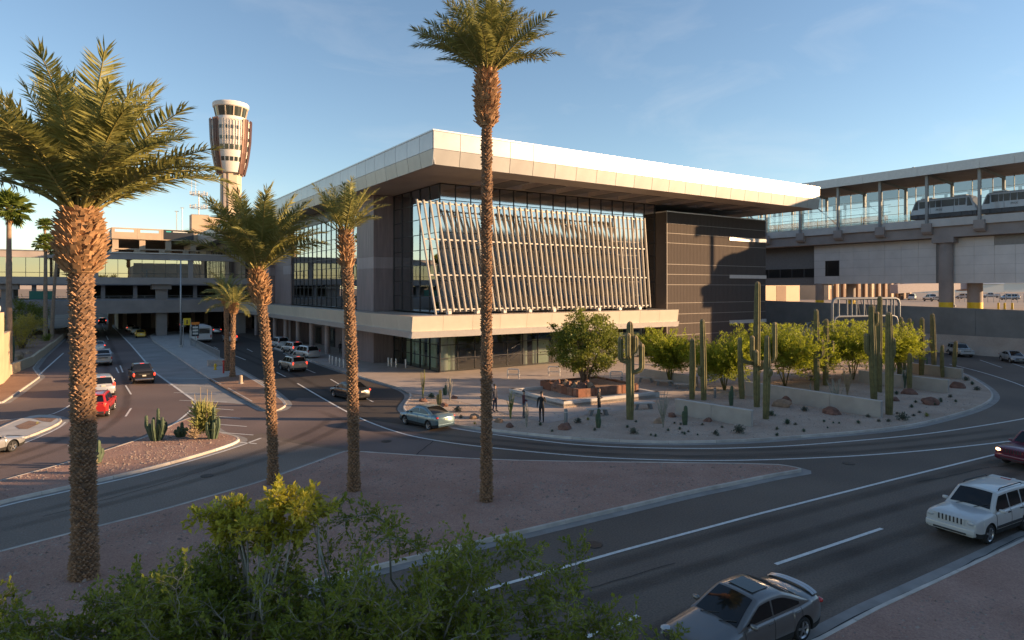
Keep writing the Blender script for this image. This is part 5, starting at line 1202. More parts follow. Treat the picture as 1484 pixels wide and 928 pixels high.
# fan palms
def fan_mesh(seed):
    rnd = random.Random(seed); mb = MB(); mb.tube([(0, 0, 0), (.55, 0, .03), (1.0, 0, 0)], [.03, .025, .02], 4, mi=1); n = 22
    for k in range(n):
        a = R(-125+250*k/(n-1)); l = .95*(1-.25*(abs(a)/2.2)**2)*rnd.uniform(.9, 1.1); d = Vector((cos(a), sin(a), 0)); w = Vector((-sin(a), cos(a), 0))*.065; p = Vector((1, 0, 0)); dr = Vector((0, 0, -.22*l*rnd.uniform(.4, 1.6)))
        mb.add([p, p+d*l*.6+w, p+d*l+dr, p+d*l*.6-w+Vector((0, 0, .03))], [(0, 1, 2), (0, 2, 3)], 0)
    return mb.mesh('fan_leaf', [M_FAN, M_RACH])
FANS = [fan_mesh(i) for i in range(3)]
def fan_palm(x, y, zt_, rt, R_, label, lean=(0, 0), n=46, seed=1, group=None):
    rnd = random.Random(seed); t = thing('fan_palm', label, 'palm tree', (x, y, 0), 0, group); pts = [Vector((lean[0]*(i/12)**1.5, lean[1]*(i/12)**1.5, zt_*i/12)) for i in range(13)]
    tr = MB().tube(pts, [rt*(1.25-.45*i/12) for i in range(13)], 12).build('trunk', M_FANBARK, t, smooth=True)
    sk = MB(); 
    for k in range(60):
        a = k*2.4; zz = -R_*.75*(k/60); r_ = rt*.8+.06; sk.add([(r_*cos(a-.3), r_*sin(a-.3), zz+.3), (r_*cos(a+.3), r_*sin(a+.3), zz+.3), ((r_+.16)*cos(a), (r_+.16)*sin(a), zz-.1)], [(0, 1, 2)])
    s_ = sk.build('dead_leaf_skirt', M_BOOT, tr); s_.location = pts[-1]; s_['kind'] = 'stuff'
    for k in range(n):
        f = (k+.5)/n; el = R(88-125*f+rnd.uniform(-8, 8)); az = k*2.39996; o = obj('fan_leaf', FANS[k % 3], t); o.location = pts[-1]
        o.rotation_euler = (Matrix.Rotation(az, 4, 'Z') @ Matrix.Rotation(-el, 4, 'Y')).to_euler(); s = R_/1.9*rnd.uniform(.85, 1.1); o.scale = (s, s, s)
p = DP(13, 305, 74); fan_palm(p.x-.0, p.y, p.z, .28, 2.4, 'fan palm with a sunlit bushy head at the far left', lean=(0, 0), seed=2)
p = DP(65, 327, 150); fan_palm(p.x, p.y, p.z, .3, 1.9, 'small-headed taller fan palm rising behind the big palm', seed=3, group='fan palms by the bridge')
p = DP(66, 354, 108); fan_palm(p.x, p.y, p.z, .28, 1.9, 'shorter fan palm with a wider head before the bridge', seed=4, group='fan palms by the bridge')
p = DP(75, 362, 112); fan_palm(p.x, p.y, p.z, .25, 1.5, 'dim leaning fan palm next to the bridge pier', lean=(.8, 0), seed=5, group='fan palms by the bridge')
# ---- leafy trees
def leafcloud(mb, centers, n, size, asp, rnd, up=.0, gauss=.5, mi=0):
    for (c, r_) in centers:
        c = Vector(c)
        for _ in range(n):
            d = Vector((rnd.gauss(0, 1), rnd.gauss(0, 1), rnd.gauss(0, 1)*.85)); q = c+d*r_*gauss
            a = Vector((rnd.gauss(0, 1), rnd.gauss(0, 1), rnd.gauss(0, 1)+up)).normalized(); b = a.cross(Vector((rnd.gauss(0, 1), rnd.gauss(0, 1), rnd.gauss(0, 1)))).normalized()
            l = size*rnd.uniform(.6, 1.4); w = l*asp
            mb.add([q-b*w*.5, q+a*l*.5-b*w*.3, q+a*l, q+a*l*.4+b*w*.6], [(0, 1, 2, 3)], mi)
def bush_tree(name, x, y, z0, rx, rz, zc, label, m, bark, nclump=60, nleaf=70, size=.16, asp=.3, up=.0, stems=4, seed=1, cat='tree', group=None, cl=.42, lump=.3, thick=1.):
    rnd = random.Random(seed); t = thing(name, label, cat, (x, y, z0), 0, group); cs = []
    while len(cs) < nclump:
        d = Vector((rnd.uniform(-1, 1), rnd.uniform(-1, 1), rnd.uniform(-1, 1)))
        if d.length > 1 or d.length < .25: continue
        if rnd.random() > .35+.65*d.length: continue
        k = 1+lump*noise.noise(d*2.4+Vector((seed, 0, 0))); cs.append((Vector((d.x*rx*k, d.y*rx*k, zc+d.z*rz*k)), rx*cl*rnd.uniform(.6, 1.15)))
    mb = MB(); leafcloud(mb, cs, nleaf, size, asp, rnd, up); c = mb.build('crown', m, t)
    tr = MB()
    for s in range(stems):
        a = 2*pi*s/stems+rnd.uniform(-.4, .4); tg = Vector((cos(a)*rx*.55, sin(a)*rx*.55, zc+rz*.2)); p0 = Vector((cos(a)*.1, sin(a)*.1, 0)); pm_ = p0.lerp(tg, .5)+Vector((rnd.uniform(-.15, .15), rnd.uniform(-.15, .15), .1))
        tr.tube([p0, p0.lerp(pm_, .5)+Vector((0, 0, .05)), pm_, tg], [(.09*rx/1.6+.02)*thick, (.07*rx/1.6+.015)*thick, (.05*rx/1.6+.01)*thick, .02], 7)
        for _ in range(5):
            q = rnd.choice(cs)[0]; b0 = pm_.lerp(tg, rnd.random()); tr.tube([b0, b0.lerp(q, .5)+Vector((0, 0, .08)), q], [.03, .02, .008], 5)
    tr.build('trunk', bark, t, smooth=True)
    return t
def bt_px(name, u, v, vt, hw, label, m, bark, z=.14, zlow=None, **k):
    x, y = G(u, v, z); d = depth(x, y); top = CAMH+(V0-vt)*d/FX-z; rx = hw*d/FX; lo = zlow if zlow is not None else top*.28
    return bush_tree(name, x, y, z, rx, (top-lo)/2, (top+lo)/2, label, m, bark, **k)
bt_px('mesquite_tree', 848, 557, 455, 54, 'large round green tree growing from the raised stone planter', M_MESQ, M_WOOD, z=.9, zlow=1.1, nclump=190, nleaf=95, size=.22, asp=.5, seed=21, cl=.17, stems=8, lump=.5, thick=.55)
def palo_verde(u, v, vt, hw, label, seed):
    x, y = G(u, v, .14); d = depth(x, y); top = (CAMH+(V0-vt)*d/FX-.14)*1.06; rx = hw*d/FX*1.3; rnd = random.Random(seed); t = thing('palo_verde', label, 'tree', (x, y, .14), 0, 'palo verde trees in the garden')
    tr = MB(); mb = MB(); stems = []
    for s in range(9):
        a = 2*pi*s/9+rnd.uniform(-.3, .3); q = rnd.uniform(.35, .8); tg = Vector((cos(a)*rx*q, sin(a)*rx*q, top*rnd.uniform(.5, .8))); m = tg*.45+Vector((0, 0, .12*top)); m.x *= .7; m.y *= .7
        tr.tube([(cos(a)*.06, sin(a)*.06, 0), m, tg], [.055, .04, .02], 6); stems.append((m, tg))
    for k in range(520):
        m, tg = rnd.choice(stems); b = m.lerp(tg, rnd.random()**.9)*rnd.uniform(.75, 1.05); a = rnd.random()*2*pi
        D = Vector((b.x/rx*.9+cos(a)*.75, b.y/rx*.9+sin(a)*.75, rnd.uniform(-.45, 1.0))).normalized(); L_ = rx*rnd.uniform(.4, .85); p = b.copy(); pts = [p.copy()]
        for i in range(7):
            D = (D+Vector((rnd.gauss(0, .14), rnd.gauss(0, .14), rnd.gauss(0, .1)+.06))).normalized(); p = p+D*L_/7
            if p.z > top: p.z = top-rnd.random()*.1
            pts.append(p.copy())
            for _ in range(9):
                e = (D*1.3+Vector((rnd.gauss(0, .6), rnd.gauss(0, .6), rnd.gauss(0, .6)+.2))).normalized(); w = e.orthogonal().normalized(); w = (Matrix.Rotation(rnd.random()*6.28, 3, e) @ w)*.031; l = rnd.uniform(.12, .30); q = p+Vector((rnd.gauss(0, .06), rnd.gauss(0, .06), rnd.gauss(0, .06)))
                mb.add([q, q+e*l*.5+w, q+e*l, q+e*l*.5-w], [(0, 1, 2, 3)])
        tr.tube(pts, [.012]*3+[.006]*5, 3, cap=False)
    mb.build('crown', M_PV, t); tr.build('trunk', M_PVB, t, smooth=True)
PVL = ['palo verde behind the tall many-armed saguaro group, nearest the terminal wall', 'palo verde left of the tallest saguaro', 'wide palo verde right of the tallest saguaro', 'palo verde directly below the white pipe frame', 'palo verde at the right end of the row below the pipe frame', 'small palo verde between the two twin-armed saguaros']
for i, (u, v, vt, hw) in enumerate(((971, 556, 482, 30), (1050, 566, 487, 38), (1138, 560, 477, 50), (1236, 550, 473, 46), (1292, 545, 474, 32), (1182, 552, 488, 32))):
    palo_verde(u, v, vt, hw, PVL[i], 30+i)
# ---- saguaros
def ribbed(mb, pts, rads, n=22):
    b = len(mb.v); pts = [Vector(p) for p in pts]; prev = None
    for i, p in enumerate(pts):
        d = (pts[min(i+1, len(pts)-1)]-pts[max(0, i-1)]).normalized()
        a = d.cross(Vector((1, 0, 0))).normalized() if prev is None else (prev-d*prev.dot(d)).normalized(); prev = a; c = d.cross(a)
        for k in range(n):
            t = 2*pi*k/n; r_ = rads[i]*(1.0 if k % 2 else .80); mb.v.append(tuple(p+(a*cos(t)+c*sin(t))*r_))
    for i in range(len(pts)-1):
        for k in range(n): mb.f.append((b+i*n+k, b+i*n+(k+1) % n, b+(i+1)*n+(k+1) % n, b+(i+1)*n+k)); mb.m.append(1 if i >= len(pts)-4 else 0)
    e = b+(len(pts)-1)*n; mb.f.append(tuple(e+k for k in range(n))); mb.m.append(1)
def column(H, r_, wob=0., seed=0):
    n = 12; zs = [H*i/n for i in range(n)]+[H-r_*.9, H-r_*.5, H-r_*.2, H]; zs = sorted(zs); out = []; rr = []
    for z in zs:
        f = z/H; out.append((wob*sin(f*2.2+seed), wob*sin(f*1.7+seed*2), z)); base = r_*(.80+.28*sin(pi*min(1, f*.9+.1))); k = 1 if z < H-r_ else sqrt(max(.02, 1-((z-(H-r_))/r_)**2)); rr.append(base*k)
    return out, rr
def saguaro(u, v, vt, wpx, label, arms=(), z=.14, seed=0, group='saguaros in the garden', lean=0.):
    x, y = G(u, v, z); d = depth(x, y); s = d/FX; H_ = (v-vt)*s; r_ = wpx*s/2; t = thing('saguaro', label, 'cactus', (x, y, z), 0, group)
    mb = MB(); a, b = column(H_, r_, .09, seed); a = [(p[0]+lean*(p[2]/H_), p[1], p[2]) for p in a]; ribbed(mb, a, b); mb.build('stem', [M_SAG, M_SAGT], t, smooth=35.)
    for (dx, jv, ev, tv, fy) in arms:     # px offset sideways, joint v, elbow v, tip v, forward lean
        X = Vector((FC, -FS, 0))*(dx*s); F = Vector((-FS, -FC, 0))*(fy); zj = (v-jv)*s; ze = (v-ev)*s; zt2 = (v-tv)*s; ar = r_*.72; jx = lean*zj/H_
        p0 = Vector((jx, 0, zj)); pts = [p0, p0+(X+F)*.55+Vector((0, 0, (ze-zj)*.3)), p0+(X+F)*.92+Vector((0, 0, (ze-zj)*.75)), Vector((jx, 0, ze+.12))+(X+F)*1.05]
        base = Vector((jx, 0, 0))+(X+F)*1.06
        for k in range(1, 7): pts.append(Vector((base.x, base.y, ze+.12+(zt2-ze-.12-ar)*k/6)))
        for q in (.5, .85, 1.): pts.append(Vector((base.x, base.y, zt2-ar+ar*q)))
        rr = [ar*.8, ar*.85, ar*.95]+[ar]*7+[ar*.85, ar*.5, ar*.12]
        mb = MB(); ribbed(mb, pts, rr, 16); mb.build('arm', [M_SAG, M_SAGT], t, smooth=35.)
SG = [
 (913, 608, 466, 11.5, 'thick saguaro with four raised arms beside the plaza bench', [(-13, 525, 521, 488, 0), (-4, 518, 514, 482, .35), (7, 512, 508, 486, .1), (16, 541, 535, 498, 0)]),
 (1003, 579, 490, 8.5, 'plain saguaro column left of the taller thin one', []),
 (1018, 580, 462, 8.5, 'thin tall saguaro with a small bud arm at mid height', [(-4.5, 545, 542, 530, .1)]),
 (1075, 578, 507, 8, 'short leaning saguaro behind the low concrete wall', []),
 (1099, 590, 408, 9.5, 'tallest saguaro with curved arms low on its left', [(-25, 528, 521, 489, 0), (-10, 522, 517, 486, .3), (-6, 530, 526, 506, .5), (5, 535, 531, 522, .3)]),
 (1110, 607, 486, 9.5, 'dark based saguaro with one long arm curving right', [(12, 527, 520, 467, 0), (4, 545, 542, 534, .3)]),
 (1183, 566, 448, 8, 'saguaro with one low arm touching its twin-armed neighbour', [(7, 520, 515, 492, .1)]),
 (1197, 559, 462, 8, 'saguaro with two symmetrical raised arms', [(-7, 517, 513, 494, 0), (9, 517, 513, 494, 0)]),
 (1287, 601, 452, 10.5, 'thick pale saguaro at the end of the low wall', [(5, 520, 516, 489, .15)]),
 (1265, 579, 441, 10, 'saguaro with a long left arm and a small high right arm', [(-9, 516, 508, 483, 0), (6, 472, 468, 452, 0)]),
 (1276, 568, 429, 8, 'slender saguaro rising highest in front of the pipe frame', []),
 (1304, 545, 459, 6.5, 'thin saguaro under the right leg of the pipe frame', []),
 (1318, 532, 461, 6, 'dark thin saguaro right of the pipe frame', [(3, 500, 498, 488, .2)]),
 (1319, 566, 512, 6.5, 'short saguaro before the middle low wall', []),
 (1335, 544, 460, 7, 'tall saguaro with a short left arm behind the middle low wall', [(-6, 500, 497, 489, 0)]),
 (1352, 530, 454, 7, 'tall saguaro with a stubby bud near the farthest low wall', [(-3, 505, 502, 488, .1)]),
 (1367, 547, 500, 5, 'short brown-tipped saguaro by the farthest low wall', []),
 (1384, 532, 494, 5.5, 'last saguaro on the right, in front of the parked-looking silver off-roader', []),
 (1310, 536, 468, 5, 'thin saguaro second from the right leg of the pipe frame', [(4, 500, 497, 474, 0)]),
 (1276, 569, 511, 5, 'short orange-tinted saguaro between two thick ones', []),
]
for i, (u, v, vt, w, lab, arms) in enumerate(SG): saguaro(u, v, vt, w, lab, arms, seed=i, lean=-.12 if i == 4 else (.0))
# ================================================================ garden walls, planter, benches, plants, people
M_LOWW = mat('low_wall_concrete', (.38, .34, .30), .85, var=.08, scale=.8, bump=.15); M_LOWT = mat('low_wall_cap', (.46, .43, .40), .8, var=.06); M_CORT = mat('weathered_steel', (.17, .065, .035), .8, var=.25, scale=2.5, bump=.15); M_SLABS = mat('rough_red_slab', (.22, .11, .07), .9, var=.3, scale=2, bump=.4, bscale=6)
def low_wall(a, b, h, label, cap=True):
    A, B = Vector(G(*a, GZ)), Vector(G(*b, GZ)); t = thing('low_concrete_wall', label, 'wall', (A.x, A.y, GZ), 0, 'low garden walls'); d = B-A; L = d.length; t.rotation_euler = (0, 0, atan2(d.y, d.x))
    n = max(1, round(L/4)); w = L/n
    for i in range(n): MB().box(i*w+.006, -.14, -.1, (i+1)*w-.006, .14, h).build('wall_panel', M_LOWW, t, bevel=.012)
    MB().box(-.02, -.16, h+.001, L+.02, .16, h+.05).build('wall_cap', M_LOWT, t, bevel=.01)
low_wall((980, 600), (1090, 619), 1.1, 'low concrete wall in front of the tallest saguaros')
low_wall((1081, 573), (1278, 606), 1.2, 'long low concrete wall ending at the thick pale saguaro')
low_wall((1245, 554), (1375, 570), 1.15, 'middle low concrete wall right of the palo verdes')
low_wall((1320, 540), (1395, 550), 1.05, 'farthest low concrete wall near the loop road bend')
low_wall((928, 548), (1010, 562), 1.0, 'low concrete wall with benches behind the planter')
# planter
L_, F_, R_ = (Vector(G(*q, GZ)) for q in ((738, 572), (817, 592), (956, 577))); B_ = L_+R_-F_; C_ = (L_+R_)/2
pt = thing('stone_planter', 'two-tier square planter of concrete and rust-red slabs on the plaza', 'planter', (C_.x, C_.y, GZ+.012))
def ringw(parent, pts, t, z0, z1, name, m, split=1):
    n = len(pts)
    for i in range(n):
        a, b = Vector(pts[i]), Vector(pts[(i+1) % n]); d = b-a; nr = Vector((-d.y, d.x)).normalized()
        if nr.dot(-a-b) < 0: nr = -nr
        for k in range(split):
            p = a+d*(k/split)+d.normalized()*(.01 if k else 0); q = a+d*((k+1)/split)-d.normalized()*.01
            jz = random.uniform(-.04, .04) if split > 3 else 0; jo = nr*(random.uniform(-.05, .05) if split > 3 else 0)
            poly = [p+jo, q+jo, q+jo+nr*t, p+jo+nr*t]; poly = [(v.x, v.y) for v in poly]
            if area2(poly) < 0: poly = poly[::-1]
            MB().prism(poly, z0, z1+jz).build(name, m if not callable(m) else m(), parent, bevel=.02)
loc = [q-C_ for q in (L_, F_, R_, B_)]
ringw(pt, [q.to_tuple() for q in loc], .45, .10, .52, 'concrete_edge', M_LOWT, 3); ringw(pt, [(q*.985).to_tuple() for q in loc], .3, 0, .095, 'steel_skirt', M_CORT, 1)
i2 = [Vector(G(*q, GZ))-C_ for q in ((783, 568), (838, 582), (925, 573))]; i2.append(i2[0]+i2[2]-i2[1])
MB().prism([q.to_tuple() for q in (loc if area2([q.to_tuple() for q in loc]) > 0 else loc[::-1])], .0, .3).build('planter_gravel', M_DG, pt)
ringw(pt, [q.to_tuple() for q in i2], .3, .3, 1.0, 'rust_slab', lambda: random.choice([M_CORT, M_SLABS, M_SLABS]), 7)
MB().prism([(q*.96).to_tuple() for q in (i2 if area2([q.to_tuple() for q in i2]) > 0 else i2[::-1])], .3, .85).build('planter_soil', M_DGR, pt)
def rock(u, v, wpx, label, m, z=GZ, seed=0, flat=.6):
    x, y = G(u, v, z); d = depth(x, y); r_ = wpx*d/FX/2; rnd = random.Random(seed*7+3); me = bpy.data.meshes.new('rock')
    import bmesh
    bm = bmesh.new(); bmesh.ops.create_icosphere(bm, subdivisions=3, radius=1)
    for vtx in bm.verts:
        p = vtx.co; k = 1+.35*noise.noise(p*1.3+Vector((seed*3.1, 0, 0)))+.12*noise.noise(p*3.5+Vector((0, seed, 0))); vtx.co = Vector((p.x*k*r_*1.05, p.y*k*r_*.85, (p.z*k*flat+flat*.35)*r_))
        for ax_ in ((1, .3, .6), (-.5, 1, .4), (.2, -.8, .7)):
            nn = Vector(ax_).normalized(); q = vtx.co.dot(nn)-r_*.72
            if q > 0: vtx.co -= nn*q*.85
    bm.to_mesh(me); bm.free(); me.materials.append(m); o = obj('rock', me); o.location = (x, y, z); o.rotation_euler = (0, 0, rnd.random()*6); tag(o, label, 'rock', 'boulders in the garden'); return o
RK = [(1132, 589, 26, 'largest pale-topped red boulder behind the tallest saguaros', 1), (1140, 583, 22, 'dark red boulder touching the largest pale boulder', 0), (1026, 611, 13, 'round boulder below the front low wall', 0), (1206, 600, 25, 'flat dark boulder below the long low wall', 0), (1297, 581, 14, 'boulder beside the thick pale saguaro', 0), (1348, 586, 25, 'jagged dark red boulder in the open gravel near the bend', 0), (1386, 562, 21, 'flat red boulder near the garden tip', 0), (614, 582, 12, 'round dark boulder nearest the blue sedan roof', 0), (644, 589, 13, 'dark boulder just above the blue sedan', 0), (687, 606, 17, 'orange sunlit boulder left of the tall palm trunk', 1), (658, 578, 11, 'dim boulder at the foot of the pale ocotillo', 0), (722, 612, 14, 'tan boulder right of the tall palm trunk', 1), (739, 619, 14, 'dark flat boulder beside the kerb', 0), (818, 622, 22, 'wide grey-brown boulder by the dark bollard', 0), (955, 613, 18, 'pinkish boulder under the pink ocotillo', 1), (974, 604, 14, 'grey boulder at the corner of the front low wall', 0), (1318, 571, 20, 'low dark boulder in front of the middle low wall', 0)]
for i, (u, v, w, lab, k) in enumerate(RK): rock(u, v, w, lab, M_ROCK2 if k else M_ROCK, seed=i)
for i in range(16):
    f, g = random.uniform(-.8, .8), random.uniform(-.8, .8); c = C_+(i2[1]+i2[0])*.5*f+(i2[1]+i2[2])*.5*g
    o = rock(838, 580, random.uniform(8, 17), '', random.choice([M_ROCK, M_ROCK2]), seed=40+i, flat=.9); o.location = (c.x, c.y, GZ+.84); o['label'] = 'rough boulder set in the soil of the upper planter tier'; o['group'] = 'boulders in the planter'
# --- small plants
def shrub(u, v, wpx, label, m=None, z=GZ, hgt=.8, seed=0, name='desert_shrub', n=260):
    x, y = G(u, v, z); d = depth(x, y); r_ = wpx*d/FX/2; rnd = random.Random(seed); t = thing(name, label, 'shrub', (x, y, z), 0, 'low shrubs in the garden'); mb = MB()
    for _ in range(n):
        a = rnd.random()*2*pi; e = rnd.random()**.6*pi/2; l = r_*rnd.uniform(.55, 1.1); D = Vector((cos(a)*cos(e), sin(a)*cos(e), sin(e)*hgt*1.2)); p = D*l*rnd.uniform(.3, 1); b = D.cross(Vector((rnd.gauss(0, 1), rnd.gauss(0, 1), rnd.gauss(0, 1)))).normalized(); k = r_*.10; q = D*r_*rnd.uniform(.15, .3)
        mb.add([p-b*k*.5, p+q*.5-b*k, p+q, p+q*.5+b*k], [(0, 1, 2, 3)])
    mb.build('foliage', m or M_GREY, t); st = MB()
    for k in range(7): a = k*.9; st.tube([(0, 0, 0), (cos(a)*r_*.4, sin(a)*r_*.4, r_*.5*hgt)], [.015, .006], 4)
    st.build('stem', M_WOOD, t)
def agave(u, v, wpx, label, m=None, z=GZ, n=26, seed=0, up=.2):
    x, y = G(u, v, z); d = depth(x, y); r_ = wpx*d/FX/2; rnd = random.Random(seed); t = thing('agave', label, 'agave', (x, y, z), 0, 'agaves in the garden')
    for k in range(n):
        a = k*2.4; e = R(12+70*(k/n)**.9+rnd.uniform(-6, 6))+up*.3; l = r_*rnd.uniform(.9, 1.15); w = r_*.13; c, s = cos(a), sin(a); D = Vector((c*cos(e), s*cos(e), sin(e))); T_ = Vector((-s, c, 0)); U_ = D.cross(T_)*-1
        mb = MB(); mb.add([T_*-w*.5, T_*w*.5, D*l*.5+T_*w, D*l*.5-T_*w, D*l, D*l*.5+U_*-.03*r_], [(0, 1, 2, 5), (0, 5, 3), (5, 2, 4), (3, 5, 4)]); mb.build('leaf', m or M_AGV, t)
def ocotillo(u, v, vt, spread, label, m, n=12, z=GZ, seed=0, name='ocotillo', leafy=0, rw=.022):
    x, y = G(u, v, z); d = depth(x, y); H_ = (v-vt)*d/FX; S_ = spread*d/FX/2; rnd = random.Random(seed); t = thing(name, label, 'shrub', (x, y, z), 0, 'ocotillos in the garden')
    for k in range(n):
        a = rnd.random()*2*pi; s = S_*rnd.uniform(.25, 1); h = H_*rnd.uniform(.65, 1); pts = [Vector((0, 0, 0))]
        for i in range(1, 7): f = i/6; pts.append(Vector((cos(a)*s*f**1.3+rnd.uniform(-.03, .03), sin(a)*s*f**1.3+rnd.uniform(-.03, .03), h*f)))
        mb = MB().tube(pts, [rw*1.4, rw*1.2, rw*1.1, rw, rw*.9, rw*.7, rw*.4], 5)
        if leafy:
            for i in range(leafy):
                f = rnd.uniform(.2, 1); j = min(5, int(f*6)); p = pts[j].lerp(pts[j+1], f*6-j); q = Vector((rnd.gauss(0, 1), rnd.gauss(0, 1), rnd.gauss(0, 1))).normalized(); w = q.orthogonal().normalized()*.03; mb.add([p, p+q*.04+w, p+q*.09], [(0, 1, 2)])
        mb.build('cane', m, t)
def organ(u, v, vt, wpx, label, n=7, z=GZ, seed=0, r0=.09, m=None, group='column cacti'):
    x, y = G(u, v, z); d = depth(x, y); H_ = (v-vt)*d/FX; S_ = wpx*d/FX/2; rnd = random.Random(seed); t = thing('organ_pipe_cactus', label, 'cactus', (x, y, z), 0, group)
    for k in range(n):
        a = k*2.4; s = S_*sqrt((k+.2)/n); h = H_*(1 if k == 0 else rnd.uniform(.45, .8)); p, rr = column(h, r0*rnd.uniform(.85, 1.15), .0); p = [(cos(a)*s*(.45+.55*min(1, q[2]/(h*.6))), sin(a)*s*(.45+.55*min(1, q[2]/(h*.6))), q[2]) for q in p]
        mb = MB(); ribbed(mb, p, rr, 14); mb.build('column', [m or M_CAC, m or M_CAC], t, smooth=35.)
SHR = [(838, 613, 15, 'rounded grey-green shrub right of the dark bollard'), (918, 629, 17, 'bluish grey shrub in the front gravel below the thick saguaro'), (1071, 628, 24, 'widest grey shrub, below the end of the front low wall'), (1037, 630, 13, 'small grey shrub below the front low wall'), (1308, 609, 22, 'grey shrub in the gravel below the thick pale saguaro'), (1416, 566, 12, 'grey shrub closest to the garden tip'), (1400, 552, 12, 'dark shrub behind the farthest low wall end'), (1166, 596, 13, 'grey upright shrub below the long low wall'), (1184, 582, 18, 'dim shrub against the long low wall'), (1118, 603, 14, 'dark shrub at the foot of the dark based saguaro'), (663, 597, 16, 'pale round shrub above the blue sedan'), (625, 577, 14, 'green shrub between two dark boulders near the kerb'), (1258, 605, 9, 'tiny pale shrub near the end of the long low wall'), (700, 597, 12, 'yellowish shrub half behind the tall palm trunk')]
for i, (u, v, w, lab) in enumerate(SHR): shrub(u, v, w, lab, seed=i, m=M_GREY if i not in (9, 11, 13) else (M_YUC if i == 13 else M_AGV))
AGV = [(1141, 615, 17, 'large blue-green agave in the front gravel'), (852, 609, 9, 'small bright agave behind the grey-green shrub'), (783, 617, 11, 'low agave at the feet of the walking figures'), (950, 633, 9, 'small agave close to the front kerb'), (992, 630, 9, 'small agave beside the short cactus'), (985, 623, 9, 'tiny agave left of the round boulder'), (1126, 623, 10, 'upper of two small agaves below the big agave'), (1126, 632, 11, 'lower of two small agaves near the front kerb'), (1165, 626, 10, 'lone small agave right of the big agave'), (1244, 614, 11, 'dark small agave below the flat boulder'), (1343, 604, 13, 'spreading yellow-green agave near the bend'), (1321, 591, 11, 'reddish agave left of the jagged boulder'), (1327, 584, 9, 'small agave touching the jagged boulder'), (1363, 581, 10, 'agave right of the jagged boulder'), (1385, 583, 9, 'small agave below the flat red boulder'), (1409, 558, 11, 'rusty agave near the garden tip'), (1299, 572, 12, 'dark agave behind the thick pale saguaro'), (1194, 612, 8, 'tiny agave left of the flat boulder'), (800, 626, 8, 'tiny agave near the kerb below the walking figures'), (862, 624, 9, 'tiny agave below the plaza bench'), (668, 606, 11, 'small agave left of the orange boulder'), (688, 615, 8, 'tiny yellow agave by the kerb near the palm')]
for i, (u, v, w, lab) in enumerate(AGV): agave(u, v, w, lab, seed=i, m=M_YUC if i in (1, 10, 21) else M_AGV)
rs = random.Random(4)
for i in range(34):
    u = rs.uniform(900, 1400); v = rs.uniform(0, 1)*34+interp([(900, 610), (1090, 615), (1280, 600), (1400, 562)], u)
    if u > 1330: v = min(v, 600-(u-1330)*.5)
    if not inside(G(u, v+5), gl): continue
    (agave if i % 2 else shrub)(u, v, rs.uniform(5, 9), 'tiny low desert plant dotted on the front garden gravel', seed=200+i)
for o in list(col.objects):
    if o.get('label') == 'tiny low desert plant dotted on the front garden gravel': o['group'] = 'tiny plants dotted on the garden gravel'; o['category'] = 'plant'; o.name = 'desert_plant'
OC = [(961, 620, 566, 22, 'pink-grey ocotillo with upright canes left of the front low wall', M_TWIG, 12), (1212, 592, 546, 34, 'pale bare ocotillo behind the long low wall', M_TWIG, 14), (1228, 574, 530, 22, 'straw-coloured spiky ocotillo lit by the sun', M_DRY, 26), (763, 619, 583, 16, 'grey ocotillo between two walking figures', M_TWIG, 9), (740, 607, 566, 14, 'green ocotillo beside the plaza path', M_YUC, 9), (613, 577, 534, 11, 'tall green ocotillo near the terminal kerb', M_YUC, 7), (652, 581, 544, 14, 'pale bare ocotillo on the left gravel bed', M_TWIG, 10), (1311, 563, 526, 13, 'green ocotillo behind the middle low wall', M_AGV, 10), (1344, 532, 512, 8, 'thin ocotillo behind the farthest low wall', M_AGV, 6), (1175, 575, 552, 8, 'small ocotillo against the long low wall', M_TWIG, 6)]
for i, (u, v, vt, s, lab, m, n) in enumerate(OC): ocotillo(u, v, vt, s, lab, m, n, seed=i, leafy=14 if m in (M_YUC, M_AGV) else 0, rw=.03 if i != 2 else .02)
organ(993, 616, 588, 6, 'short yellow-tipped cactus with one bud below the front low wall', 2, r0=.13); organ(867, 620, 592, 6, 'short twin cactus below the plaza bench', 3, r0=.11); organ(637, 588, 565, 7, 'short yellow-green cactus above the blue sedan', 2, r0=.12, m=M_SAG); organ(1060, 588, 559, 5, 'slim short cactus behind the front low wall', 2, r0=.12); organ(645, 573, 558, 8, 'small cactus clump by the terminal path', 4, r0=.09)
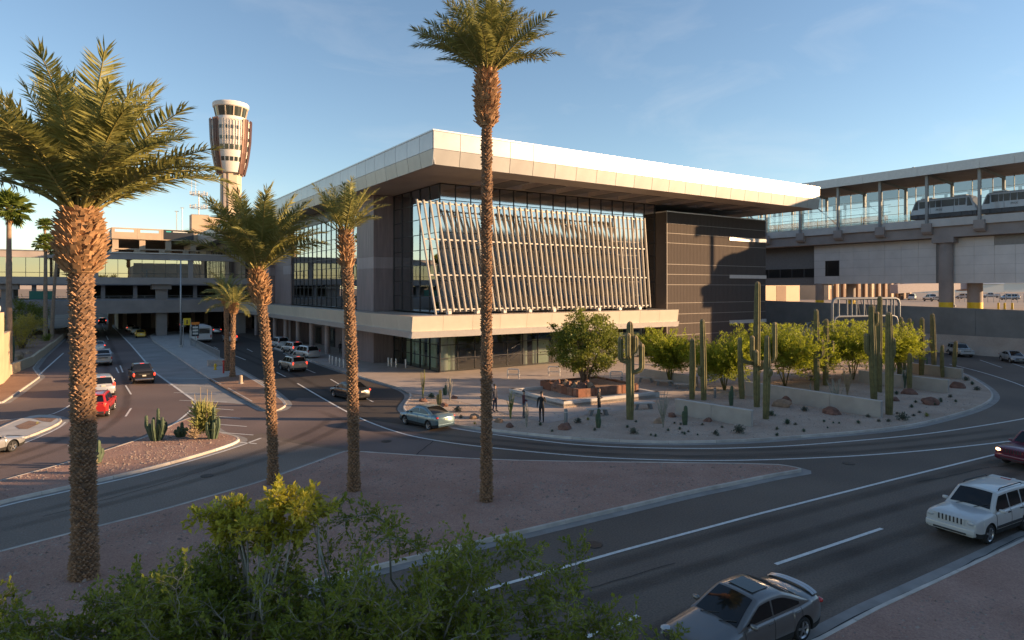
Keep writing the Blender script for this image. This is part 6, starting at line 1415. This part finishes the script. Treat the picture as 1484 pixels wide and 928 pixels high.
# left island plants
organ(227, 638, 592, 30, 'dark organ pipe cactus with one tall stem on the cactus island', 11, z=.14, r0=.10); organ(262, 633, 612, 20, 'low clump of cactus pads right of the tall-stemmed organ pipe', 8, z=.14, r0=.10, m=M_CAC); organ(308, 636, 590, 20, 'tall green organ pipe cactus in front of the yucca', 7, z=.14, r0=.11); organ(139, 672, 638, 30, 'candelabra cactus right of the big palm trunk', 5, z=.14, r0=.12)
def yucca(u, v, vt, wpx, label, n=150, z=.14, seed=0, m=None, spikes=4, hgt=1.):
    x, y = G(u, v, z); d = depth(x, y); H_ = (v-vt)*d/FX; r_ = wpx*d/FX/2; rnd = random.Random(seed); t = thing('yucca', label, 'yucca', (x, y, z)); mb = MB()
    for k in range(n):
        a = rnd.random()*2*pi; e = R(rnd.uniform(8, 88)); c = Vector((rnd.uniform(-.35, .35)*r_, rnd.uniform(-.35, .35)*r_, rnd.uniform(.1, .55)*H_)); D = Vector((cos(a)*cos(e), sin(a)*cos(e), sin(e))); l = r_*rnd.uniform(.5, .8); w = D.orthogonal().normalized()*.028*r_
        mb.add([c-w, c+w, c+D*l*.6+w, c+D*l, c+D*l*.6-w], [(0, 1, 2, 3, 4)])
    mb.build('leaf_rosette', m or M_YUC, t)
    for k in range(spikes): a = k*1.7; MB().tube([(cos(a)*r_*.3, sin(a)*r_*.3, .2), (cos(a)*r_*.4, sin(a)*r_*.4, H_*rnd.uniform(.85, 1.05))], [.035, .015], 5).build('flower_stalk', M_DRY, t)
yucca(294, 635, 563, 58, 'sunlit yellow-green yucca clump with dry stalks on the island tip', n=420, seed=2); yucca(281, 638, 612, 26, 'rusty dry grass tuft under the yucca', n=200, m=M_DRY, spikes=0, seed=3); yucca(134, 686, 655, 22, 'dry grass tuft at the big palm trunk', n=160, m=M_DRY, spikes=0, seed=4)
# left planter shrubs
bt_px('sun_gold_bush', 32, 505, 452, 30, 'bush in the left planter, sunlit gold put into its leaves', leafmat('sun_gold_leaf', (.36, .27, .04), (.48, .37, .06), .4), M_WOOD, z=.95, zlow=.2, nclump=60, nleaf=90, size=.22, asp=.4, seed=51, cl=.28, cat='shrub')  # leaf colour raised to gold in place of direct sun
bt_px('dark_bush', 42, 490, 430, 26, 'dark green bush behind the golden bush', M_MESQ, M_WOOD, z=.95, zlow=.3, nclump=60, nleaf=90, size=.3, asp=.4, seed=52, cl=.28, cat='shrub')
organ(17, 524, 487, 5, 'single tall cactus column beside the sand-coloured wall', 2, z=.95, r0=.2); rock(28, 517, 14, 'orange boulder in the left planter', M_ROCK2, z=.95, seed=70, flat=.9); rock(42, 513, 11, 'smaller tan boulder in the left planter', M_ROCK2, z=.95, seed=71); yucca(68, 497, 480, 22, 'dim grass tuft in the left planter', z=.95, n=120, spikes=0, seed=6, m=M_MESQ); yucca(30, 524, 512, 16, 'dry tuft at the front of the left planter', z=.95, n=120, spikes=0, seed=7, m=M_DRY)
yucca(54, 615, 610, 7, 'tiny green tuft on the small traffic island', z=.14, n=40, spikes=0, seed=8)
# --- benches, bollards, rails
def bench(u, v, w, rz, label):
    x, y = G(u, v, GZ); t = thing('slab_bench', label, 'bench', (x, y, GZ+.012), rz, 'slab benches on the plaza'); MB().box(-w/2, -.24, .42, w/2, .24, .52).build('seat', M_LOWT, t, bevel=.015)
    for s in (-1, 1): MB().add([(s*w*.36-.12, -.2, 0), (s*w*.36+.12, -.2, 0), (s*w*.36+.12, .2, 0), (s*w*.36-.12, .2, 0), (s*w*.28-.12, -.2, .42), (s*w*.28+.12, -.2, .42), (s*w*.28+.12, .2, .42), (s*w*.28-.12, .2, .42)], [(0, 3, 2, 1), (4, 5, 6, 7), (0, 1, 5, 4), (1, 2, 6, 5), (2, 3, 7, 6), (3, 0, 4, 7)]).build('leg', M_STEEL, t)
RZR = atan2(-FS, FC)
bench(867, 602, 1.8, RZR+R(12), 'slab bench in front of the planter'); bench(932, 593, 1.8, RZR+R(12), 'slab bench at the thick saguaro'); bench(936, 554, 1.7, RZR-R(12), 'left slab bench along the back wall'); bench(962, 559, 1.7, RZR-R(12), 'middle slab bench along the back wall'); bench(990, 564, 1.7, RZR-R(12), 'right slab bench along the back wall'); bench(1185, 551, 2.4, RZR, 'slab bench behind the twin-armed saguaro')
def bollard(u, v, h, r_, m, label, group, z=GZ):
    x, y = G(u, v, z); t = thing('bollard', label, 'bollard', (x, y, z), 0, group); MB().lathe([(r_, 0), (r_, h-.05), (r_*.8, h)], 12).build('post', m, t, smooth=40.); MB().lathe([(r_*1.02, h*.78), (r_*1.02, h*.84)], 12).build('light_band', M_LIP, t)
bollard(820, 616, 1.1, .13, M_STEEL, 'dark bollard at the plaza corner', 'path bollards'); bollard(1036, 577, .9, .11, M_STEEL, 'bollard between saguaros on the path', 'path bollards'); bollard(901, 561, 1.0, .12, M_STEEL, 'dark bollard behind the planter', 'path bollards')
for i, u in enumerate((478, 482, 487.5, 492.5, 498)): bollard(u, 527+i*1.6, 1.05, .11, M_LIP, 'pale bollard in the row at the sidewalk tip, number %s from the road' % ('one', 'two', 'three', 'four', 'five')[i], 'pale bollards at the sidewalk tip')
for i, u in enumerate((563, 567.5, 574, 588)): bollard(u, 531+i*.8, 1.05, .11, M_LIP, 'pale bollard by the corner glazing, %s in the row' % ('leftmost', 'second', 'third', 'rightmost')[i], 'pale bollards by the glazing')
def rack(u, v, label):
    x, y = G(u, v, GZ); t = thing('handrail_frame', label, 'rail', (x, y, GZ), RZR+R(-15), 'rail frames outside the glazing'); MB().tube([(-.6, 0, 0), (-.6, 0, .9), (-.52, 0, 1.0), (.52, 0, 1.0), (.6, 0, .9), (.6, 0, 0)], .06, 8).build('pipe_frame', M_LIP, t, smooth=40.); MB().box(-.7, -.2, .45, .7, .2, .5).build('shelf', M_LIP, t)
rack(744, 549, 'white rail frame left of the round tree'); rack(803, 545, 'white rail frame right behind the round tree'); rack(893, 553, 'white rail frame between tree and thick saguaro')
x, y = G(957, 542, GZ); t = thing('pipe_handrail', 'long pale handrail behind the planter', 'railing', (x, y, GZ), RZR-R(14)); mb = MB(); mb.tube([(-4, 0, .95), (4, 0, .95)], .04, 8); mb.build('rail', M_POLE, t)
for k in range(5): MB().tube([(-4+2*k, 0, 0), (-4+2*k, 0, .95)], .03, 6).build('post', M_POLE, t)
M_FRAME = mat('frame_grey_paint', (.20, .22, .24), .5, var=.04)
# --- white pipe frame (sign gantry seen from behind)
a = DP(1206, 433, 89); b = DP(1303, 433, 92); zt_ = a.z; c = (a+b)/2; gf = thing('pipe_sign_frame', 'pale rounded pipe gantry with upright and slanted bars above the palo verdes', 'sign gantry', (c.x, c.y, 0)); ax_ = Vector((b.x-a.x, b.y-a.y, 0)); W_ = ax_.length/2; gf.rotation_euler = (0, 0, atan2(ax_.y, ax_.x)); zl = zt_-2.45
mb = MB(); mb.tube([(-W_, 0, 0), (-W_, 0, zt_-.7), (-W_+.2, 0, zt_-.2), (-W_+.7, 0, zt_), (W_-.7, 0, zt_), (W_-.2, 0, zt_-.2), (W_, 0, zt_-.7), (W_, 0, 0)], .19, 10); mb.build('outer_frame', M_FRAME, gf, smooth=True)
mb = MB(); mb.tube([(-W_+.3, .02, 0), (-W_+.3, .02, zl-.7), (-W_+.5, .02, zl-.2), (-W_+1, .02, zl), (W_-1, .02, zl), (W_-.5, .02, zl-.2), (W_-.3, .02, zl-.7), (W_-.3, .02, 0)], .16, 10); mb.build('inner_frame', M_FRAME, gf, smooth=True)
for u in (1215, 1227, 1233.5, 1240, 1251, 1262, 1274, 1284, 1291, 1295):
    f = (u-1206)/97.*2-1; MB().tube([(f*W_, 0, zl), (f*W_, 0, zt_)], .11 if u != 1215 else .13, 8).build('upright_bar', M_FRAME, gf)
for k in range(11):
    f = -.52+k*.1; MB().beam((f*W_-.15, .12, zt_-.1), (f*W_+.28, .12, zl+.1), .10, .04).build('slanted_bar', M_STEEL, gf)
x, y = G(1170, 503); d = depth(x, y); H_ = CAMH-(469-V0)*d/FX; t = thing('small_lamp_post', 'short pale lamp post below the dark wall, left of the pipe frame', 'lamp post', (x, y, 0)); MB().tube([(0, 0, 0), (0, 0, H_)], .09, 8).build('pole', M_LIP, t); MB().box(-.1, -.12, H_, .75, .12, H_+.12).build('lamp_head', M_LIP, t)
# --- people
M_SKIN = mat('skin', (.38, .23, .16), .6, var=.05); M_HAIR = mat('dark_hair', (.02, .015, .012), .7, var=.1); M_CLO = {k: mat('cloth_'+k, c, .85, var=.1, scale=6) for k, c in dict(black=(.018, .018, .02), navy=(.025, .03, .05), red=(.20, .03, .05), grey=(.07, .07, .075), maroon=(.10, .025, .03), jeans=(.04, .05, .08)).items()}
def person(u, v, hgt, rz, top, legs, label, pose=0, seed=0, z=GZ+.012):
    x, y = G(u, v, z); t = thing('person', label, 'person', (x, y, z), rz); s = hgt/1.75
    st = .10+.02*seed; J = {}; E = []
    def j(n, p, r_): J[n] = (Vector(p), r_)
    step = .13 if pose == 1 else .03
    j('pel', (0, 0, .93), .135); j('wst', (0, .0, 1.08), .118); j('chs', (0, .01, 1.30), .145); j('nck', (0, .0, 1.47), .052); j('hd0', (0, -.02, 1.56), .075); j('hd1', (0, -.02, 1.66), .088); j('hd2', (0, -.005, 1.73), .05)
    for sx, nm in ((-1, 'l'), (1, 'r')):
        f = step*sx
        j('hip'+nm, (sx*.09, 0, .88), .09); j('kne'+nm, (sx*.10, -f*.7-.02, .48), .062); j('ank'+nm, (sx*.11, -f+(.04 if f < 0 else .0), .09), .042); j('toe'+nm, (sx*.12, -f-.15, .035), .032)
        j('sho'+nm, (sx*.19, .01, 1.40), .062)
        if pose == 2 and sx > 0: j('elb'+nm, (sx*.26, -.10, 1.18), .043); j('wri'+nm, (sx*.13, -.20, 1.42), .03); j('hnd'+nm, (sx*.10, -.16, 1.52), .034)
        elif pose == 3: j('elb'+nm, (sx*.27, .03, 1.15), .043); j('wri'+nm, (sx*.14, -.2, 1.10), .03); j('hnd'+nm, (sx*.08, -.26, 1.12), .034)
        else: j('elb'+nm, (sx*.25, .04, 1.13), .043); j('wri'+nm, (sx*.25, -.04+f, .88), .03); j('hnd'+nm, (sx*.245, -.07+f, .79), .034)
    E = [('pel', 'wst'), ('wst', 'chs'), ('chs', 'nck'), ('nck', 'hd0'), ('hd0', 'hd1'), ('hd1', 'hd2')]
    for nm in 'lr': E += [('pel', 'hip'+nm), ('hip'+nm, 'kne'+nm), ('kne'+nm, 'ank'+nm), ('ank'+nm, 'toe'+nm), ('chs', 'sho'+nm), ('sho'+nm, 'elb'+nm), ('elb'+nm, 'wri'+nm), ('wri'+nm, 'hnd'+nm)]
    names = list(J); me = bpy.data.meshes.new('body'); me.from_pydata([J[n][0]*s for n in names], [(names.index(a), names.index(b)) for a, b in E], []); o = obj('body', me, None)
    md = o.modifiers.new('skin', 'SKIN'); md.use_smooth_shade = True
    for i, n in enumerate(names): me.skin_vertices[0].data[i].radius = (J[n][1]*s, J[n][1]*s*(.78 if n in ('pel', 'wst', 'chs') else 1)); me.skin_vertices[0].data[i].use_root = (n == 'pel')
    o.modifiers.new('sub', 'SUBSURF').levels = 2
    dg = bpy.context.evaluated_depsgraph_get(); nm_ = bpy.data.meshes.new_from_object(o.evaluated_get(dg)); bpy.data.objects.remove(o)
    for m in (M_CLO[top], M_CLO[legs], M_SKIN, M_HAIR): nm_.materials.append(m)
    for p in nm_.polygons:
        c = p.center/s; p.use_smooth = True
        hand = any((c-J['hnd'+q][0]).length < .075 for q in 'lr')
        p.material_index = 2 if (c.z > 1.475 or hand) and abs(c.x) < .5 else (3 if c.z < .075 else (1 if c.z < .95 and abs(c.x) < .21 else 0))
    b = obj('body', nm_, t)
    hm = MB()
    for i in range(9):
        for k in range(14):
            ph, th = pi*.5*i/8, 2*pi*k/14; hm.v.append((.098*s*cos(ph)*cos(th), (.105*cos(ph)*sin(th)+.012)*s, (1.665+.105*sin(ph))*s-.02*s*(1 if sin(th) < -.3 else -1)*cos(ph)))
    for i in range(8):
        for k in range(14): hm.f.append((i*14+k, i*14+(k+1) % 14, (i+1)*14+(k+1) % 14, (i+1)*14+k)); hm.m.append(0)
    hm.build('hair', M_HAIR, t, smooth=True)
    return t
person(717, 597, 2.1, R(20), 'navy', 'navy', 'person in dark clothes standing just right of the tall palm trunk', 0, 1); person(759, 606, 2.0, R(60), 'maroon', 'grey', 'person in a maroon top at the corner of the planter', 3, 2); person(785, 612, 2.15, R(-50), 'black', 'black', 'person in black holding a phone to the ear on the path', 2, 3); person(868, 601, 2.0, R(30), 'black', 'black', 'dark-clothed person standing behind the front slab bench', 3, 2)
person(450, 519, 1.8, R(90), 'red', 'grey', 'person in a red top at the rear of the parked minivan', 1, 1, z=.004); person(493, 513, 1.75, R(180), 'black', 'black', 'person in black waiting under the terminal canopy', 0, 2)
# ================================================================ distance, added shade blocks, near tree
M_HANG = mat('hangar_tan', (.46, .35, .24), .8, var=.08, scale=.1); M_HANG2 = mat('hangar_brown', (.20, .13, .09), .8, var=.1, scale=.1); M_PINK = mat('jet_bridge_grey', (.36, .30, .29), .6, var=.06)
t = thing('service_building', 'sunlit beige box building seen under the walkway beside the terminal', 'building', (143, 100, 6.2)); MB().box(-16, 0, 0, 14, 30, 7).build('wall', M_HANG, t); MB().box(-16.2, -.2, 7, 14.2, 30.2, 7.4).build('roof_edge', M_ALU2, t); MB().box(4, -.06, 0, 8, -.01, 4).build('roller_door', M_HANG2, t)
t = thing('concourse_building', 'long tan concourse with dark pilasters beyond the apron columns', 'building', (212, 110, 6.2)); MB().box(-26, 0, 0, 25, 40, 11).build('wall', M_HANG, t)
for i in range(13): MB().box(-26+i*4.1, -.8, 0, -25+i*4.1, -.02, 10).build('pilaster', M_HANG2 if i % 3 else M_HANG, t)
for i in range(12): MB().box(-24.7+i*4.1, -.08, 5, -22.4+i*4.1, -.02, 7.5).build('window', M_BGL, t)
for i in range(0, 12, 2): MB().box(-24.5+i*4.1, -.07, 0, -22.6+i*4.1, -.02, 3.2).build('door', M_HANG2, t)
MB().box(-27, -2.2, 7.9, 26, -.0, 8.3).build('awning', M_HANG2, t)
t = thing('jet_bridge', 'pinkish grey jet bridge sloping above the apron', 'jet bridge', (212, 92, 6.2), R(-20)); MB().beam((-14, 0, 3.2), (13, 0, 4.6), 3, 2.6).build('tunnel', M_PINK, t); MB().box(11, -2.2, 2.6, 15, 2.2, 6.4).build('cab', M_PINK, t); MB().box(6, -.5, 0, 7, .5, 3).build('support_leg', M_HANG2, t); MB().box(-12, -.5, 0, -11, .5, 2.2).build('support_leg', M_HANG2, t)
for i, (u, dd, k, p, lab) in enumerate(((1322, 190, 'minivan', P_WHITE, 'white van on the apron beside the jet bridge'), (1350, 170, 'pickup', P_PALE, 'pale pickup truck on the apron left of the thick column'), (1398, 210, 'minivan', P_WHITE, 'white van on the apron between the two right columns'), (1436, 230, 'pickup', P_WHITE, 'white pickup truck far out on the apron at the right'), (1463, 190, 'minivan', P_SILVER, 'silver van on the apron nearest the right edge'))):
    c = car(k, p, 742, 600, R(20+30*i), lab, 'van' if k == 'minivan' else 'pickup truck', name='apron_van' if k == 'minivan' else 'apron_pickup', group='vehicles on the apron'); q = DP(u, 500, dd); c.location = (q.x, q.y, 6.204)
for i, u in enumerate((1447, 1456, 1467)):
    q = DP(u, 450, 104); t = thing('yellow_bollard', 'yellow apron bollard, %s of three' % ('left', 'middle', 'right')[i], 'bollard', (q.x, q.y, 6.2), 0, 'yellow bollards behind the retaining wall'); MB().lathe([(.16, 0), (.16, 1.0), (.1, 1.08)], 10).build('post', M_YEL, t); MB().lathe([(.25, 0), (.25, .06)], 10).build('foot', M_CONC, t)
q = DP(1382, 440, 118); t = thing('apron_pole', 'thin pale pole between the two right columns', 'pole', (q.x, q.y, 6.2)); MB().tube([(0, 0, 0), (0, 0, 9)], .16, 8).build('pole', M_POLE, t); MB().lathe([(.35, 0), (.35, .4)], 10).build('base', M_CONC, t)
# chain-link fence on the apron
q0, q1 = DP(1390, 430, 160), DP(1520, 430, 150); t = thing('apron_fence', 'low metal fence across the apron at the right', 'fence', (q0.x, q0.y, 6.2)); d_ = Vector((q1.x-q0.x, q1.y-q0.y, 0))
for i in range(16): MB().tube([d_*(i/15), d_*(i/15)+Vector((0, 0, 2.2))], .07, 6).build('post', M_POLE, t)
MB().beam((0, 0, 2.1), tuple(d_+Vector((0, 0, 2.1))), .06, .06).beam((0, 0, 1.1), tuple(d_+Vector((0, 0, 1.1))), .04, .04).beam((0, 0, .3), tuple(d_+Vector((0, 0, .3))), .04, .04).build('rail', M_POLE, t)
# distant sheds and tree belt
for i, (u, dd, w, h, lab) in enumerate(((1400, 520, 60, 7, 'low white shed far across the airfield, left of two'), (1465, 600, 70, 8, 'low white shed far across the airfield, right of two'))):
    q = DP(u, 430, dd); t = thing('distant_shed', lab, 'building', (q.x, q.y, 6.2), RZR); MB().box(-w/2, 0, 0, w/2, 25, h).build('wall', M_COL, t); MB().add([(-w/2-1, -1, h), (w/2+1, -1, h), (w/2+1, 12, h+2.5), (-w/2-1, 12, h+2.5), (w/2+1, 26, h), (-w/2-1, 26, h)], [(0, 1, 2, 3), (3, 2, 4, 5)]).build('roof', M_ALU, t)
tb_ = MB(); rnd = random.Random(5)
for k in range(150):
    q = DP(1150+rnd.random()*420, 430, rnd.uniform(640, 900)); r_ = rnd.uniform(4, 8); leafcloud(tb_, [((q.x, q.y, 6.2+r_*.6), r_)], 26, 3.2, .7, rnd)
o = tb_.build('tree_belt', M_MESQ); tag(o, 'far belt of trees along the airfield horizon', 'trees', kind='stuff')
mt = MB(); N = 90; vs = []
for i in range(N+1):
    a = R(-10+150*i/N); d = 8200; x, y = d*sin(a), d*cos(a); h = 75+95*max(0, noise.noise(Vector((i*.13, 2, 0)))+.25)+30*noise.noise(Vector((i*.5, 9, 0))); vs += [(x, y, -30), (x*1.0, y*1.0, h), (x*1.12, y*1.12, -30)]
mt.add(vs, [(3*i, 3*i+3, 3*i+4, 3*i+1) for i in range(N)]+[(3*i+1, 3*i+4, 3*i+5, 3*i+2) for i in range(N)]); struct(mt.build('mountains', mat('desert_mountain', (.22, .20, .21), .95, var=.1, scale=.002)))
# ---- unseen blocks added behind the viewer, shaped to shade the foreground
sg = thing('unseen_shade_block', 'unseen concrete block behind the viewer, added to shade the near road', 'parking garage', (120, -45, 0))
def sgp(x0, y0, z0, x1, y1, z1, name='shade_block_band'): MB().box(x0-120, y0+45, z0, x1-120, y1+45, z1).build(name, M_BRL, sg)
TS = tan(SUN_EL); HS = (40+29)/.584*TS
sgp(73, -60, 0, 260, -29, HS-.4, 'shade_block'); sgp(72.5, -29.6, HS-1.2, 260, -28.9, HS, 'shade_block_edge'); sgp(20, -60, 0, 72.4, -29.2, 19.4, 'lower_shade_block'); sgp(20, -29.6, 19.4, 72.4, -28.95, 20.4, 'shade_block_edge')
for i in range(5): sgp(74, -28.98, 2+i*3.6, 258, -28.9, 3.2+i*3.6, 'shade_block_band')
# ---- near tree at the bottom of the picture
nt_ = thing('foreground_tree', 'leafy thorny tree filling the bottom foreground, one branch lit yellow', 'tree', (*G(470, 1262), .12)); NB = Vector((*G(470, 1262), .12)); rnd = random.Random(77)
CL = []
def cl(u, v, d, n=1, yellow=False, ln=1.3, jit=.25):
    for _ in range(n): CL.append((DP(u, v, d)-NB+Vector((rnd.gauss(0, jit), rnd.gauss(0, jit), rnd.gauss(0, jit*.7))), yellow, ln))
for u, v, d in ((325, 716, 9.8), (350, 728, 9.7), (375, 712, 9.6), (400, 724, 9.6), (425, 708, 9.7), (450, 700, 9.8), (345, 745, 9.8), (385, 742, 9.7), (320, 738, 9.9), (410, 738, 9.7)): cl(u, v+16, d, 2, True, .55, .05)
for u, v, d in ((565, 724, 10), (530, 760, 10), (505, 790, 10), (480, 825, 9.6), (440, 815, 9.5), (400, 815, 9.5), (350, 815, 9.6), (300, 825, 9.8), (255, 800, 10), (220, 850, 9.8), (180, 885, 9.6), (110, 905, 9.2), (30, 895, 9.2), (20, 920, 9),
                (640, 800, 10.2), (610, 820, 10), (680, 830, 10), (650, 860, 9.6), (700, 870, 9.7), (720, 800, 10.2), (740, 780, 10.4), (760, 850, 9.8), (800, 850, 10), (840, 860, 10), (870, 880, 9.8), (820, 900, 9.6), (780, 905, 9.4), (740, 910, 9.3), (930, 910, 9.6), (900, 905, 9.6), (950, 922, 9.4)): cl(u, v, d, 1, False, 1.0, .15)
for _ in range(10): cl(rnd.uniform(310, 470), rnd.uniform(800, 860), rnd.uniform(9.4, 10), 1, False, .9, .12)
for _ in range(110): cl(rnd.uniform(210, 700), rnd.uniform(850, 1010), rnd.uniform(8.2, 10.6), 1, False, 1.1, .2)
for _ in range(22): cl(rnd.uniform(20, 300), rnd.uniform(905, 1020), rnd.uniform(8.2, 10.2), 1, False, 1.0, .2)
for _ in range(22): cl(rnd.uniform(680, 880), rnd.uniform(895, 1020), rnd.uniform(8.5, 10), 1, False, 1.0, .2)
for _ in range(16): cl(rnd.uniform(-10, 210), rnd.uniform(885, 990), rnd.uniform(8.6, 9.8), 1, False, .9, .15)
tw = MB(); lfg = MB(); lfy = MB(); hub = Vector((0, 0, 2.2)); tw.tube([(0, 0, 0), (.1, .05, 1.1), hub], [.24, .2, .17], 10)
limbs = []
for k in range(9):
    a = 2*pi*k/9+.3; e = hub+Vector((cos(a)*1.7, sin(a)*1.7, 1.0+rnd.uniform(0, .6))); m = hub.lerp(e, .5)+Vector((rnd.uniform(-.2, .2), rnd.uniform(-.2, .2), -.1)); tw.tube([hub, m, e], [.12, .09, .055], 7); limbs += [m, e, m.lerp(e, .5), hub.lerp(m, .6)]
def leaf(mb, p, d, s):
    a = (d+Vector((rnd.gauss(0, .6), rnd.gauss(0, .6), rnd.gauss(0, .6)+.1))).normalized(); b = a.cross(Vector((rnd.gauss(0, .5), rnd.gauss(0, .5), 1))).normalized(); l = s*rnd.uniform(.7, 1.35); w = l*.24; mid = p+a*l*.5+Vector((0, 0, .004))
    mb.add([p, mid-b*w, p+a*l, mid+b*w], [(0, 1, 2, 3)])
for (c, yel, ln) in CL:
    src = min(limbs, key=lambda q: (q-c).length); D = (c-src); D = D.normalized() if D.length > .01 else Vector((0, 0, 1))
    p0 = c-D*ln*.5; mid = src.lerp(p0, .5)+Vector((rnd.gauss(0, .12), rnd.gauss(0, .12), rnd.gauss(0, .1)+.05)); tw.tube([src, mid, p0], [.035, .022, .012], 5)
    tgt = lfy if yel else lfg; p = p0.copy(); d = (D+Vector((rnd.gauss(0, .3), rnd.gauss(0, .3), rnd.gauss(0, .2)+.15))); d.z *= (.12 if yel else .45); d.normalize(); pts = [p.copy()]; N = 9
    for i in range(N):
        d = (d+Vector((rnd.gauss(0, .35), rnd.gauss(0, .35), rnd.gauss(0, .25)))).normalized(); p = p+d*ln/N; pts.append(p.copy())
        for s in range(3):
            e = (d*.7+Vector((rnd.gauss(0, 1), rnd.gauss(0, 1), rnd.gauss(0, .7)))).normalized(); q = p.copy(); sub = [q.copy()]
            for j in range(5):
                e = (e+Vector((rnd.gauss(0, .4), rnd.gauss(0, .4), rnd.gauss(0, .3)))).normalized(); q = q+e*.075*(ln/1.1); sub.append(q.copy())
                for _ in range(4 if not yel else 3): leaf(tgt, q+Vector((rnd.gauss(0, .015), rnd.gauss(0, .015), rnd.gauss(0, .015))), e, .085 if yel else .07)
            tw.tube(sub, [.006, .005, .004, .004, .003, .002], 3, cap=False)
    tw.tube(pts, [.014*(1-.8*i/N)+.002 for i in range(N+1)], 4, cap=False)
tw.build('branches', M_TWIG, nt_, smooth=True); o = lfg.build('foliage', M_NEAR, nt_); o['kind'] = 'stuff'; o = lfy.build('sunlit_foliage', M_NEARY, nt_); o['kind'] = 'stuff'; tag(o, 'leaves on the topmost branch, sunlit yellow put into their colour')
